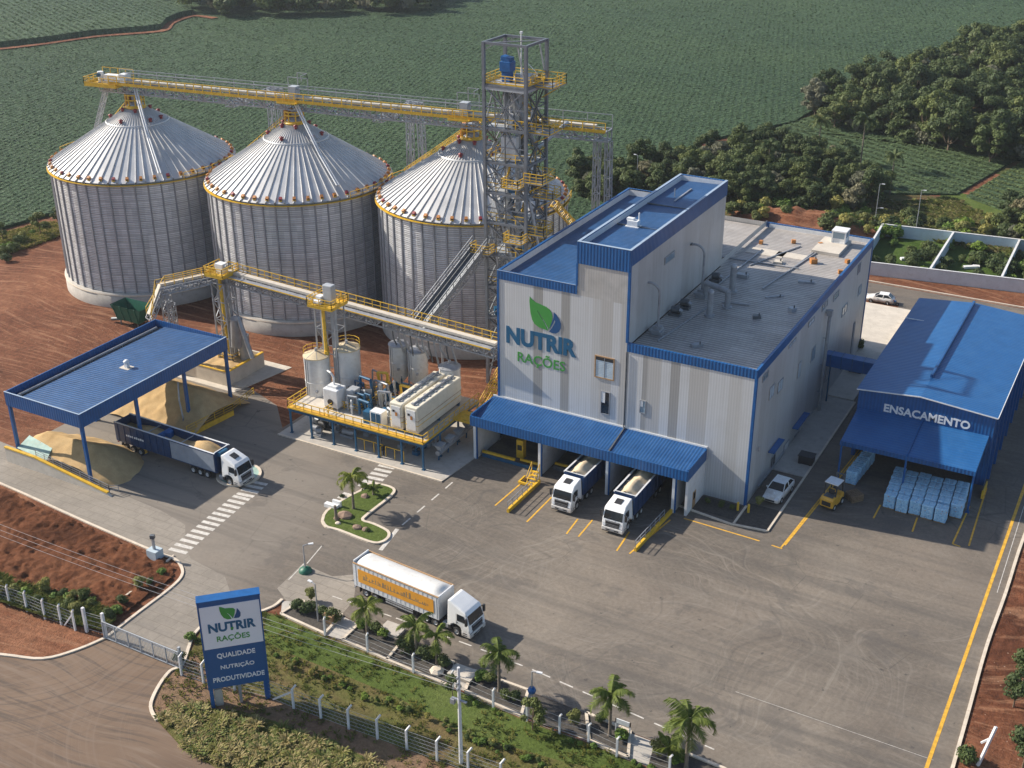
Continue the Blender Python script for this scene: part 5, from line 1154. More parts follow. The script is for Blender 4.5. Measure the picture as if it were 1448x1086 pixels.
# ================================================================== LOW GALLERY
gal = thing('low_gallery', (-95,124.6,0), 'yellow railed conveyor gallery climbing from the shed and running level into the mill', 'conveyor')
g0 = Vector((-118.6,119.0,7.0)); g0 = G(212,452,9.2); g1 = G(228,410,13.2); g2 = Vector((-117.4,124.9,14.7)); g3 = Vector((-72.0,124.6,12.9))
b = MB(M_steel)
lattice(b, g2-Vector((0,0,.2)), g3-Vector((0,0,.2)), 1.5, 1.3, 1.4, .18, .13); lattice(b, g1, g2, 1.5, 1.0, 1.3, .13, .1); lattice(b, g0, g1, 1.3, .7, 1.2, .12, .09); b.build('truss', gal)
b = MB(M_concl)
for p, q in ((g0,g1),(g1,g2),(g2,g3)): b.beam(p+Vector((0,0,.85)), q+Vector((0,0,.85)), .8, .35)
b.build('belt_casing', gal)
b = MB(M_steel); up = Vector((0,0,.62)); fr = Vector((0,-1.15,0))
b.beam(g2+fr+up, g3+fr+up, .8, .1); b.use(M_yellow); b.beam(g2+fr*1.35+up, g3+fr*1.35+up, .06, .16); b.build('walkway', gal)
b = MB(M_yellow); rail(b, [g2-fr*.8+up, g3-fr*.8+up], 1.3, 1.35, .08, 1, .2); rail(b, [g1-fr*.8+up, g2-fr*.8+up], 1.2, 1.3, .08, 1); rail(b, [g0+Vector((-.8,.3,.5)), g1-fr*.8+up], 1.2, 1.3, .08, 1); rail(b, [g0+Vector((.8,-.3,.5)), g1+fr*.8+up, g2+fr*.8+up], 1.2, 1.3, .08, 1); b.build('walkway_rail', gal)
b = MB(M_steel); e = g1+Vector((.4,.4,-.5)); lattice(b, (e.x,e.y,0), e, 1.1, 1.1, 1.4, .12, .09); e = g0.lerp(g1,.5); lattice(b, (e.x+1.5,e.y+1.5,0), (e.x+1.5,e.y+1.5,e.z), .9, .9, 1.3, .1, .08); b.build('trestle', gal)
# incline from the gallery up to the tower
inc = thing('incline_conveyor', (-84.2,128.5,13), 'grey covered incline conveyor climbing from the low gallery to the elevator tower', 'conveyor')
p, q = Vector((-85.2,126.6,12.4)), Vector((tx0-.4,ty0-1.0,20.8)); b = MB(M_steeldk); b.beam(p, q, 1.9, .35); b.use(M_towersteel); 
for s in (-1.0,1.0): b.beam(p+Vector((s,0,.5)), q+Vector((s,0,.5)), .12, .6)
b.build('trough', inc); b = MB(M_towersteel)
for s in (-1.15,1.15): rail(b, [p+Vector((s,0,.7)), q+Vector((s,0,.7))], 1.1, 1.6, .08, 1)
b.build('side_rail', inc); b = MB(M_steel); lattice(b, p-Vector((0,0,.8)), q-Vector((0,0,.8)), 1.5, .8, 1.5, .12, .09); b.tube(p.lerp(q,.35)-Vector((0,0,1)),(p.lerp(q,.35).x,p.lerp(q,.35).y,0.1),.16); b.build('truss', inc)
# tower carrying the bend of the gallery
bt = thing('bend_tower', (-117.6,125,0), 'grey braced tower with a yellow chute carrying the bend of the low gallery', 'support tower')
x, y = -117.2, 124.0; b = MB(M_steel); lattice(b, (x,y,0), (x,y,14.2), 2.3, 2.3, 2.6, .2, .12)
b.build('frame', bt); b = MB(M_yellow); b.tube((x+.5,y-.7,3),(x-.1,y-.5,15),.26,n=10); b.build('chute', bt)
b = MB(M_steel)
for dx, dy in ((-.6,-.4),(.1,.5),(.9,.3)): b.tube((x+dx,y+dy,.3),(x+dx*.7,y+dy,14.6),.28,n=10)
b.tube((x+1.6,y-.4,4.5),(x+2.2,y-.4,9),.9,n=12); b.tube((x+2.3,y+.6,2),(x+2.3,y+.6,6),.8,n=12); b.tube((x+3.0,y-.8,9.5),(x+5.6,y-1.6,3.8),.35,n=8); b.build('pipe', bt)
b = MB(M_yellow); b.box(x-1.7,x+1.7,y-1.8,y+1.7,15.3,15.6); rail(b, [(x-1.7,y+1.7,15.6),(x-1.7,y-1.8,15.6),(x+1.7,y-1.8,15.6),(x+1.7,y+1.7,15.6)],1.2,1.1,.09,2,.25); b.use(M_white); b.box(x-.6,x+.7,y-.6,y+.6,15.6,17.0); b.use(M_greyp); b.tube((x-.9,y,16.5),(x+1.1,y,16.5),.4,n=10); b.build('head_platform', bt)
b = MB(M_concl); b.box(x-3,x+5.5,y-4.2,y-3.1,0.06,.2); b.build('footing', bt)
b = MB(M_yellow); rail(b,[(x-1.3,y-1.3,2.2),(x+1.5,y-1.3,2.2),(x+1.5,y+1.2,2.2)],1.1,1.1,.07); b.build('guard_rail', bt)

# ================================================================== PROCESS PLATFORM
pf = thing('process_platform', (-86.5,112,.14), 'yellow decked process platform on teal posts between the yard and the mill', 'platform')
dx0, dx1, dy0, dy1, dz = -97.1, -75.7, 112.3, 121.9, 4.0
b = MB(M_concl); b.box(dx0,dx1,dy0,dy0+8.6,dz-.1,dz); b.box(-82.5,dx1,dy0+8.6,126.2,dz-.1,dz); b.build('deck', pf)
b = MB(M_yellow); b.box(dx0-.05,dx1+.05,dy0-.12,dy0,dz-.1,dz+.08); b.box(dx0-.12,dx0-.05,dy0,dy1-1,dz-.1,dz+.08); b.box(dx1+.05,dx1+.12,dy0,126.2,dz-.1,dz+.08); b.use(M_yellow); b.use(M_ylwline); b.box(dx0+.1,dx1-.1,dy0+.05,dy0+.8,dz+.01,dz+.05); b.build('edge_beam', pf)
b = MB(M_bluedk); b.box(dx0,dx1,dy0+.02,dy0+.3,dz-.55,dz-.1); b.box(dx1-.3,dx1,dy0+.3,126.2,dz-.55,dz-.1); b.box(dx0,dx0+.3,dy0+.3,dy1-1,dz-.55,dz-.1)
for k in range(5): b.box(dx0+3+k*4,dx0+3.2+k*4,dy0+.3,dy0+8.4,dz-.45,dz-.1)
b.build('deck_frame', pf)
for x, y in [(dx0+.2,dy0+.15)]+[(dx0+3.6*k,dy0+.15) for k in range(1,6)]+[(dx1-.15,dy0+.15),(dx1-.15,116.5),(dx1-.15,121),(dx1-.15,126),(dx0+.2,dy0+8),(-82.4,126),(-90,dy0+8.4),(-83,dy0+8.4)]:
    b = MB(M_bluedk); b.box(x-.11,x+.11,y-.11,y+.11,.14,dz-.1); b.box(x-.22,x+.22,y-.22,y+.22,.14,.2); b.build('post', pf)
b = MB(M_yellow); rail(b, [(dx0,dy0+8.4,dz),(dx0,dy0,dz),(dx1,dy0,dz),(dx1,126.2,dz)], 1.15, 1.3, .08, 1, .1); rail(b, [(dx0+.2,dy0+8.6,dz),(-88,dy0+8.6,dz)],1.15,1.2,.08,2); rail(b,[(-91.2,dy0+.2,dz),(-91.2,dy0+3,dz),(-87.6,dy0+3,dz),(-87.2,dy0+7.6,dz)],1.15,1.1,.08,2); b.build('guard_rail', pf)
b = MB(M_yellow); rail(b, [(-87,113.2,.14),(-82.5,113.2,.14),(-82.5,112.6,.14)],1.5,1.6,.09,0); rail(b,[(-82,113.0,.14),(-79.2,113.0,.14)],1.5,1.2,.09,0); b.build('ground_rail', pf)
# undercroft machinery
um = thing('pump_set', (-92.5,114.3,.14), 'cluster of dark pumps and pipes on the slab below the yellow deck', 'pumps')
b = MB(M_steeldk); r5 = random.Random(3)
for k in range(9):
    x, y = r5.uniform(-96,-89.5), r5.uniform(113.4,117); b.use(r5.choice([M_steeldk,M_greyp,M_black,M_steel])); b.tube((x,y,.8),(x+r5.uniform(.6,1.3),y+r5.uniform(-.3,.3),.8),.42,n=12); b.cbox((x+.4,y,.3),(1.3,.8,.35))
b.build('pump', um); b = MB(M_steel); 
for k in range(5): x = -95.5+k*1.4; b.path([(x,115.4,.9),(x,115.4,2.3),(x+.9,116.2,2.8)],.12,6)
b.build('pipework', um)
um = thing('screw_feeder', (-77.5,120,.14), 'grey screw feeder with hoppers along the slab under the right edge of the deck', 'feeder')
b = MB(M_steel); b.tube((-75.2,114.8,1.5),(-75.2,124,1.7),.35,n=10)
b.build('screw_tube', um)
for k in range(4): 
    b = MB(M_greyp); y = 115.5+k*2.3; b.add([(-75.7,y-.7,2.6),(-74.7,y-.7,2.6),(-74.7,y+.7,2.6),(-75.7,y+.7,2.6),(-75.35,y-.2,1.6),(-75.05,y-.2,1.6),(-75.05,y+.2,1.6),(-75.35,y+.2,1.6)],[(0,1,2,3),(4,7,6,5),(0,4,5,1),(1,5,6,2),(2,6,7,3),(3,7,4,0)]); b.build('hopper', um); b = MB(M_bluedk); b.beam((-75.5,y,.14),(-75.4,y,1.4),.14); b.build('leg', um)
# tanks
def tank(x, y, z0, h, r, lab, top=M_tanktop, cone=True, railed=False, legs=False, lat='storage tank'):
    t = thing('tank', (x,y,z0), lab, 'tank'); b = MB(M_tank)
    if legs: b.lathe((x,y,z0), [(.3,.6),(r,1.9),(r,h)], 28)
    else: b.lathe((x,y,z0), [(r,0),(r,h)], 28)
    for z in (h*.3,h*.62): b.lathe((x,y,z0+z), [(r+.005,-.06),(r+.05,-.03),(r+.05,.03),(r+.005,.06)], 28)
    b.build('shell', t)
    b = MB(top); b.lathe((x,y,z0+h), [(r+.08,-.08),(r+.08,.05),(.3,r*.32),(0,r*.36)], 28, False); b.use(M_steel); b.tube((x,y,z0+h+r*.3),(x,y,z0+h+r*.3+.5),.2,n=8); b.build('roof', t)
    b = MB(M_steel)
    for k in range(7): a = k*.9; b.beam((x+r*math.cos(a),y+r*math.sin(a),z0+h+.08),(x,y,z0+h+r*.36),.06)
    b.beam((x-r*.4,y-r*.95,z0+1),(x-r*.4,y-r*.95,z0+h),.08); b.beam((x-r*.4+.4,y-r*.98,z0+1),(x-r*.4+.4,y-r*.98,z0+h),.08); b.cbox((x+r*.5,y-r*.9,z0+h*.5),(.3,.3,.3)); b.build('fitting', t)
    if railed:
        b = MB(M_yellow); rail(b, [(x+(r+.02)*math.cos(q*.5),y+(r+.02)*math.sin(q*.5),z0+h) for q in range(1,8)],1.0,.9,.06,1); b.build('top_rail', t)
    if legs:
        b = MB(M_bluedk)
        for k in range(4): a = math.pi/4+k*math.pi/2; b.beam((x+r*.95*math.cos(a),y+r*.95*math.sin(a),z0),(x+r*.95*math.cos(a),y+r*.95*math.sin(a),z0+2.2),.16)
        b.build('leg', t)
    return t
tank(-96.2,118.0,.14,9.4,1.75,'cream topped white tank at the left corner of the platform',railed=True)
tank(-93.0,120.6,.14,10.2,1.75,'cream topped white tank behind the steel bucket tower on the platform',railed=True)
tank(-89.0,127.0,2.6,6.6,1.35,'leftmost white hopper tank below the gallery',M_steel,legs=True)
tank(-86.1,127.3,2.6,6.2,1.4,'second white hopper tank from the left below the gallery',M_steel,legs=True)
tank(-79.6,125.2,4.0,4.6,1.45,'short white tank with grey cone roof behind the cream filter housings',M_steel)
# pump frame under the hopper tanks
pfm = thing('pump_station', (-86.5,124,.14), 'blue steel pump frame with yellow railing below the white hopper tanks', 'pump frame')
b = MB(M_bluedk); b.box(-90.6,-83.6,123.6,124.0,1.2,2.6); b.box(-90.6,-83.6,128.0,128.4,1.2,2.6); b.box(-90.6,-90.2,124.0,128.0,1.2,2.6)
for x in (-90.4,-87,-83.8): b.box(x-.12,x+.12,123.7,123.9,.14,1.2); b.box(x-.12,x+.12,128.1,128.3,.14,1.2)
b.build('frame', pfm); b = MB(M_yellow); b.box(-90.6,-83.6,122.9,123.58,2.5,2.62); rail(b,[(-90.6,127,2.6),(-90.6,122.9,2.6),(-83.6,122.9,2.6)],1.1,1.2,.07,2); b.build('walkway_rail', pfm)
b = MB(M_green); b.tube((-86.5,122.4,1.2),(-86.5,122.4,2.6),.5,n=12); b.use(M_bluedk); b.tube((-88,121.9,.9),(-85.4,121.9,.9),.5,n=12); b.cbox((-84.6,121.6,.9),(1.4,1.1,1.2)); b.tube((-89.5,121.8,.5),(-89.5,121.8,2.2),.3,n=10); b.build('pump', pfm)
# two cream filter housings
for k, (x0_, lab) in enumerate(((-79.0,'front one of the two long cream filter housings on the deck'),(-81.3,'rear one of the two long cream filter housings on the deck'))):
    f = thing('filter_housing', (x0_+.9,118,dz), lab, 'filter'); y0_, y1_ = 113.4, 124.0
    b = MB(M_cream); b.box(x0_,x0_+1.9,y0_,y1_,dz+.5,dz+4.1); b.build('casing', f, bevel=.12)
    b = MB(M_brown); b.box(x0_-.02,x0_+1.92,y0_-.02,y1_+.02,dz+2.2,dz+2.28); b.use(M_yellow); b.box(x0_-.03,x0_+1.93,y0_-.03,y1_+.03,dz+1.55,dz+1.63); b.build('trim_strip', f)
    b = MB(M_steel); b.tube((x0_+.95,y0_+.5,dz+4.25),(x0_+.95,y1_-.4,dz+4.25),.16,n=8)
    for q in range(7): y = y0_+.9+q*1.45; b.box(x0_+.5,x0_+1.4,y-.2,y+.2,dz+4.1,dz+4.24)
    b.build('top_pipe', f)
    b = MB(M_white); b.box(x0_+.3,x0_+1.6,y0_-.1,y0_-.01,dz+.9,dz+3.7); b.use(M_black); b.box(x0_+.5,x0_+.8,y0_-.16,y0_-.1,dz+2.9,dz+3.2); b.use(M_orange); b.box(x0_+.9,x0_+1.2,y0_-.16,y0_-.1,dz+2.4,dz+2.9); b.build('access_door', f)
    b = MB(M_bluedk)
    for y in (y0_+.4,(y0_+y1_)/2,y1_-.4): b.box(x0_+.1,x0_+1.8,y-.12,y+.12,dz,dz+.5)
    b.build('base_frame', f)
cb = thing('blower_cabinet', (-91.4,115.4,dz), 'light grey blower cabinet with a curved pipe on top standing on the deck', 'cabinet')
b = MB(M_trailer); b.box(-92.6,-90.3,114.3,116.4,dz+.4,dz+3.0); b.build('casing', cb, bevel=.1); b = MB(M_white); b.box(-92.2,-90.8,114.8,115.9,dz+3.0,dz+3.3); b.path([(-91.5,115.4,dz+3.3),(-91.5,115.4,dz+4.4),(-91.9,115.4,dz+4.9),(-92.6,115.6,dz+5.0)],.14,8); b.build('outlet_pipe', cb); b = MB(M_steel); 
for x in (-92.4,-90.5): b.box(x-.1,x+.1,114.4,116.3,dz,dz+.4)
b.build('foot', cb); b = MB(M_black); b.lathe((0,0,0),[(0,0),(.45,0),(.45,.06),(0,.06)],14,False); o = b.build('fan_grille', cb, local=True); o.location = (-.05,-1.12,1.2); o.rotation_euler = (math.pi/2,0,0)
b = MB(M_greyp); b.cbox((-89.4,116.6,dz+1.4),(1.2,1.6,2.6)); b.use(M_steeldk); b.tube((-88.8,117.6,dz+1.4),(-87.6,118.4,dz+1.4),.8,n=12); tag(b.build('dust_fan'), 'dark grey dust fan behind the light grey blower cabinet', 'fan')
cp_ = thing('control_panel', (-83.8,113.6,dz), 'white control panel with dark blue front on the deck beside the cream housings', 'control panel')
b = MB(M_white); b.box(-84.4,-82.6,113.3,114.6,dz,dz+2.1); b.build('cabinet', cp_, bevel=.05); b = MB(M_bluedk); b.box(-84.2,-83.55,113.24,113.3,dz+.4,dz+1.9); b.box(-83.4,-82.8,113.24,113.3,dz+.4,dz+1.9); b.build('front_panel', cp_); b = MB(M_bluedk); b.box(-85.6,-84.6,113.4,114.6,dz,dz+1.7); b.use(M_trailer); b.lathe((-85.1,113.38,dz+1),[(0,0)],3); b.build('side_cabinet', cp_)
b = MB(M_bluedk); b.tube((-84.5,116.5,dz+.7),(-82.6,116.5,dz+.7),.5,n=12); b.cbox((-83.5,116.5,dz+.15),(2.4,1.2,.3)); b.use(M_greyp); b.tube((-82.6,116.5,dz+.7),(-82.0,116.5,dz+.7),.35,n=10); b.use(M_yellow); b.tube((-82.5,115.4,dz+.6),(-81.8,115.4,dz+.9),.4,n=10); tag(b.build('compressor'), 'dark blue compressor with yellow end behind the white control panel', 'compressor')
# steel bucket tower rising through the deck
bk = thing('bucket_tower', (-94.6,117.6,.14), 'slim steel bucket tower with a bright yellow pipe rising from the platform to the gallery', 'support tower')
x, y = -95.0, 119.6; b = MB(M_steel)
for sx in (-1.5,1.7):
    for sy in (-.9,1.3): b.beam((x+sx,y+sy,.14),(x+sx,y+sy,16.4),.16)
for z in (6.5,9.8,13.2,16.3):
    for p, q in (((-1.5,-.9),(1.7,-.9)),((1.7,-.9),(1.7,1.3)),((1.7,1.3),(-1.5,1.3)),((-1.5,1.3),(-1.5,-.9))): b.beam((x+p[0],y+p[1],z),(x+q[0],y+q[1],z),.1)
for z in (3.5,9.8): b.beam((x-1.5,y-.9,z),(x+1.7,y-.9,z+3.3),.08); b.beam((x-1.5,y+1.3,z),(x-1.5,y-.9,z+3.3),.08)
b.build('frame', bk); b = MB(M_greyp); b.box(x-.9,x-.3,y-.5,y+.1,4.0,16.6); b.box(x+.6,x+1.25,y-.3,y+.3,4.0,16.6); b.build('elevator_leg', bk)
b = MB(M_yellow); b.tube((x+.1,y-1.0,5.2),(x-.05,y-.9,16.2),.24,n=10); b.tube((x+.1,y-1.0,7),(x+.1,y-1.0,10.2),.33,n=10); b.build('chute', bk)
b = MB(M_yellow); b.box(x-2.0,x+2.0,y-1.7,y+1.9,16.4,16.65); rail(b,[(x-2,y+1.9,16.65),(x-2,y-1.7,16.65),(x+2,y-1.7,16.65),(x+2,y+1.9,16.65),(x-2,y+1.9,16.65)],1.2,1.0,.08,2,.22); b.build('head_platform', bk)
b = MB(M_greyp); b.box(x-.4,x+1.1,y-.3,y+.7,16.65,19.0); b.cbox((x+.35,y+.2,19.1),(1.5,1.0,.5)); b.build('elevator_head', bk, bevel=.12); b = MB(M_trailer); b.box(x-1.3,x-.5,y-.7,y+.3,16.65,17.7); b.tube((x-1.3,y-1.1,17.1),(x-.2,y-1.1,17.1),.32,n=10); b.build('drive_motor', bk)
pk = thing('deck_pipework', (-88,117,dz), 'grey and yellow process pipes winding between the tanks and the cream housings', 'pipes')
r6 = random.Random(8)
for col, n_ in ((M_steel,9),(M_greyp,6),(M_yellow,2),(M_bluedk,6)):
    for k in range(n_):
        b = MB(col); x, y = r6.uniform(-90,-82.5), r6.uniform(114.5,122); z = dz+r6.uniform(.3,.6); h_ = r6.uniform(.8,3.4); e_ = r6.uniform(-2.2,2.2); r_ = r6.uniform(.08,.2)
        b.path([(x,y,dz),(x,y,z+h_),(x+e_,y+r6.uniform(-.5,.5),z+h_),(x+e_,y+.2,dz+.2)], r_, 8); b.cbox((x,y,z+h_*.5),(r_*3.4,r_*3.4,.35)); b.build('pipe', pk)
for k in range(7):
    b = MB([M_steeldk,M_bluedk,M_greyp][k % 3]); x, y = r6.uniform(-90,-83), r6.uniform(114.5,121); b.tube((x,y,dz+.5),(x+.9,y+.1,dz+.5),.34,n=12); b.cbox((x+.4,y,dz+.1),(1.2,.7,.2)); b.build('pump', pk)
ug = thing('undercroft_pipework', (-83,118,.14), 'pipes and motors on the slab in the shade below the right half of the deck', 'pipes')
for k in range(14):
    b = MB([M_steeldk,M_greyp,M_steel,M_bluedk][k % 4]); x, y = r6.uniform(-88.5,-77), r6.uniform(113.6,120); b.path([(x,y,.14),(x,y,1+r6.random()*1.4),(x+r6.uniform(-1.6,1.6),y,1.5+r6.random())], .13, 7); b.cbox((x,y,.4),(.9,.6,.5)); b.build('pipe', ug)
# pipes dropping from the gallery to the small tanks
gp = thing('drop_pipes', (-84,125.6,9), 'bundle of grey drop pipes hanging from the gallery to the white tanks', 'pipes')
for k in range(11):
    b = MB(M_steel if k % 3 else M_steeldk); x = -88.6+k*.95; b.path([(x,125.1,12.6),(x,125.4,10.6),(x+.25*(k%3-1),126.6-.3*(k%2),8.9-.5*(k%4))], .11+.03*(k%3), 7); b.build('pipe', gp)
# stairs and pipe between platform and mill
st = thing('stair', (-73.6,126,.14), 'yellow railed steel stair between the platform and the mill wall', 'stair')
b = MB(M_yellow); p, q = Vector((-73.4,122.6,4.2)), Vector((-73.0,129.5,8.8))
for s in (-.5,.5): b.beam(p+Vector((s,0,0)),q+Vector((s,0,0)),.1,.28); rail(b,[p+Vector((s,0,.1)),q+Vector((s,0,.1))],1.1,1.2,.07,1)
for k in range(16): m = p.lerp(q,k/15); b.box(m.x-.5,m.x+.5,m.y-.13,m.y+.13,m.z,m.z+.05)
b.build('flight', st); b = MB(M_yellow); b.box(-76,-72.6,119.8,122.6,3.9,4.1); rail(b,[(-74.5,119.8,4.1),(-72.7,119.8,4.1),(-72.7,122.6,4.1)],1.1,1.2,.07,2,.15); b.build('landing', st); b = MB(M_steel); 
for y in (120,122.4): b.beam((-72.8,y,.14),(-72.8,y,3.9),.16)
b.beam((-73,129,.14),(-73,129,8.6),.18); b.build('leg', st)
# ================================================================== VEHICLES
def wheel(parent, x, y, r=.52, w=.3, name='wheel'):
    b = MB(M_tyre); b.smooth = True; s = 1 if y > 0 else -1
    prof = [(r*.55,-w/2),(r*.93,-w/2),(r,-w*.36),(r,w*.36),(r*.93,w/2),(r*.55,w/2)]
    vs = []; n = 20; k = len(prof)
    for i in range(n):
        t = 2*math.pi*i/n
        for rr, h in prof: vs.append((rr*math.cos(t), h, rr*math.sin(t)))
    b.add(vs, [(i*k+j, i*k+j+1, ((i+1)%n)*k+j+1, ((i+1)%n)*k+j) for i in range(n) for j in range(k-1)], smooth=True)
    o = b.build(name, parent, local=True); o.location = (x, y, r)
    c = MB(M_rim); prof = [(0,.02),(r*.16,.05),(r*.2,-.03),(r*.42,-.05),(r*.5,.02),(r*.57,.04)]; vs = []; k = len(prof)
    for i in range(n):
        t = 2*math.pi*i/n
        for rr, h in prof: vs.append((rr*math.cos(t), s*(w/2-.04+h), rr*math.sin(t)))
    c.add(vs, [(i*k+j, i*k+j+1, ((i+1)%n)*k+j+1, ((i+1)%n)*k+j) for i in range(n) for j in range(k-1)], smooth=True)
    c.build('rim', o, local=True); return o
def cab(t, roofhatch, tall=True):
    H_ = 3.78 if tall else 3.5
    b = MB(M_cab)
    prof = [(-.02,.9),(0,1.3),(-.08,1.78),(-.4,2.92),(-.5,3.08),(-.95,3.3),(-2.05,H_),(-2.3,H_),(-2.3,1.0),(-1.98,1.0),(-1.9,1.25),(-1.65,1.42),(-1.2,1.42),(-.95,1.25),(-.86,.9)]
    n = len(prof); vs = []
    for sgn in (-1,1):
        for x, z in prof: vs.append((x-(.06 if x > -.2 else 0)*0, sgn*(1.25 if z < 2.7 else 1.2 if z < 3.2 else 1.02 if x > -1.5 else 1.08), z))
    # side faces as fans, skin between
    order = list(range(n)); b.add(vs, [tuple(order), tuple(n+i for i in reversed(order))]+[(i, n+i, n+(i+1)%n, (i+1)%n) for i in range(n)])
    b.build('cab', t, local=True, bevel=.075)
    def slab(pts, nrm, mat, name, par, d=.02):
        b = MB(mat); nrm = Vector(nrm).normalized(); f = [Vector(p)+nrm*d for p in pts]; g = [Vector(p)-nrm*.05 for p in pts]; n = len(f)
        a = sum((f[i]-f[0]).cross(f[(i+1)%n]-f[0]).dot(nrm) for i in range(n))
        if a < 0: f, g = f[::-1], g[::-1]
        b.add(f+g, [tuple(range(n))]+[(i, n+i, n+(i+1)%n, (i+1)%n) for i in range(n)]); return b.build(name, par, local=True)
    wn = (1.14,0,.32)
    slab([(-.09,-1.12,1.82),(-.09,1.12,1.82),(-.385,1.05,2.86),(-.385,-1.05,2.86)], wn, M_glass, 'windshield', t)
    b = MB(M_black)
    for y in (-.7,.1): b.beam((-.05,y,1.83),(-.14,y+.55,2.1),.03)
    b.build('wiper', t, local=True)
    b = MB(M_cab); b.add([(-.36,-1.14,2.9),(-.36,1.14,2.9),(-.28,1.14,2.8),(-.28,-1.14,2.8),(-.5,-1.14,3.1),(-.5,1.14,3.1)], [(0,3,2,1),(3,4,5,2),(0,1,5,4),(0,4,3),(1,2,5)]); b.build('sun_visor', t, local=True)
    for s in (-1,1):
        slab([(-.42,s*1.25,1.95),(-1.28,s*1.25,1.95),(-1.28,s*1.235,2.68),(-.6,s*1.235,2.68)], (0,s,0), M_glass, 'side_window', t)
        b = MB(M_black); b.box(-1.36,-1.34,min(s*1.25,s*1.265),max(s*1.25,s*1.265),1.2,2.75); b.box(-1.3,-1.15,min(s*1.25,s*1.28),max(s*1.25,s*1.28),1.7,1.76); b.build('door_seam', t, local=True)
        b = MB(M_black); b.cbox((-.22,s*1.46,2.3), (.16,.24,.75)); b.beam((-.35,s*1.2,2.6),(-.22,s*1.4,2.6),.06); b.build('mirror', t, local=True)
        b = MB(M_lens); b.add([(.03,s*.82,.98),(.03,s*1.16,.98),(-.1,s*1.27,1.05),(-.1,s*1.27,1.28),(.01,s*1.16,1.3),(.02,s*.82,1.2)], [(0,1,4,5) if s > 0 else (5,4,1,0), (1,2,3,4) if s > 0 else (4,3,2,1)]); b.build('headlight', t, local=True)
        b = MB(M_black); b.box(-.84,-2.25,min(s*1.0,s*1.2),max(s*1.0,s*1.2),.95,1.02) if False else b.box(-2.2,-1.95,min(s*1.05,s*1.27),max(s*1.05,s*1.27),.62,.98); b.build('mudguard', t, local=True)
        b = MB(M_cab); b.box(-.84,-.02,min(s*1.05,s*1.255),max(s*1.05,s*1.255),.42,.9); b.use(M_black); b.box(-.7,-.3,min(s*1.2,s*1.27),max(s*1.2,s*1.27),.5,.58); b.box(-.7,-.3,min(s*1.2,s*1.27),max(s*1.2,s*1.27),.72,.8); b.build('step_panel', t, local=True)
    b = MB(M_black)
    for k in range(4): b.box(-.05,.035-(.02 if k > 1 else 0),-.8,.8,1.0+k*.16,1.12+k*.16)
    b.box(-.06,.0,-.85,.85,.92,1.66); b.build('grille', t, local=True)
    b = MB(M_steel); b.box(.02,.05,-.78,.78,1.06,1.09); b.box(.02,.05,-.78,.78,1.24,1.27); b.box(.0,.03,-.78,.78,1.58,1.64); b.build('grille_bar', t, local=True)
    b = MB(M_steel); b.box(.075,.09,-.26,.26,.52,.64); b.build('number_plate', t, local=True)
    b = MB(M_black); b.tube((-2.42,1.05,.9),(-2.42,1.05,3.1),.09,n=8); b.path([(-2.4,-.3,1.6),(-2.75,-.2,1.3),(-3.0,0,1.5)],.04,5); b.build('exhaust', t, local=True)
    b = MB(M_cab); b.box(-.15,.06,-1.25,1.25,.4,.86); b.build('bumper', t, local=True, bevel=.05); b = MB(M_black); b.box(-.1,.075,-.75,.75,.5,.66); b.box(-.1,.02,-1.2,1.2,.3,.4); b.build('air_intake', t, local=True)
    b = MB(M_black)
    if roofhatch: b.cbox((-1.35,0,3.47+(.06 if tall else -.06)), (.75,.8,.06), 0, 0, .39 if tall else .25)
    b.box(-2.36,-2.3,-1.1,1.1,1.1,3.2); b.build('roof_hatch' if roofhatch else 'rear_panel', t, local=True)
def chassis(t, rear, tank_side=True):
    b = MB(M_black); b.box(-rear,-.4,-.45,.45,.7,1.0); b.box(-5.2,-2.5,-.5,.5,.95,1.15); b.build('chassis', t, local=True)
    for s in (-1,1):
        b = MB(M_steel); b.box(-3.6,-2.5,min(s*.62,s*1.2),max(s*.62,s*1.2),.45,1.05); b.build('fuel_tank', t, local=True, bevel=.1)
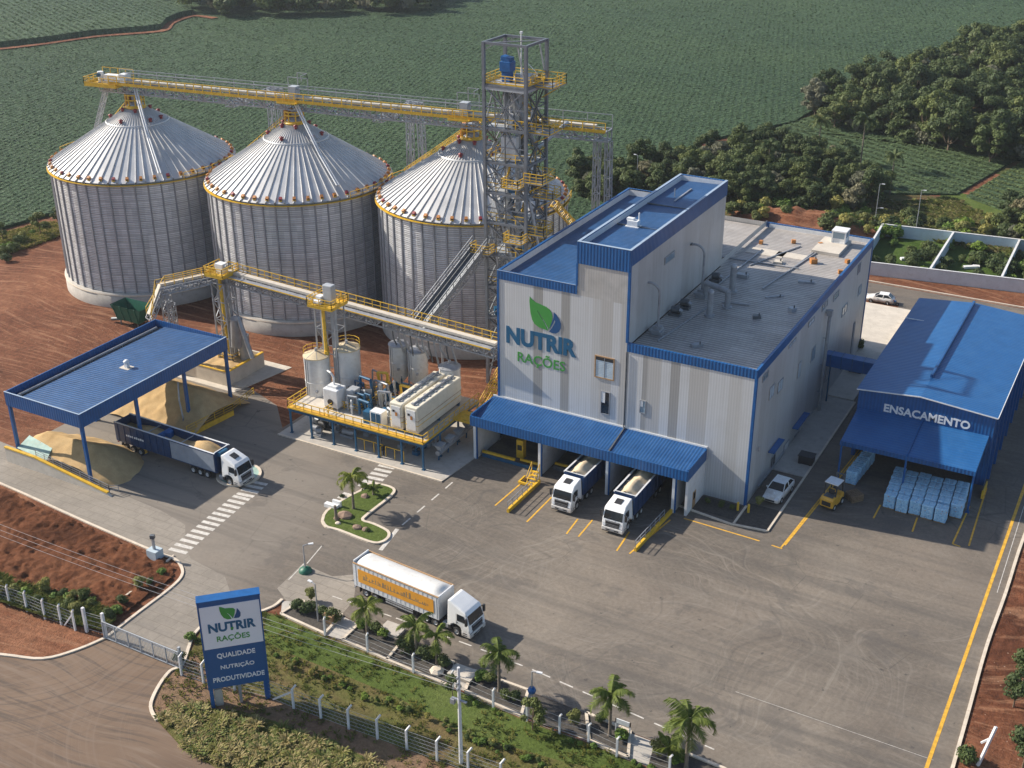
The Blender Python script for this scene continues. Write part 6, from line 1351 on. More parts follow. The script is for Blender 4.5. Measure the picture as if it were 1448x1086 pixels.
def truck(name, loc, rz, label, kind, L, start, load_label, hatch=True, tall=True):
    t = thing(name, loc, label, 'truck', rz); cab(t, hatch, tall)
    for ch in t.children: ch.scale = (1.24,1.07,1.06)
    chassis(t, 5.6)
    for s in (-1,1):
        wheel(t, -1.76, s*1.1, .55)
        for x in ((-4.5,-5.7) if kind != 'tip' or L < 10 else (-5.6,)): wheel(t, x, s*1.05)
    xe = -start-L
    if kind == 'tip':
        b = MB(M_bluetrk); z0_, z1_, W = 1.35, (4.0 if L > 12 else 3.75), 1.34; x0_ = -start; wt = .08
        if L > 12: b.use(M_bluetrk)
        for s in (-1,1):
            b.box(xe,x0_,min(s*W,s*(W-wt)),max(s*W,s*(W-wt)),z0_,z1_)
            for k in range(int(L/1.15)): x = xe+.5+k*1.15; b.box(x-.05,x+.05,min(s*W,s*(W+.07)),max(s*W,s*(W+.07)),z0_,z1_-.1)
            b.box(xe,x0_,min(s*W,s*(W+.09)),max(s*W,s*(W+.09)),z1_-.12,z1_+.02)
        b.box(x0_-wt,x0_,-W+wt,W-wt,z0_,z1_+.15); b.box(xe,x0_,-W,W,z0_-.1,z0_); b.build('trailer_body', t, local=True)
        b = MB(M_bluetrk); b.box(xe-.08,xe,-W,W,z0_,z1_-.1); b.build('tailgate', t, local=True)
        b = MB(M_trailer)
        for s in (-1,1): b.box(xe,x0_,min(s*(W-.1),s*(W+.1)),max(s*(W-.1),s*(W+.1)),z1_+.02,z1_+.07)
        b.box(x0_-.1,x0_+.02,-W,W,z1_+.15,z1_+.2); b.build('top_rail', t, local=True)
        b = MB(M_steel)
        for x in (xe+L*.33, xe+L*.66): b.box(x-.05,x+.05,-W+wt,W-wt,z1_-.2,z1_-.1)
        b.build('cross_bar', t, local=True)
        if L > 12:
            b = MB(M_bluepl); b.box(xe+L*.42,xe+L*.44,-W+wt,W-wt,z0_,z1_-.1); b.cbox((xe+L*.45,.5,z1_-.7),(.9,.9,1.1),.3); b.build('divider', t, local=True)
            b = MB(M_sunlitside); b.box(x0_-7.5,x0_-.15,-W-.092,-W-.072,z0_+.1,z1_-.15); b.build('sunlit_side', t, local=True)  # paler sheet paints the sunlit front stretch of the dusty trailer side
            b = MB(M_lttext)
            for k in range(9): b.box(x0_-15.4+k*.36,x0_-15.14+k*.36-(.1 if k == 3 else 0),-W-.11,-W-.092,z0_+1.1,z0_+1.35+(.06 if k % 2 else 0))
            b.build('side_lettering', t, local=True)
            b = MB(M_bluedk); b.box(x0_-.02,x0_+.5,-.9,.5,z1_-.5,z1_+.1); b.build('winding_gear', t, local=True)
        zt = z1_-.3
    else:
        W, z0_, z1_ = 1.36, 1.25, 3.9; x0_ = -start
        b = MB(M_trailer); b.box(xe,x0_,-W,-W+.05,z0_,z1_); b.box(xe,x0_,W-.05,W,z0_,z1_); b.box(x0_-.06,x0_,-W+.05,W-.05,z0_,z1_); b.box(xe,xe+.06,-W+.05,W-.05,z0_,z1_); b.box(xe,x0_,-W,W,z0_-.12,z0_)
        for s in (-1,1):
            for k in range(int(L/.6)): x = xe+.35+k*.6; b.box(x-.025,x+.025,min(s*W,s*(W+.03)),max(s*W,s*(W+.03)),z0_,z1_)
        b.build('trailer_body', t, local=True)
        b = MB(M_tarp); b.smooth = True; nx, ny = 30, 9; vs = []
        for i in range(nx+1):
            for j in range(ny):
                x = xe+.12+(L-.24)*i/nx; f = j/(ny-1)*2-1; e = min(1, min(i, nx-i)/1.5)
                vs.append((x, f*(W-.1), z1_-.02+.5*(1-abs(f)**2.2)*e*(.93+.07*math.cos(i*math.pi))))
        b.add(vs, [(i*ny+j,(i+1)*ny+j,(i+1)*ny+j+1,i*ny+j+1) for i in range(nx) for j in range(ny-1)], smooth=True); b.build('tarpaulin', t, local=True)
        b = MB(M_brown); 
        for s in (-1,1): b.box(xe,x0_,min(s*(W-.12),s*(W+.04)),max(s*(W-.12),s*(W+.04)),z1_,z1_+.09)
        b.use(M_trailer); b.box(x0_-.1,x0_+.02,-W+.12,W-.12,z1_,z1_+.12); b.box(xe-.02,xe+.1,-W+.12,W-.12,z1_,z1_+.3); b.build('top_rail', t, local=True)
        for s in (-1,1):
            b = MB(M_orangepanel); b.box(xe+.7,x0_-.6,min(s*(W+.031),s*(W+.045)),max(s*(W+.031),s*(W+.045)),z0_+.55,z1_-.45)
            pn = b.build('banner', t, local=True)
            # worn, unreadable dark lettering along the banner
            b = MB(M_bannertext); r_ = random.Random(4); x = xe+1.4
            while x < x0_-1.6:
                w_ = r_.uniform(.12,.34); h0 = z0_+1.15+r_.uniform(-.12,.05); h1 = h0+r_.uniform(.3,.75)*(1 if x < x0_-3.5 else .5)
                b.box(x,x+.09,min(s*(W+.045),s*(W+.052)),max(s*(W+.045),s*(W+.052)),h0,h1)
                if r_.random() < .7: zz = r_.choice([h0,h1-.09,(h0+h1)/2]); b.box(x+.09,x+w_,min(s*(W+.045),s*(W+.052)),max(s*(W+.045),s*(W+.052)),zz,zz+.09)
                if r_.random() < .5: b.box(x+w_,x+w_+.08,min(s*(W+.045),s*(W+.052)),max(s*(W+.045),s*(W+.052)),h0,h1)
                x += w_+.2
            b.box(xe+1.4,x0_-1.6,min(s*(W+.045),s*(W+.0505)),max(s*(W+.045),s*(W+.0505)),z0_+1.1,z0_+1.16); b.build('banner_lettering', pn, local=True)
        b = MB(M_steel); b.box(xe-.15,xe,-1.2,1.2,.6,.75); b.box(-start-L*.62,-start-L*.3,-W,-W+.06,.55,.7); b.box(-start-L*.62,-start-L*.3,-W,-W+.06,.85,1.0); b.build('side_guard', t, local=True)
    b = MB(M_black); b.box(xe+.3,-start-.3,-.5,.5,.95,1.24); b.box(-start-L*.28,-start-L*.28+.12,-.9,-.75,.1,1.2); b.box(-start-L*.28,-start-L*.28+.12,.75,.9,.1,1.2); b.build('trailer_frame', t, local=True)
    for s in (-1,1):
        axles = [xe+1.4, xe+2.7, xe+4.0] if L > 12 else [xe+1.5, xe+2.8]
        if L > 12: axles += [-start-3.0, -start-4.2, -start-1.8]
        for x in axles: wheel(t, x, s*1.08)
        b = MB(M_black); b.box(xe+.6,xe+.66,min(s*.8,s*1.2),max(s*.8,s*1.2),.3,1.0); b.build('mudflap', t, local=True)
        b = MB(M_red); b.box(xe-.1,xe-.02,min(s*.8,s*1.2),max(s*.8,s*1.2),.9,1.05); b.build('tail_light', t, local=True)
    if kind == 'tip':
        m = Matrix.Translation(loc) @ Matrix.Rotation(rz, 4, 'Z'); b = MB(M_meal if L < 12 else M_grain); b.smooth = True; b.T = m; nx, ny = int(L/.3), 9; vs = []
        for i in range(nx+1):
            for j in range(ny):
                x = xe+.05+(L-.17)*i/nx; f = j/(ny-1)*2-1; u = i/nx
                if L < 12: h = zt+.75*max(0,1-abs(f)*1.05)*(.55+.45*abs(math.sin(u*math.pi*3+.9)))-.1*abs(f)
                else:
                    pk = math.exp(-((u-.83)/.15)**2)*1.45+math.exp(-((u-.3)/.18)**2)*.9; h = z0_+1.25+pk*1.15*(1-.35*abs(f))+.1
                h += .06*fbm(x,f*2+start,1.3); vs.append((x, f*1.23, h))
        b.add(vs, [(i*ny+j,(i+1)*ny+j,(i+1)*ny+j+1,i*ny+j+1) for i in range(nx) for j in range(ny-1)], smooth=True); tag(b.build('grain_load'), load_label, 'load')
    return t
truck('tipper_truck', Vector((-93.2,98.9,0)), rad(-1.3), 'white cab truck with a long blue open trailer under the receiving shed', 'tip', 17.4, 3.7, 'loose golden grain heaped in the long blue trailer under the shed')
truck('tipper_truck', Vector((-55.9,111.8,0)), rad(-91), 'left one of the two white cab trucks with blue hoppers backed into the bays', 'tip', 9.6, 3.2, 'pale meal mounded in the hopper of the left bay truck', True, False)
truck('tipper_truck', Vector((-48.6,110.5,0)), rad(-90), 'right one of the two white cab trucks with blue hoppers, beside the hand rail', 'tip', 9.6, 3.2, 'pale meal mounded in the hopper of the right bay truck', True, False)
truck('curtain_truck', Vector((-52.7,86.75,0)), rad(-4.85), 'white truck and trailer with orange side banner and white arched tarpaulin on the yard', 'curtain', 11.4, 3.9, None, False)

def car(name, loc, rz, label, body, sc=1.0):
    t = thing(name, loc, label, 'car', rz); t.scale = (sc,)*3
    b = MB(body)
    sec = [(0,.35,.62,.70),(-.12,.28,.72,.8),(-.9,.25,.92,.86),(-1.25,.25,.98,.87),(-2.9,.25,1.0,.87),(-3.7,.25,1.02,.86),(-4.15,.3,.95,.82),(-4.25,.38,.85,.74)]
    vs = []; 
    for x, z0_, z1_, w in sec: vs += [(x,-w*.96,z0_),(x,-w,(z0_+z1_)/2),(x,-w*.9,z1_),(x,w*.9,z1_),(x,w,(z0_+z1_)/2),(x,w*.96,z0_)]
    n = len(sec); fs = [tuple(range(5,-1,-1)), tuple(range((n-1)*6,n*6))]
    for i in range(n-1):
        for j in range(6): k = (j+1)%6; fs.append((i*6+j, i*6+k, (i+1)*6+k, (i+1)*6+j))
    b.add(vs, fs, smooth=True)
    rs = [(-1.25,.98,.78),(-2.0,1.42,.62),(-3.3,1.46,.62),(-3.95,1.0,.74)]
    b.add([(-1.95,-.62,1.43),(-1.95,.62,1.43),(-3.35,.62,1.47),(-3.35,-.62,1.47)], [(0,1,2,3)])
    for s in (-1,1):
        for (xa,za,wa),(xb,zb_,wb) in ((rs[0],rs[1]),(rs[2],rs[3])): b.beam((xa,s*wa,za),(xb,s*wb,zb_),.07)
        b.beam((-2.0,s*.62,1.43),(-3.3,s*.62,1.46),.06); b.beam((-2.6,s*.8,.98),(-2.65,s*.64,1.44),.07)
    b.build('body', t, local=True)
    b = MB(M_glass); b.add([(-1.28,-.76,.99),(-1.28,.76,.99),(-1.98,.6,1.42),(-1.98,-.6,1.42)], [(0,1,2,3)]); b.build('windshield', t, local=True)
    b = MB(M_glass); b.add([(-3.93,-.72,1.01),(-3.93,.72,1.01),(-3.33,.6,1.46),(-3.33,-.6,1.46)], [(3,2,1,0)]); b.build('rear_window', t, local=True)
    for s in (-1,1):
        b = MB(M_glass); b.add([(-1.3,s*.79,.99),(-3.9,s*.77,1.0),(-3.32,s*.63,1.45),(-2.0,s*.63,1.42)], [(0,1,2,3) if s < 0 else (3,2,1,0)]); b.build('side_window', t, local=True)
        b = MB(M_lens); b.cbox((-.1,s*.58,.68),(.2,.3,.13),-.2*s); b.build('headlight', t, local=True); b = MB(M_red); b.cbox((-4.2,s*.66,.8),(.12,.2,.22)); b.build('tail_light', t, local=True); b = MB(body); b.cbox((-1.5,s*.92,1.02),(.1,.16,.12)); b.build('mirror', t, local=True)
        wheel(t,-.85,s*.78,.32,.2); wheel(t,-3.35,s*.78,.32,.2)
    b = MB(M_black); b.box(-.02,.02,-.45,.45,.42,.58); b.build('grille', t, local=True); return t
car('parked_car', Vector((-34.7,125.6,.0)), rad(-94), 'white hatchback parked in the shade beside the mill side wall', M_cab, 1.3)
car('parked_car', Vector((-41.6,197.2,.0)), rad(183), 'small white car parked on the far road behind the mill', M_cab, 1.1)
mb = thing('motorcycle', (-36.9,196.8,0), 'tiny motorcycle parked at the tail of the white car on the far road', 'motorcycle')
for x in (-.6,.6): wheel(mb, x, .02, .3, .1)
b = MB(M_steeldk); b.beam((-.6,0,.3),(-.1,0,.65),.12); b.beam((-.1,0,.4),(.6,0,.3),.1); b.cbox((0,0,.45),(.45,.25,.35)); b.beam((.6,0,.3),(.4,0,.95),.08); b.beam((.4,-.35,1.0),(.4,.35,1.0),.05); b.build('frame', mb, local=True); b = MB(M_bluepl); b.cbox((.12,0,.78),(.5,.28,.22)); b.build('fuel_tank', mb, local=True); b = MB(M_black); b.cbox((-.4,0,.76),(.6,.26,.12)); b.build('seat', mb, local=True)

# forklift: faces +x in its own frame
fl = thing('forklift', G(1178,712), 'yellow forklift with black mast in front of the bagging hall', 'forklift', rad(80)); fl.scale = (1.4,)*3
b = MB(M_forky); b.extr([(-1.5,.35),(-1.5,1.05),(-1.35,1.25),(-.5,1.3),(-.45,.95),(.2,.95),(.3,1.2),(.55,1.2),(.75,.9),(.75,.35)],-.6,.6); b.build('body', fl, local=True, bevel=.06)
b = MB(M_black); b.box(-1.53,-1.5,-.4,.4,.5,.9); b.use(M_steeldk); b.box(-1.3,-.6,-.42,.42,1.25,1.3); b.build('rear_grille', fl, local=True)
b = MB(M_black)
for s in (-.52,.52): b.beam((-.95,s,1.25),(-.75,s,2.35),.09); b.beam((.5,s,1.2),(.2,s,2.35),.08)
b.build('overhead_guard', fl, local=True); b = MB(M_trailer); b.box(-.9,.3,-.6,.6,2.35,2.43); b.build('roof', fl, local=True)
b = MB(M_black); b.cbox((-.35,0,1.15),(.55,.5,.15)); b.cbox((-.6,0,1.45),(.12,.5,.5)); b.build('seat', fl, local=True); b = MB(M_black); b.beam((.35,0,1.1),(.12,0,1.55),.05); b.cbox((.12,0,1.56),(.3,.34,.04),0,0,-.3); b.build('steering_wheel', fl, local=True)
b = MB(M_steeldk)
for s in (-.35,.35): b.box(.85,1.0,s-.07,s+.07,.1,2.6)
for z in (.3,1.5,2.5): b.box(.88,.97,-.35,.35,z,z+.12)
b.build('mast', fl, local=True); b = MB(M_steeldk); b.box(1.0,1.08,-.55,.55,.25,.95)
for s in (-.3,.3): b.box(1.08,2.2,s-.06,s+.06,.22,.28)
b.build('fork', fl, local=True)
for s in (-1,1): wheel(fl,.35,s*.55,.36,.24); wheel(fl,-1.05,s*.52,.3,.22)
ptl = thing('loading_pallet', G(1207,706), 'stack of worn wooden pallets in front of the forklift', 'pallet', rad(52)); ptl.scale = (1.4,)*3
for k in range(4):
    b = MB(M_wood); z = .02+k*.17
    for y in (-.5,0,.5): b.box(-.6,.6,y-.06,y+.06,z,z+.09)
    for q in range(6): b.box(-.6+q*.22,-.48+q*.22,-.56,.56,z+.09,z+.12)
    b.build('pallet_board', ptl, local=True)

# feed bag pallets
def bagstack(layers, seed):
    r_ = random.Random(seed); t = thing('bag_pallet', (0,0,0), 'x', 'pallet'); b = MB(M_wood)
    for y in (-.5,0,.5): b.box(-.6,.6,y-.07,y+.07,.0,.1)
    for q in range(6): b.box(-.6+q*.22,-.48+q*.22,-.58,.58,.1,.13)
    b.build('pallet', t, local=True)
    b = MB(M_bag); z = .14
    for k in range(layers):
        h = .21
        for i in range(2):
            for j in range(3):
                cx_, cy_ = (-.32+.64*i, -.42+.42*j) if k % 2 == 0 else (-.42+.42*j, -.32+.64*i); dx_, dy_ = (.66,.44) if k % 2 == 0 else (.44,.66)
                cx_ += r_.uniform(-.012,.012); cy_ += r_.uniform(-.012,.012); vs = []
                for zz, s in ((0,.92),(.25,1),(.78,1),(1,.9)):
                    for sx, sy in ((-1,-.7),(-.7,-1),(.7,-1),(1,-.7),(1,.7),(.7,1),(-.7,1),(-1,.7)): vs.append((cx_+sx*dx_/2*s, cy_+sy*dy_/2*s, z+zz*h))
                fs = [tuple(range(7,-1,-1)), tuple(range(24,32))]
                for l in range(3): fs += [(l*8+m, l*8+(m+1)%8, (l+1)*8+(m+1)%8, (l+1)*8+m) for m in range(8)]
                b.add(vs, fs, smooth=True)
        z += h*.93
    b.build('feed_bag_stack', t, local=True); return t
protos = [bagstack(7,1), bagstack(7,2), bagstack(7,3)]; used = set()
def place_bag(k, x, y, lab, grp):
    p = protos[k]
    if k in used: o = copy_tree(p)
    else: o = p; used.add(k)
    o.location = (x, y, .0); o.rotation_euler = (0,0,RND.uniform(-.025,.025)); o.scale = (1.06,1.06,1.25); o['label'] = lab; o['group'] = grp; return o
ords = ['front','second','third','fourth','fifth']; cols = ['leftmost','second from left','middle','second from right','fifth from left','rightmost']
for j in range(5):
    for i in range(6):
        if j == 0 and i == 5: continue
        x, y = -21.9+i*1.5-(.1*j), 132.2+j*1.55+(.35 if i == 5 else 0)-(.25*(i%2))
        if j == 0 and i == 4: y -= .3
        row, colw = ['front','second','third','fourth','rearmost'][j], ['leftmost','second','third','fourth','fifth','rightmost'][i]
        place_bag((i+j*2) % 3, x, y, f'blue feed bag pallet, {colw}{" from left" if colw not in ("leftmost","rightmost") else ""} in the {row} row of the large block', 'bag pallets in the large block')
for j in range(5):
    place_bag((j+1) % 3, -27.4+.12*j, 135.6+j*1.5, f'blue feed bag pallet, {["nearest","second nearest","third nearest","fourth nearest","farthest"][j]} in the row by the forklift', 'bag pallets in the row by the forklift')

# ================================================================== ROADSIDE SIGN
P0, P1 = Vector((-69.05,65.0,0)), Vector((-65.0,68.9,0)); rt_ = (P1-P0).normalized(); nr_ = Vector((rt_.y,-rt_.x,0)); W_ = (P1-P0).length
sg = thing('company_sign', (P0+P1)/2, 'tall blue and white company sign board with a leaf emblem beside the gate', 'sign'); Z0, ZM, Z1 = 2.3, 6.9, 12.1
def sb_(a, c, d0, d1, z0_, z1_, mat, nm, bev=0):
    b = MB(mat); q = [P0+rt_*a+nr_*d0, P0+rt_*c+nr_*d0, P0+rt_*c+nr_*d1, P0+rt_*a+nr_*d1]; b.prism([(p.x,p.y) for p in q], z0_, z1_); return b.build(nm, sg, bevel=bev)
sb_(0,W_,-1.0,0,Z0,Z1,M_signbl,'board'); sb_(.16,W_-.12,0,.05,ZM,Z1-.5,M_signwh,'white_panel'); sb_(-.04,W_+.04,-1.04,.06,Z1,Z1+.12,M_bluepl,'top_edge')
sb_(0.0,.12,0,.08,Z0-.02,Z1,M_bluepl,'edge_strip'); sb_(W_-.1,W_,0,.08,Z0-.02,Z1,M_bluepl,'edge_strip')
sb_(.05,.4,-.6,-.1,0,Z0,M_bluepl,'leg'); sb_(W_-.55,W_-.02,-.6,-.1,0,Z0,M_bluepl,'leg'); sb_(W_*.48,W_*.53,-.5,-.2,0,Z0,M_steel,'leg'); sb_(.45,1.2,-.8,-.3,0,1.9,M_conc,'footing'); 
def son(x, z): return P0+rt_*x+nr_*.05+Vector((0,0,z))
up_ = Vector((0,0,1)); cxs = W_/2+.05
lettering('NUTRIR', W_*.76, son(cxs,8.75), rt_, up_, M_ltblue, 'sign_lettering', sg, .03, .04, .95)
lettering('RAÇÕES', W_*.53, son(cxs,7.65), rt_, up_, M_ltgreen, 'sign_lettering', sg, .03, .015, .72)
for s_, z in (('QUALIDADE',5.75),('NUTRIÇÃO',4.45),('PRODUTIVIDADE',3.05)):
    lettering(s_, {'QUALIDADE':.62,'NUTRIÇÃO':.55,'PRODUTIVIDADE':.84}[s_]*W_, son(cxs+.05,z)-nr_*.04, rt_, up_, M_lttext, 'sign_lettering', sg, .04, .02, .52)
def sleaf(pts, mat):
    out = []
    for x, y in pts: out.append(son(cxs+(x-432)*W_/300, 9.95+(392-y)*1.52/62*.98))
    flatshape(out, nr_, .04, mat, 'leaf_emblem', sg)
sleaf([(382,330),(392,332),(410,340),(430,341),(448,344),(456,352),(452,368),(444,384),(442,392),(434,380),(424,368),(410,358),(424,372),(432,386),(434,392),(414,391),(398,382),(388,366),(383,348)], M_ltgreen)
sleaf([(465,347),(474,358),(480,370),(478,384),(470,391),(456,391),(446,390),(452,378),(460,366)], M_ltdkblue)
sleaf([(424,430),(438,430),(438,436),(432,442),(424,440)], M_ltgreen)

# ================================================================== FENCES, GATE
def fence(name, label, pts, h, wires, lean, mesh=True, brace=()):
    f = thing(name, pts[0], label, 'fence')
    pts = [Vector(p) for p in pts]
    for i, p in enumerate(pts):
        b = MB(M_post); b.box(p.x-.09,p.x+.09,p.y-.09,p.y+.09,-.1,h); b.beam(p+Vector((0,0,h-.05)), p+Vector((lean[0],lean[1],h+.45)), .15)
        b.build('post', f)
    for i, sg_ in brace:
        p = pts[i]; q = p.lerp(pts[i+sg_], .75); b = MB(M_post); b.beam(p+Vector((0,0,h-.3)), Vector((q.x,q.y,.1)), .15); b.build('brace', f)
    b = MB(M_wire)
    for p, q in zip(pts, pts[1:]):
        for k in range(wires): z = .15+(h-.2)*k/(wires-1); b.beam(p+Vector((0,0,z)), q+Vector((0,0,z)), .022)
        if mesh:
            n = int((q-p).length/.5)
            for i in range(n): m0 = p.lerp(q,i/n); m1 = p.lerp(q,min(1,(i+2.4)/n)); b.beam(m0+Vector((0,0,.12)), m1+Vector((0,0,h-.05)), .007); b.beam(m1+Vector((0,0,.12)), m0+Vector((0,0,h-.05)), .007)
    b.build('wire_mesh', f); return f
fl_pts = [G(u,v) for u,v in ((-35,838),(-11,847),(14,855),(38.7,864),(64,875),(87,883),(106.6,891))]
fence('wire_fence', 'wire fence on white bent posts left of the gate, before green scrub', fl_pts, 2.3, 6, (.35,-.1), True, ((6,-1),))
fence('wire_fence', 'wire fence on white bent posts running past the sign along the grass verge', [G(u,v) for u,v in ((257,955),(288,966),(332,976),(377,986),(415.4,1002),(454,1016),(493.4,1030.7),(534,1045),(575.5,1060.6),(618,1075.8),(662,1092),(708,1108))], 2.3, 6, (.3,.25), True, ((4,-1),))
fence('wire_fence', 'low wire fence on thin posts along the planted strip beside the road', [G(u,v) for u,v in ((460,899),(520,922),(584.7,951),(640,975),(697.5,1001),(745,1019),(791,1038),(832,1051),(872,1070),(946,1096))], 2.1, 4, (.25,-.15), False)
gt_ = thing('sliding_gate', G(150,902), 'grey barred sliding gate across the entrance road left of the sign', 'gate')
g0_, g1_ = G(123,893), G(257,945); b = MB(M_post); b.use(M_greyp)
gm_ = G(150,901)
for p in (g0_, gm_): 
    b = MB(M_post); b.box(p.x-.14,p.x+.14,p.y-.14,p.y+.14,-.1,3.0); b.build('post', gt_)
b = MB(M_greyp); b.box(g1_.x-.12,g1_.x+.12,g1_.y-.12,g1_.y+.12,-.1,2.6); b.build('post', gt_)
b = MB(M_greyp); z0_, z1_ = .15, 2.1
for z in (z0_,z1_): b.beam(gm_+Vector((0,-.2,z)), g1_+Vector((0,-.2,z)), .1)
b.beam(gm_+Vector((0,-.2,z1_-.25)), g1_+Vector((0,-.2,z1_-.25)), .06)
for k in range(7): p = gm_.lerp(g1_,k/6); b.beam(p+Vector((0,-.2,z0_)), p+Vector((0,-.2,z1_)), .11)
b.build('frame', gt_); b = MB(M_greyp)
for k in range(52): p = gm_.lerp(g1_,k/52); b.beam(p+Vector((0,-.2,z0_)), p+Vector((0,-.2,z1_)), .035)
b.build('bars', gt_)
b = MB(M_wire)
for z in (.4,1.0,1.6,2.2,2.5): b.beam(g0_+Vector((0,0,z)), gm_+Vector((0,0,z)), .03)
b.build('wire', gt_)

# ================================================================== POLES, LAMPS, SMALL FURNITURE
up1 = thing('utility_pole', (-44.75,70.4,0), 'grey concrete utility pole carrying wires over the grass verge', 'utility pole')
b = MB(M_post); b.tube((-44.75,70.4,-.1),(-44.75,70.4,10.6),.2,.13,10); b.build('pole', up1); b = MB(M_steel); b.box(-45.5,-44.0,70.3,70.5,7.0,7.12); b.build('crossarm', up1); b = MB(M_steel); b.box(-45.6,-45.2,70.2,70.6,6.5,6.99); b.build('meter_box', up1)
for z in (8.4,9.0,9.6): b = MB(M_steel); b.cbox((-44.75,70.2,z),(.15,.3,.2)); b.build('insulator', up1)
pl = thing('power_line', (-44.75,70.2,8.4), 'three thin overhead wires running from the utility pole across the entrance', 'power line')
b = MB(M_wire)
for z0_ in (8.4,9.0,9.6):
    pts = []
    for k in range(25): t = k/24; pts.append((-44.75-95*t, 70.1+(z0_-9)*.5*(t), z0_-1.6*4*t*(1-t)-1.0*t))
    for p, q in zip(pts, pts[1:]): b.beam(p, q, .022)
b.build('wire', pl)
def lamp(u, v, h, lab, nm='street_lamp', z=0.0, arm=(.9,.2), base=None):
    c = G(u, v, z); t = thing(nm, c, lab, 'lamp'); b = MB(M_steel); b.tube(c, c+Vector((0,0,h)), .09, .06, 8); b.tube(c+Vector((0,0,h)), c+Vector((arm[0],arm[1],h+.12)), .05, n=6)
    if base: b.use(base); b.lathe(c, [(.75,0),(.7,.3),(.25,.55),(0,.6)], 14)
    b.build('pole', t); b = MB(M_trailer); b.cbox(c+Vector((arm[0]*1.2,arm[1]*1.2,h+.1)), (.55,.25,.1), math.atan2(arm[1],arm[0])); b.build('lamp_head', t); return t
lamp(432,808,3.4,'short bent lamp post on a green foot standing on the open yard',arm=(.5,.5),base=M_green)
lamp(450,878,4.6,'grey lamp post in the first planting bed by the gate',z=.05,arm=(-.6,.1))
lamp(752,1000,4.2,'lamp post with a blue box in the planted strip, right of the fourth palm',z=.05,arm=(.6,.1))
lamp(1236,322,4.0,'curved white lamp post behind the far corner of the mill roof',arm=(.8,.2))
lamp(1294,333,9.0,'tall thin white lamp pole above the walled plots',arm=(.5,0)); lamp(900,268,7.5,'thin lamp pole among the trees behind the elevator tower',arm=(-.6,.1)); lamp(1238,308,7.0,'thin lamp pole in front of the dense tree belt right of the mill',arm=(.6,0))
c = G(752,1000,.05); b = MB(M_bluepl); b.lathe((c.x,c.y,1.8),[(0,0),(.35,.05),(.42,.3),(.3,.55),(0,.6)],12); tag(b.build('meter_box'), 'round blue meter box on the lamp post in the planted strip', 'meter box')
kp = thing('kiosk_post', G(220,790), 'grey intercom post on a blue plinth at the corner of red soil', 'kiosk'); c = G(220,788)
b = MB(M_bluewall); b.box(c.x-.7,c.x+.7,c.y-.6,c.y+.6,-.1,1.1); b.build('plinth', kp); b = MB(M_steel); b.box(c.x-.12,c.x+.12,c.y-.12,c.y+.12,1.1,2.6); b.use(M_steeldk); b.cbox((c.x,c.y,2.75),(.5,.4,.45),.4); b.build('intercom', kp)
tp = thing('leaning_post', G(1382,1075), 'white leaning concrete post among the trees at the right edge', 'post'); b = MB(M_post); b.beam(G(1381,1086), G(1381,1086)+Vector((.8,.8,4.4)), .22); b.build('post', tp); b = MB(M_post); b.beam(G(1381,1086)+Vector((.6,.6,3.2)), G(1381,1086)+Vector((-.1,.7,2.3)),.16); b.build('brace', tp)
# planted strip furniture
for (u, v, w, d, h, lab, mat, nm, cat) in ((655,955,2.4,1.6,.35,'pale slab cover between two beds of the planted strip',M_concl,'meter_housing','box'),(555,893,2.2,1.6,.35,'low pale stone slab beside the first palm',M_conc,'stone_slab','slab'),(466,880,1.0,.5,1.0,'small brown brick post in the first planting bed',M_brown,'brick_post','post'),(880,1038,1.5,.3,1.6,'small white notice frame in the planted strip',M_trailer,'notice_frame','sign'),(618,950,1.4,.6,.5,'pale rock at the foot of the third palm',M_kerb,'garden_rock','rock')):
    c = G(u,v,.05); b = MB(mat)
    if nm == 'notice_frame': b.box(c.x-w/2,c.x-w/2+.1,c.y,c.y+.1,0,h); b.box(c.x+w/2-.1,c.x+w/2,c.y,c.y+.1,0,h); b.box(c.x-w/2,c.x+w/2,c.y,c.y+.1,h-.5,h)
    elif nm in ('garden_rock',): b.lathe((c.x,c.y,0),[(w*.5,0),(w*.55,h*.5),(w*.3,h),(0,h*1.05)],7,False)
    else: b.box(c.x-w/2,c.x+w/2,c.y-d/2,c.y+d/2,0,h); b.box(c.x-w/2-.1,c.x+w/2+.1,c.y-d/2-.1,c.y+d/2+.1,h,h+.1)
    tag(b.build(nm), lab, cat)
# rocks on the island
def rock(u, v, s, lab, z=.17, mat=None):
    c = G(u, v, z); r_ = random.Random(int(u*7+v)); b = MB(mat or M_rock); vs = []; 
    bm = bmesh.new(); bmesh.ops.create_icosphere(bm, subdivisions=2, radius=1)
    for w in bm.verts: w.co = Vector((w.co.x*s*1.2, w.co.y*s, w.co.z*s*.75))*(1+.3*mnoise.noise(w.co*1.7+Vector((u,v,0))))
    vs = [c+w.co for w in bm.verts]; fs = [tuple(x.index for x in f.verts) for f in bm.faces]; bm.free(); b.add(vs, fs); tag(b.build('garden_rock'), lab, 'rock')
rock(488,730,.8,'large brown rock at the left of the grassed island'); rock(516,676+26,.45,'small brown rock by the tall plant on the grassed island'); rock(505,746,.5,'low brown rock in the middle of the grassed island'); rock(517,749,.4,'small dark rock at the right of the grassed island'); rock(478,740,.3,'small pale rock beside the large brown island rock',mat=M_kerb); rock(476,733,.35,'reddish rock at the foot of the cut island stump')
b = MB(M_palmbark); c = G(476,736,.17); b.tube(c, c+Vector((0,-.1,2.1)), .2,.16,8); tag(b.build('tree_stump'), 'slim cut palm stump at the left of the grassed island', 'stump')
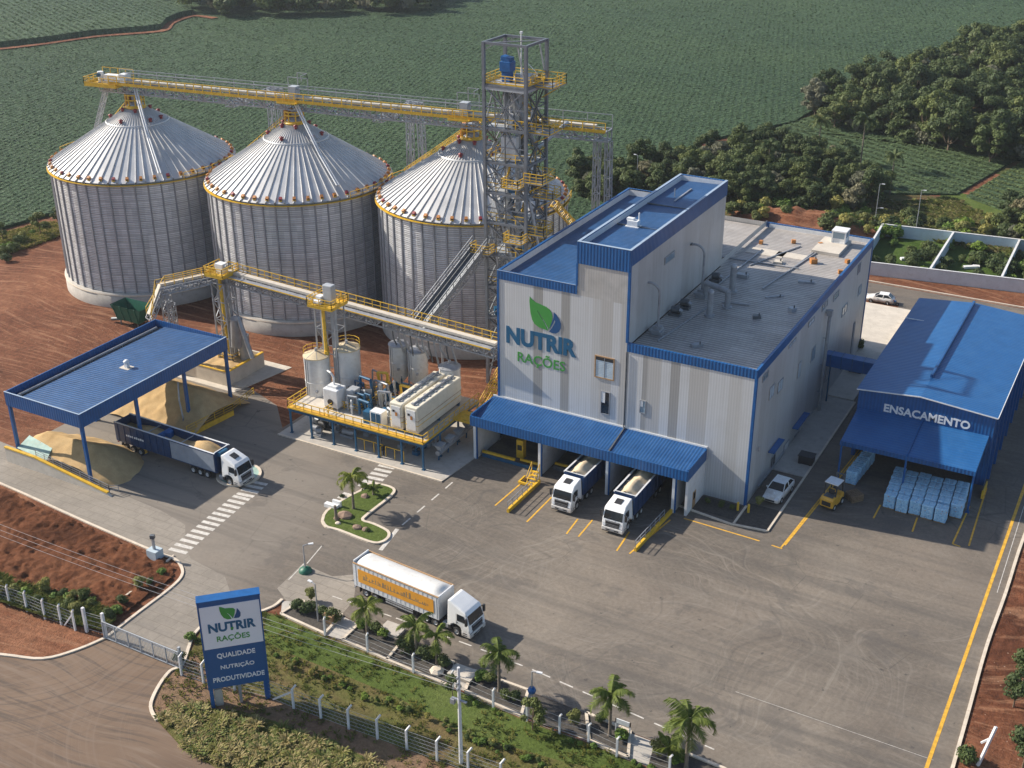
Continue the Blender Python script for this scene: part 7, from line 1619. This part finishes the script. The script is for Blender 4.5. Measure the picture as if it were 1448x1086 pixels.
b = MB(M_white); c = G(470,718); b.box(c.x-1,c.x+.8,c.y-.3,c.y+.3,0,.5); b.box(c.x-.2,c.x+1.0,c.y+.3,c.y+.6,0,.9); tag(b.build('concrete_block'), 'broken white concrete block at the left edge of the grassed island', 'block')
# white traffic bollards at the front corner of the mill
for (u, v, lab) in ((1058,725,'yellow corner bollard at the blue front corner of the mill'),(1043,722,'yellow bollard in the planter left of the mill corner')):
    c = G(u,v); b = MB(M_yellow); b.tube(c,c+Vector((0,0,1.1)),.15,n=10); b.lathe(c+Vector((0,0,1.1)),[(.15,0),(.1,.08),(0,.1)],10); tag(b.build('bollard'), lab, 'bollard')
# walled plots beyond the far road
lw = thing('boundary_wall', (-34,213,0), 'pale walls enclosing overgrown plots beyond the far road', 'wall')
ya, yb_, h = 211.2, 232.8, 2.3
def wallseg(p, q, mat=M_bluewall):
    b = MB(mat); p, q = Vector((*p,0)), Vector((*q,0)); b.beam(p+Vector((0,0,h/2)), q+Vector((0,0,h/2)), .25, h); b.use(M_render); b.beam(p+Vector((0,0,h+.06)), q+Vector((0,0,h+.06)), .36, .12); b.build('wall', lw)
wallseg((-46,209.0),(40,222.0),M_render); wallseg((-47.5,231.5),(30,241)); wallseg((-46,209.2),(-47.5,231.4)); wallseg((-34.2,210.9),(-34.6,233)); wallseg((-22.6,212.6),(-23,234.4)); wallseg((-11,214.4),(-11.4,236))
M_plot = grassm('overgrown_plot', (.035,.065,.012), (.055,.095,.018), (.08,.12,.03))
sheet('plot_ground', [(-46,209),(40,222),(30,241),(-47.5,231.5)], .02, M_plot)
sheet('roadside_soil', [(-60,206.2),(60,206.2),(60,224),(40,221.6),(-46,208.6),(-60,208)], .015, M_soil)
for (x, y, lab) in ((-40,220,'white broken slab lying in the first walled plot'),(-29,221,'white broken slab lying in the second walled plot')):
    b = MB(M_white); b.cbox((x,y,.3),(2.4,.8,.4),.6); b.cbox((x+.8,y+1.2,.2),(1.2,1,.3),.2); tag(b.build('concrete_slab'), lab, 'slab')
lwb = thing('yard_wall', (-31,182,0), 'low teal and white wall beside the pale concrete yard behind the mill', 'wall'); b = MB(M_concl); b.box(-33.3,-33.0,178,195.5,0,1.0); b.build('wall', lwb); b = MB(M_teal); b.box(-33,-28,195.0,195.3,0,2.0); b.build('wall_panel', lwb)
# skips and clutter beside the mill
for (u, v, lab, mat) in ((1210,527,'dark wheeled waste bin between the mill and the bagging hall',M_steeldk),(1140,655,'dark drum lying on the footway beside the mill',M_black)):
    c = G(u,v); b = MB(mat); b.box(c.x-.9,c.x+.9,c.y-.7,c.y+.7,.15,1.2); b.box(c.x-1,c.x+1,c.y-.8,c.y+.8,1.2,1.3)
    for s in (-.7,.7): b.tube((c.x+s,c.y-.75,.15),(c.x+s,c.y-.6,.15),.15,n=8)
    tag(b.build('waste_bin'), lab, 'bin')
# ================================================================== PLANTS
def leafcloud(b, blobs, n, size, rnd, flat=.75):
    """leaf faces spread over and through several rounded clumps"""
    tot = sum(r**2 for _, r in blobs)
    for c, r in blobs:
        for _ in range(int(n*r*r/tot)):
            d = Vector((rnd.gauss(0,1), rnd.gauss(0,1), rnd.gauss(0,1))).normalized(); k = rnd.random()**.33
            if d.z < -.35: d.z *= .4
            p = Vector(c)+Vector((d.x*r, d.y*r, d.z*r*flat))*k
            nrm = (d*1.1+Vector((rnd.uniform(-1,1), rnd.uniform(-1,1), rnd.uniform(-.3,1)))*.75).normalized()
            a = nrm.cross(Vector((rnd.uniform(-1,1), rnd.uniform(-1,1), rnd.uniform(-1,1)))).normalized(); e = nrm.cross(a); s = size*rnd.uniform(.55,1.35)
            b.add([p-a*s*.5, p+e*s*.3, p+a*s*.6, p-e*s*.32], [(0,1,2,3)])
def make_tree(name, h, spread, seed, mat, n=2200, leaf=.55, trunkh=.35, blobs=16, single=False, dead=False):
    rnd = random.Random(seed); bl = []
    for i in range(blobs):
        t = rnd.random()*2*math.pi; rr = spread*rnd.random()**.6*.8; z = h*(trunkh+.12)+(h*(1-trunkh)-h*.2)*rnd.random()*(1-(rr/spread)**2*.6)
        bl.append(((rr*math.cos(t), rr*math.sin(t), z), spread*rnd.uniform(.2,.42)))
    tb = MB(M_bark); tb.tube((0,0,-.2),(0,0,h*trunkh),h*.022,h*.015,7)
    for c, r in bl[:9]: m = Vector((c[0]*.3,c[1]*.3,h*trunkh*1.25)); tb.tube((0,0,h*trunkh*.9), m, h*.013,h*.009,5,False); tb.tube(m, c, h*.009,h*.003,4,False)
    if single:
        tb.use(mat); leafcloud(tb, bl, n, leaf, rnd); return tb
    return tb, bl, rnd
def tree_thing(name, h, spread, seed, mat, **k):
    n = k.pop('n', 2200); leaf = k.pop('leaf', .5)
    t = thing(name, (0,0,0), 'x', 'tree'); tb, bl, rnd = make_tree(name, h, spread, seed, mat, **k); tb.build('trunk', t, local=True)
    b = MB(mat); leafcloud(b, bl, n, leaf, rnd); b.build('crown', t, local=True); return t
first = set()
def plant(p, loc, label, cat=None, group=None, scale=1.0, rz=None):
    if p.name in first: o = copy_tree(p)
    else: o = p; first.add(p.name)
    o.location = loc; o.rotation_euler = (0,0,RND.uniform(0,6.28) if rz is None else rz); o.scale = (scale,)*3; o['label'] = label
    if cat: o['category'] = cat
    if group: o['group'] = group
    return o
# ---- far wood and tree belt
def wood_proto(i):
    mat = [L_dark,L_mid,L_dark,L_grey,L_mid,L_dark][i % 6]; h = [10,9,12,8.5,10.5,11][i % 6]; sp = [3.9,3.6,4.4,3.2,4.2,4.0][i % 6]
    return mat, h, sp
protoW = []
for i in range(6):
    mat, h, sp = wood_proto(i); tb = make_tree('broadleaf_tree', h, sp, 100+i, mat, n=5600, leaf=.56, trunkh=.12, blobs=30, single=True)
    o = tb.build('broadleaf_tree', local=True); protoW.append(o)
usedW = set()
kinds = ['dark green broadleaf tree with a dense crown', 'mid green broadleaf tree with a rounded crown', 'tall dark broadleaf tree with a wide crown', 'greyish green thin crowned tree', 'mid green wide crowned tree', 'dark green tall crowned tree']
def scatter(poly, n, mind, where, group, seed, smin=.8, smax=1.25):
    r_ = random.Random(seed); pts = []; xs = [p[0] for p in poly]; ys = [p[1] for p in poly]; tries = 0
    while len(pts) < n and tries < n*80:
        tries += 1; p = (r_.uniform(min(xs),max(xs)), r_.uniform(min(ys),max(ys)))
        if not inside(p, poly) or any((p[0]-q[0])**2+(p[1]-q[1])**2 < mind*mind for q in pts): continue
        pts.append(p); i = r_.choice([0,0,1,1,2,3,4,4,5])
        if i in usedW: o = protoW[i].copy(); COL.objects.link(o)
        else: o = protoW[i]; usedW.add(i)
        s = r_.uniform(smin,smax); o.location = (*p,0); o.scale = (s*r_.uniform(.9,1.1),s*r_.uniform(.9,1.1),s*r_.uniform(.85,1.1)); o.rotation_euler = (0,0,r_.uniform(0,6.28)); tag(o, kinds[i]+' '+where, 'tree', group)
    return pts
wood = PX([(1150,176),(1200,187),(1300,207),(1448,243),(1560,268),(1620,120),(1500,62),(1448,66),(1400,78),(1330,108),(1250,130),(1180,146),(1150,160)])
scatter(wood, 150, 5.4, 'in the far wood', 'trees of the far wood', 1, 1.0, 1.35)
belt = PX([(806,250),(860,250),(900,250),(960,240),(1010,226),(1090,215),(1160,232),(1230,262),(1245,290),(1200,302),(1100,298),(1030,294),(960,290),(880,290),(820,286)])
scatter(belt, 110, 3.9, 'in the tree belt behind the mill', 'trees of the belt behind the mill', 2, .55, .9)
belt2 = PX([(1378,335),(1410,312),(1470,292),(1600,330),(1600,400),(1470,362),(1420,352)])
scatter(belt2, 18, 4, 'at the right edge beyond the walled plots', 'trees right of the walled plots', 3, .6, .9)
def mass(name, poly, n, h, r, mats, seed, leaf, faces):
    r_ = random.Random(seed); xs = [p[0] for p in poly]; ys = [p[1] for p in poly]; b = MB(mats[0]); c = 0
    while c < n:
        p = (r_.uniform(min(xs),max(xs)), r_.uniform(min(ys),max(ys)))
        if not inside(p, poly): continue
        c += 1; b.use(r_.choice(mats)); rr = r*r_.uniform(.7,1.3); hh = h*r_.uniform(.7,1.2)
        leafcloud(b, [((p[0]+r_.uniform(-.5,.5)*rr, p[1]+r_.uniform(-.5,.5)*rr, hh*r_.uniform(.35,.85)), rr*r_.uniform(.45,.7)) for _ in range(5)], faces, leaf, r_)
    o = b.build(name); o['kind'] = 'stuff'; return o
mass('distant_wood', PX([(284,30),(330,30),(400,25),(480,25),(600,18),(640,-4),(440,-8),(300,2),(150,-8),(270,14)]), 140, 11, 5, [L_dark,L_mid,L_grey,L_dark], 4, 1.5, 420)
mass('wood_undergrowth', wood, 300, 4.2, 3.0, [L_dark,L_mid,L_grey], 12, .75, 330)
mass('belt_undergrowth', belt, 240, 2.0, 2.0, [L_dark,L_mid,L_light], 13, .55, 260)
# ---- palms
def make_palm(h, fr, seed, mat=L_palm, nf=15, curl=1.0):
    rnd = random.Random(seed); t = thing('palm_tree', (0,0,0), 'x', 'palm'); b = MB(M_palmbark)
    pts = [(0,0,-.2)]; b.lathe((0,0,0), [(.24,-.1),(.17,.4),(.14,h*.5),(.12,h),(0,h+.1)], 9)
    for k in range(10): z = h*(.08+.09*k); b.lathe((0,0,z), [(.17,-.03),(.185,.0),(.17,.03)], 9)
    b.build('trunk', t, local=True)
    b = MB(mat); b.use(L_palm); b.lathe((0,0,h-.1), [(.13,-.5),(.17,-.1),(.13,.4),(0,.6)], 8)
    b.use(mat)
    for f in range(nf):
        az = 2*math.pi*f/nf+rnd.uniform(-.25,.25); el = [.2,.65,1.0,.45,1.2][f % 5]+rnd.uniform(-.15,.15); L = fr*rnd.uniform(.85,1.12)
        d = Vector((math.cos(az), math.sin(az), 0)); side = Vector((-d.y, d.x, 0)); ang = el; seg = 14; prev = Vector((0,0,h+.15))
        for s in range(seg):
            q = prev+(d*math.cos(ang)+Vector((0,0,math.sin(ang))))*(L/seg); ang -= (.10*curl+.012*s*curl)
            b.beam(prev, q, .045*(1-s/seg)+.015)
            wl = L*.25*math.sin(math.pi*min(1,(s+1.2)/(seg+.9)))**.6 if s > 1 else 0
            for sd in (-1,1):
                if wl <= 0: break
                for mm in (0,.5):
                    m = prev.lerp(q, mm); tip = m+(side*sd*.8+d*.5+Vector((0,0,-.55+rnd.uniform(-.25,.15))))*wl*rnd.uniform(.8,1.15); wdt = (q-prev).normalized()*.05
                    b.add([m-wdt, m+wdt, (m+tip)/2+wdt*1.1+Vector((0,0,.05)), tip, (m+tip)/2-wdt], [(0,1,2,3,4)])
            prev = q
    b.build('crown', t, local=True); return t
palmP = [make_palm(3.9,2.7,1,L_palm,12,1.0), make_palm(4.4,2.9,2,L_palm,14,1.15), make_palm(3.5,2.5,3,L_palm,11,.85), make_palm(4.6,3.1,4,L_palm,15,1.05)]
PALMS = [(520,902,878,'first palm from the gate in the planted strip'),(589,925,912,'second palm from the gate in the planted strip, close to the third'),(618,938,920,'third palm from the gate in the planted strip, beside a pale rock'),(706,978,940,'fourth palm from the gate, above the dark bed left of the blue meter box'),(862,1040,1000,'fifth palm from the gate, with a white foot near the notice frame'),(970,1086,1045,'largest palm with thick fronds at the bottom edge of the picture')]
for k, (u, v, tv, lab) in enumerate(PALMS): plant(palmP[[0,2,2,1,3,3][k]], G(u,v,.05), lab, 'palm', 'palms of the planted strip', [.92,.95,.9,.98,.95,1.1][k])
plant(palmP[1], G(500,719,.17), 'palm with bright fronds on the grassed island', 'palm', None, .92)
sp = make_palm(.9,1.5,9,L_palm,11,.5); plant(sp, G(946,1075,.05), 'short bushy palm at the foot of the largest palm', 'palm', None, 1.25)
plant(sp, G(528,699,.17), 'short tufted palm at the right of the grassed island', 'palm', None, .8)
palmFar = make_palm(9.5, 3.4, 14, L_palmfar, 17)
for k, (u, v) in enumerate(((1216,238),(1084,262),(1258,275),(1155,230))):
    plant(palmFar, G(u,v), ['tall palm standing clear above the tree belt before the row crop','palm half hidden in the middle of the tree belt','palm at the right end of the tree belt by the lawn','palm at the back of the tree belt near the row crop'][k], 'palm', None, [1.15,.9,.85,1.0][k])
# ---- shrubs
def make_shrub(r, h, seed, mat, n=900, leaf=.2):
    rnd = random.Random(seed); t = thing('shrub', (0,0,0), 'x', 'shrub'); b = MB(M_bark)
    bl = [((r*.6*math.cos(k*2.4)*rnd.random(), r*.6*math.sin(k*2.4)*rnd.random(), h*rnd.uniform(.25,.7)), r*rnd.uniform(.35,.6)) for k in range(7)]
    for c, q in bl: b.tube((0,0,-.05), c, .03,.012,4,False)
    b.build('stem', t, local=True); b = MB(mat); leafcloud(b, bl, n, leaf, rnd); b.build('foliage', t, local=True); return t
shrubP = [make_shrub(.9,1.3,1,L_mid), make_shrub(.8,1.0,2,L_light), make_shrub(1.0,1.2,3,L_dark), make_shrub(.7,1.6,4,L_straw,700,.22)]
SHR = [(421,862,0,1.0,'dark shrub in the first bed, nearest the gate'),(437,866,2,1.1,'dense shrub in the middle of the first bed'),(458,872,0,1.0,'green shrub beside the lamp post in the first bed'),(470,878,2,1.1,'dark shrub at the right end of the first bed'),
 (515,888,1,1.0,'bright shrub left of the first palm'),(532,893,0,.9,'shrub right of the first palm'),(543,899,1,.8,'low bright shrub near the stone slab'),(573,920,2,1.2,'dark shrub left of the second palm'),(583,915,0,1.1,'big shrub touching the second palm'),(600,930,2,1.0,'dark shrub between the second and third palms'),(612,930,0,1.0,'shrub behind the third palm'),(628,942,2,1.0,'dark shrub right of the third palm'),
 (683,962,1,1.0,'bright shrub left of the fourth palm'),(694,966,0,.9,'shrub close to the fourth palm'),(716,988,2,.8,'dark shrub right of the fourth palm'),(729,990,0,.8,'shrub at the far end of the fourth bed'),(851,1022,0,.9,'shrub left of the fifth palm'),(880,1045,1,.9,'bright shrub in front of the notice frame'),(812,1025,3,1.1,'thin spiky shrub on the bare bed'),(930,1070,3,1.2,'tufted shrub left of the short bushy palm'),(960,1078,1,1.1,'bright shrub at the bottom edge beside the largest palm'),
 (440,849,3,1.0,'cactus like grey shrub at the top of the first bed'),(228,812,1,.7,'small bright shrub by the kerb on red soil'),(198,833,3,1.1,'pale tufted shrub on the red soil by the thin kerb'),(213,827,0,.7,'small green shrub near the bright one on red soil'),(174,855,0,.9,'green shrub at the corner of the red soil near the gate'),(165,868,1,.9,'bright shrub just behind the gate'),
 (1000,712,0,.6,'low shrub at the left of the planter by the mill front'),(1020,716,2,.6,'low dark shrub in the middle of the planter by the mill front'),(1035,720,0,.5,'small shrub at the right of the planter by the mill front'),(1073,716,3,.9,'yellowish plant in the planter right of the mill corner'),(1213,494,0,1.4,'green potted shrub at the back corner of the mill'),
 (484,704,2,.4,'small dark bush in the middle of the grassed island'),(520,752,0,.4,'small bush at the right end of the grassed island'),(516,690,1,.6,'green bush near the crosswalk end of the grassed island'),(254,935,0,.9,'shrub beside the fence post right of the gate'),(270,905,1,.8,'bright shrub behind the sign on the left')]
for (u, v, k, s, lab) in SHR: plant(shrubP[k], G(u,v,.05), lab, 'shrub', None, s*1.15)
for k in range(70):      # plants of the walled plots
    x, y = RND.uniform(-45.5,-6), 0; y = RND.uniform(213+.15*(x+34), 231+.12*(x+34)); plant(shrubP[k % 3], (x,y,.0), 'leafy shrub growing inside the walled plots beyond the far road', 'shrub', 'shrubs of the walled plots', RND.uniform(1.2,2.3))
for k in range(85):
    u, v = RND.uniform(1030,1440), 0; v = 296+(u-1030)*.1+RND.uniform(-12,18); plant(shrubP[k % 4], G(u,v), 'wild shrub on weedy ground below the tree belt', 'shrub', 'wild shrubs below the tree belt', RND.uniform(1.3,3.0))
for k in range(16):
    u = RND.uniform(-20,92); plant(shrubP[k % 4], G(u,372-(u)*.62+RND.uniform(-14,6)), 'wild shrub on the grassy bank left of the silos', 'shrub', 'wild shrubs left of the silos', RND.uniform(.9,1.8))
for k in range(26):
    u = RND.uniform(-15,160); plant(shrubP[[0,1,3][k % 3]], G(u, 835+u*.2+RND.uniform(-10,14)), 'green scrub shrub behind the left wire fence', 'shrub', 'scrub behind the left fence', RND.uniform(.7,1.4))
for k in range(12):
    t = RND.random(); u = 395+t*540; v = 888+t*205+RND.uniform(-2,6); plant(shrubP[1], G(u,v), 'low green tuft on the mown grass below the planted strip', 'shrub', 'tufts on the mown grass', RND.uniform(.3,.55))
for k in range(70):
    t = RND.random(); u = 384+t*420; v = 930+t*168+RND.uniform(-7,7); plant(shrubP[[1,3,3,1,0][k % 5]], G(u,v), 'yellow green bush in the loose hedge between the verge and the wire fence', 'shrub', 'bushes of the loose hedge', RND.uniform(.3,.62))
# ---- single trees
tA = tree_thing('young_tree', 3.6, 1.5, 21, L_mid, n=1500, leaf=.24, trunkh=.35, blobs=11)
plant(tA, G(753,1032), 'young round tree on the grass verge below the blue meter box', 'tree', None, 1.0); plant(tA, G(640,985), 'young thin tree on the grass verge left of the utility pole', 'tree', None, .7)
plant(tA, G(58,333), 'small tree on the soil bank left of the silos, nearer the silo', 'tree', None, 1.3); plant(tA, G(83,320), 'small tree close against the left silo', 'tree', None, 1.1); plant(tA, G(5,343), 'small tree at the left picture edge on the grassy bank', 'tree', None, 1.1); 
tB = tree_thing('garden_tree', 4.6, 2.0, 31, L_dark, n=2600, leaf=.26, trunkh=.25, blobs=13)
plant(tB, G(1432,1003), 'dark green tree at the right edge, upper one of the three by the kerb', 'tree', None, 1.0); plant(tB, G(1446,968), 'dark green tree at the right edge farthest from the leaning post', 'tree', None, 1.0); plant(tB, G(1446,1086), 'dark green tree at the bottom right corner', 'tree', None, 1.1)
plant(shrubP[0], G(1366,1078), 'green shrub at the foot of the leaning post', 'shrub', None, 1.5)
# ---- crop canopy: leaves nobody could count
def canopy(name, poly, n, mat, seed, u0, u1, v0, v1, z, rowdir, rowgap):
    r_ = random.Random(seed); b = MB(mat); c = 0; vs = []; fs = []; cr, sr = math.cos(rowdir), math.sin(rowdir)
    while c < n:
        p = G(r_.uniform(u0,u1), v0+(v1-v0)*r_.random(), z)
        a = p.x*cr+p.y*sr; k = round(a/rowgap)*rowgap-a; sp_ = r_.gauss(0, rowgap*.16); p.x += cr*(k+sp_); p.y += sr*(k+sp_)
        if not inside(p, poly): continue
        c += 1; dist = (p-CAMPOS).length; s = max(.26, dist*.0017)*r_.uniform(.6,1.35); t_ = r_.uniform(0,6.28); nn = Vector((r_.uniform(-.5,.3), r_.uniform(-.45,.45), 1)).normalized(); e = nn.cross(Vector((math.cos(t_), math.sin(t_), .1))).normalized(); f = nn.cross(e)
        q = Vector((p.x, p.y, z+r_.uniform(.02,.26))); o = len(vs); vs += [q-e*s*.5, q+f*s*.32, q+e*s*.6, q-f*s*.32]; fs.append((o,o+1,o+2,o+3))
    b.add(vs, fs); o = b.build(name); o['kind'] = 'stuff'
canopy('crop_leaves', crop_near, 135000, L_crop, 21, -120, 1480, -12, 330, .6, .3, 1.7)
canopy('row_crop_leaves', PX([(1060,200),(1100,182),(1142,167),(1300,194),(1448,229),(1560,256),(1445,222),(1352,276),(1240,275),(1100,240)]), 16000, L_crop2, 22, 1050, 1460, 166, 280, .35, 1.05, 3.0)
canopy('row_crop_leaves', PX([(1452,226),(1560,282),(1560,350),(1448,310),(1366,279)]), 4000, L_crop2, 23, 1360, 1500, 220, 330, .35, 1.05, 3.0)
canopy('tall_crop_leaves', PX([(-200,88)]+path_pts+[(262,9),(200,2),(150,-12),(-100,-14),(-500,30)], 1.2), 9000, L_crop, 24, -60, 280, 0, 72, 2.6, 1.1, 2.6)
# ---- grasses nobody could count
def tufts(name, poly, n, h, mats, seed, spread=.5, kind='stuff'):
    r_ = random.Random(seed); xs = [p[0] for p in poly]; ys = [p[1] for p in poly]; b = MB(mats[0]); c = 0
    while c < n:
        p = (r_.uniform(min(xs),max(xs)), r_.uniform(min(ys),max(ys)))
        if not inside(p, poly): continue
        if fbm(p[0]+seed,p[1],.18) < r_.uniform(-.55,.25): continue
        c += 1; b.use(r_.choice(mats)); hh = h*r_.uniform(.5,1.3)
        for k in range(6):
            a = r_.uniform(0,6.28); d = Vector((math.cos(a),math.sin(a),0)); s = Vector((-d.y,d.x,0))*h*.09; q = Vector((p[0],p[1],-.02))+d*.08; m = q+d*hh*.3*spread+Vector((0,0,hh*.65)); e = q+d*hh*spread*1.1+Vector((0,0,hh*.8))
            b.add([q-s,q+s,m+s,e,m-s],[(0,1,2,3,4)])
    o = b.build(name); o['kind'] = kind; return o
def mounds(name, poly, n, mats, seed):
    r_ = random.Random(seed); xs = [p[0] for p in poly]; ys = [p[1] for p in poly]; b = MB(mats[0]); c = 0
    while c < n:
        p = (r_.uniform(min(xs),max(xs)), r_.uniform(min(ys),max(ys)))
        if not inside(p, poly): continue
        c += 1; R_ = r_.uniform(.45,1.05); hh = R_*r_.uniform(.55,.85); m1 = r_.choice(mats)
        for k in range(95):
            b.use(m1 if r_.random() < .6 else r_.choice(mats)); a = r_.uniform(0,6.28); rr = R_*r_.random()**.5*.75; d = Vector((math.cos(a),math.sin(a),0)); q = Vector((p[0],p[1],-.03))+d*rr*.55; L = hh*r_.uniform(.6,1.15)
            lean = .25+rr/R_*.9; s_ = Vector((-d.y,d.x,0))*.055; e1 = q+d*L*lean*.35+Vector((0,0,L*.6)); e2 = q+d*L*lean*.9+Vector((0,0,L*.75)); e3 = q+d*L*lean*1.25+Vector((0,0,L*.5))
            b.add([q-s_, q+s_, e1+s_, e2+s_*.8, e3, e2-s_*.8, e1-s_], [(0,1,2,6),(6,2,3,5),(5,3,4)])
    o = b.build(name); o['kind'] = 'stuff'; return o
mounds('tall_grass', PX([(226,1014),(258,996),(300,1006),(360,1016),(430,1044),(500,1072),(570,1100),(420,1180),(330,1098),(262,1056)]), 270, [L_dry,L_straw,L_dry,L_grass], 3)
tufts('verge_grass', verge, 2200, .3, [L_grass,L_straw,L_grass], 4, .9)
tufts('island_turf', isl, 2200, .18, [L_grass,L_light], 5, .7)
tufts('bank_grass', PX([(-40,340),(60,318),(98,312),(94,332),(30,354),(-40,375)]), 2600, .7, [L_straw,L_dry,L_grass], 6, .7)
tufts('scrub_grass', PX([(-40,812),(0,818),(90,850),(165,868),(150,892),(90,880),(0,850),(-40,838)]), 2400, .7, [L_grass,L_straw], 7, .8)
tufts('weeds', PX([(1030,285),(1240,290),(1345,282),(1448,330),(1500,380),(1254,328),(1100,306)]), 4200, .9, [L_straw,L_grass,L_dry], 8, .8)

# ================================================================== LIGHT, AIR, CAMERA
SUN_EL, SUN_DX, SUN_DY = 33.5, 1.0, .13          # light travels towards +x, a little away from the camera
d = Vector((SUN_DX, SUN_DY, 0)).normalized()*math.cos(rad(SUN_EL))+Vector((0,0,-math.sin(rad(SUN_EL))))
sl = bpy.data.lights.new('sun', 'SUN'); sl.energy = 5.0; sl.angle = rad(.53); sl.color = (1.0,.915,.79)
so = bpy.data.objects.new('sun', sl); COL.objects.link(so); so.rotation_euler = d.to_track_quat('-Z','Y').to_euler(); so.location = (-200,0,150)
w = bpy.data.worlds.new('World'); SC.world = w; w.use_nodes = True; nt = w.node_tree
sky = nt.nodes.new('ShaderNodeTexSky'); sky.sky_type = 'NISHITA'; sky.sun_disc = False; sky.sun_elevation = rad(SUN_EL); sky.sun_rotation = math.atan2(-SUN_DX, -SUN_DY); sky.altitude = 500; sky.air_density = 1.0; sky.dust_density = 1.5
bg = nt.nodes['Background']; nt.links.new(sky.outputs[0], bg.inputs['Color']); bg.inputs['Strength'].default_value = .115
cd = bpy.data.cameras.new('camera'); co = bpy.data.objects.new('camera', cd); COL.objects.link(co)
cd.sensor_fit = 'HORIZONTAL'; cd.sensor_width = 36; cd.lens = CF/1448*36; cd.clip_end = 8000; cd.clip_start = .5
m = Matrix((( _R.x,_U.x,-_F.x,0),(_R.y,_U.y,-_F.y,0),(_R.z,_U.z,-_F.z,0),(0,0,0,1))); co.matrix_world = Matrix.Translation(CAMPOS) @ m
SC.camera = co
HAZE = .00009
if HAZE:
    hb = MB(None); hb.mats = []; hb.box(-600,700,-60,760,-1.2,84); ho = hb.build('haze'); ho['kind'] = 'stuff'
    hm = bpy.data.materials.new('haze_air'); hm.use_nodes = True; n_ = hm.node_tree.nodes; n_.remove(n_['Principled BSDF']); pv = n_.new('ShaderNodeVolumePrincipled')
    pv.inputs['Color'].default_value = (.86,.92,1,1); pv.inputs['Density'].default_value = HAZE; pv.inputs['Anisotropy'].default_value = .2
    hm.node_tree.links.new(pv.outputs[0], n_['Material Output'].inputs['Volume']); ho.data.materials.append(hm)
SC.view_settings.view_transform = 'Standard'; SC.view_settings.look = 'None'; SC.view_settings.exposure = .6; SC.view_settings.gamma = 1
SC.cycles.max_bounces = 6; SC.cycles.diffuse_bounces = 3; SC.cycles.glossy_bounces = 3; SC.cycles.transparent_max_bounces = 4
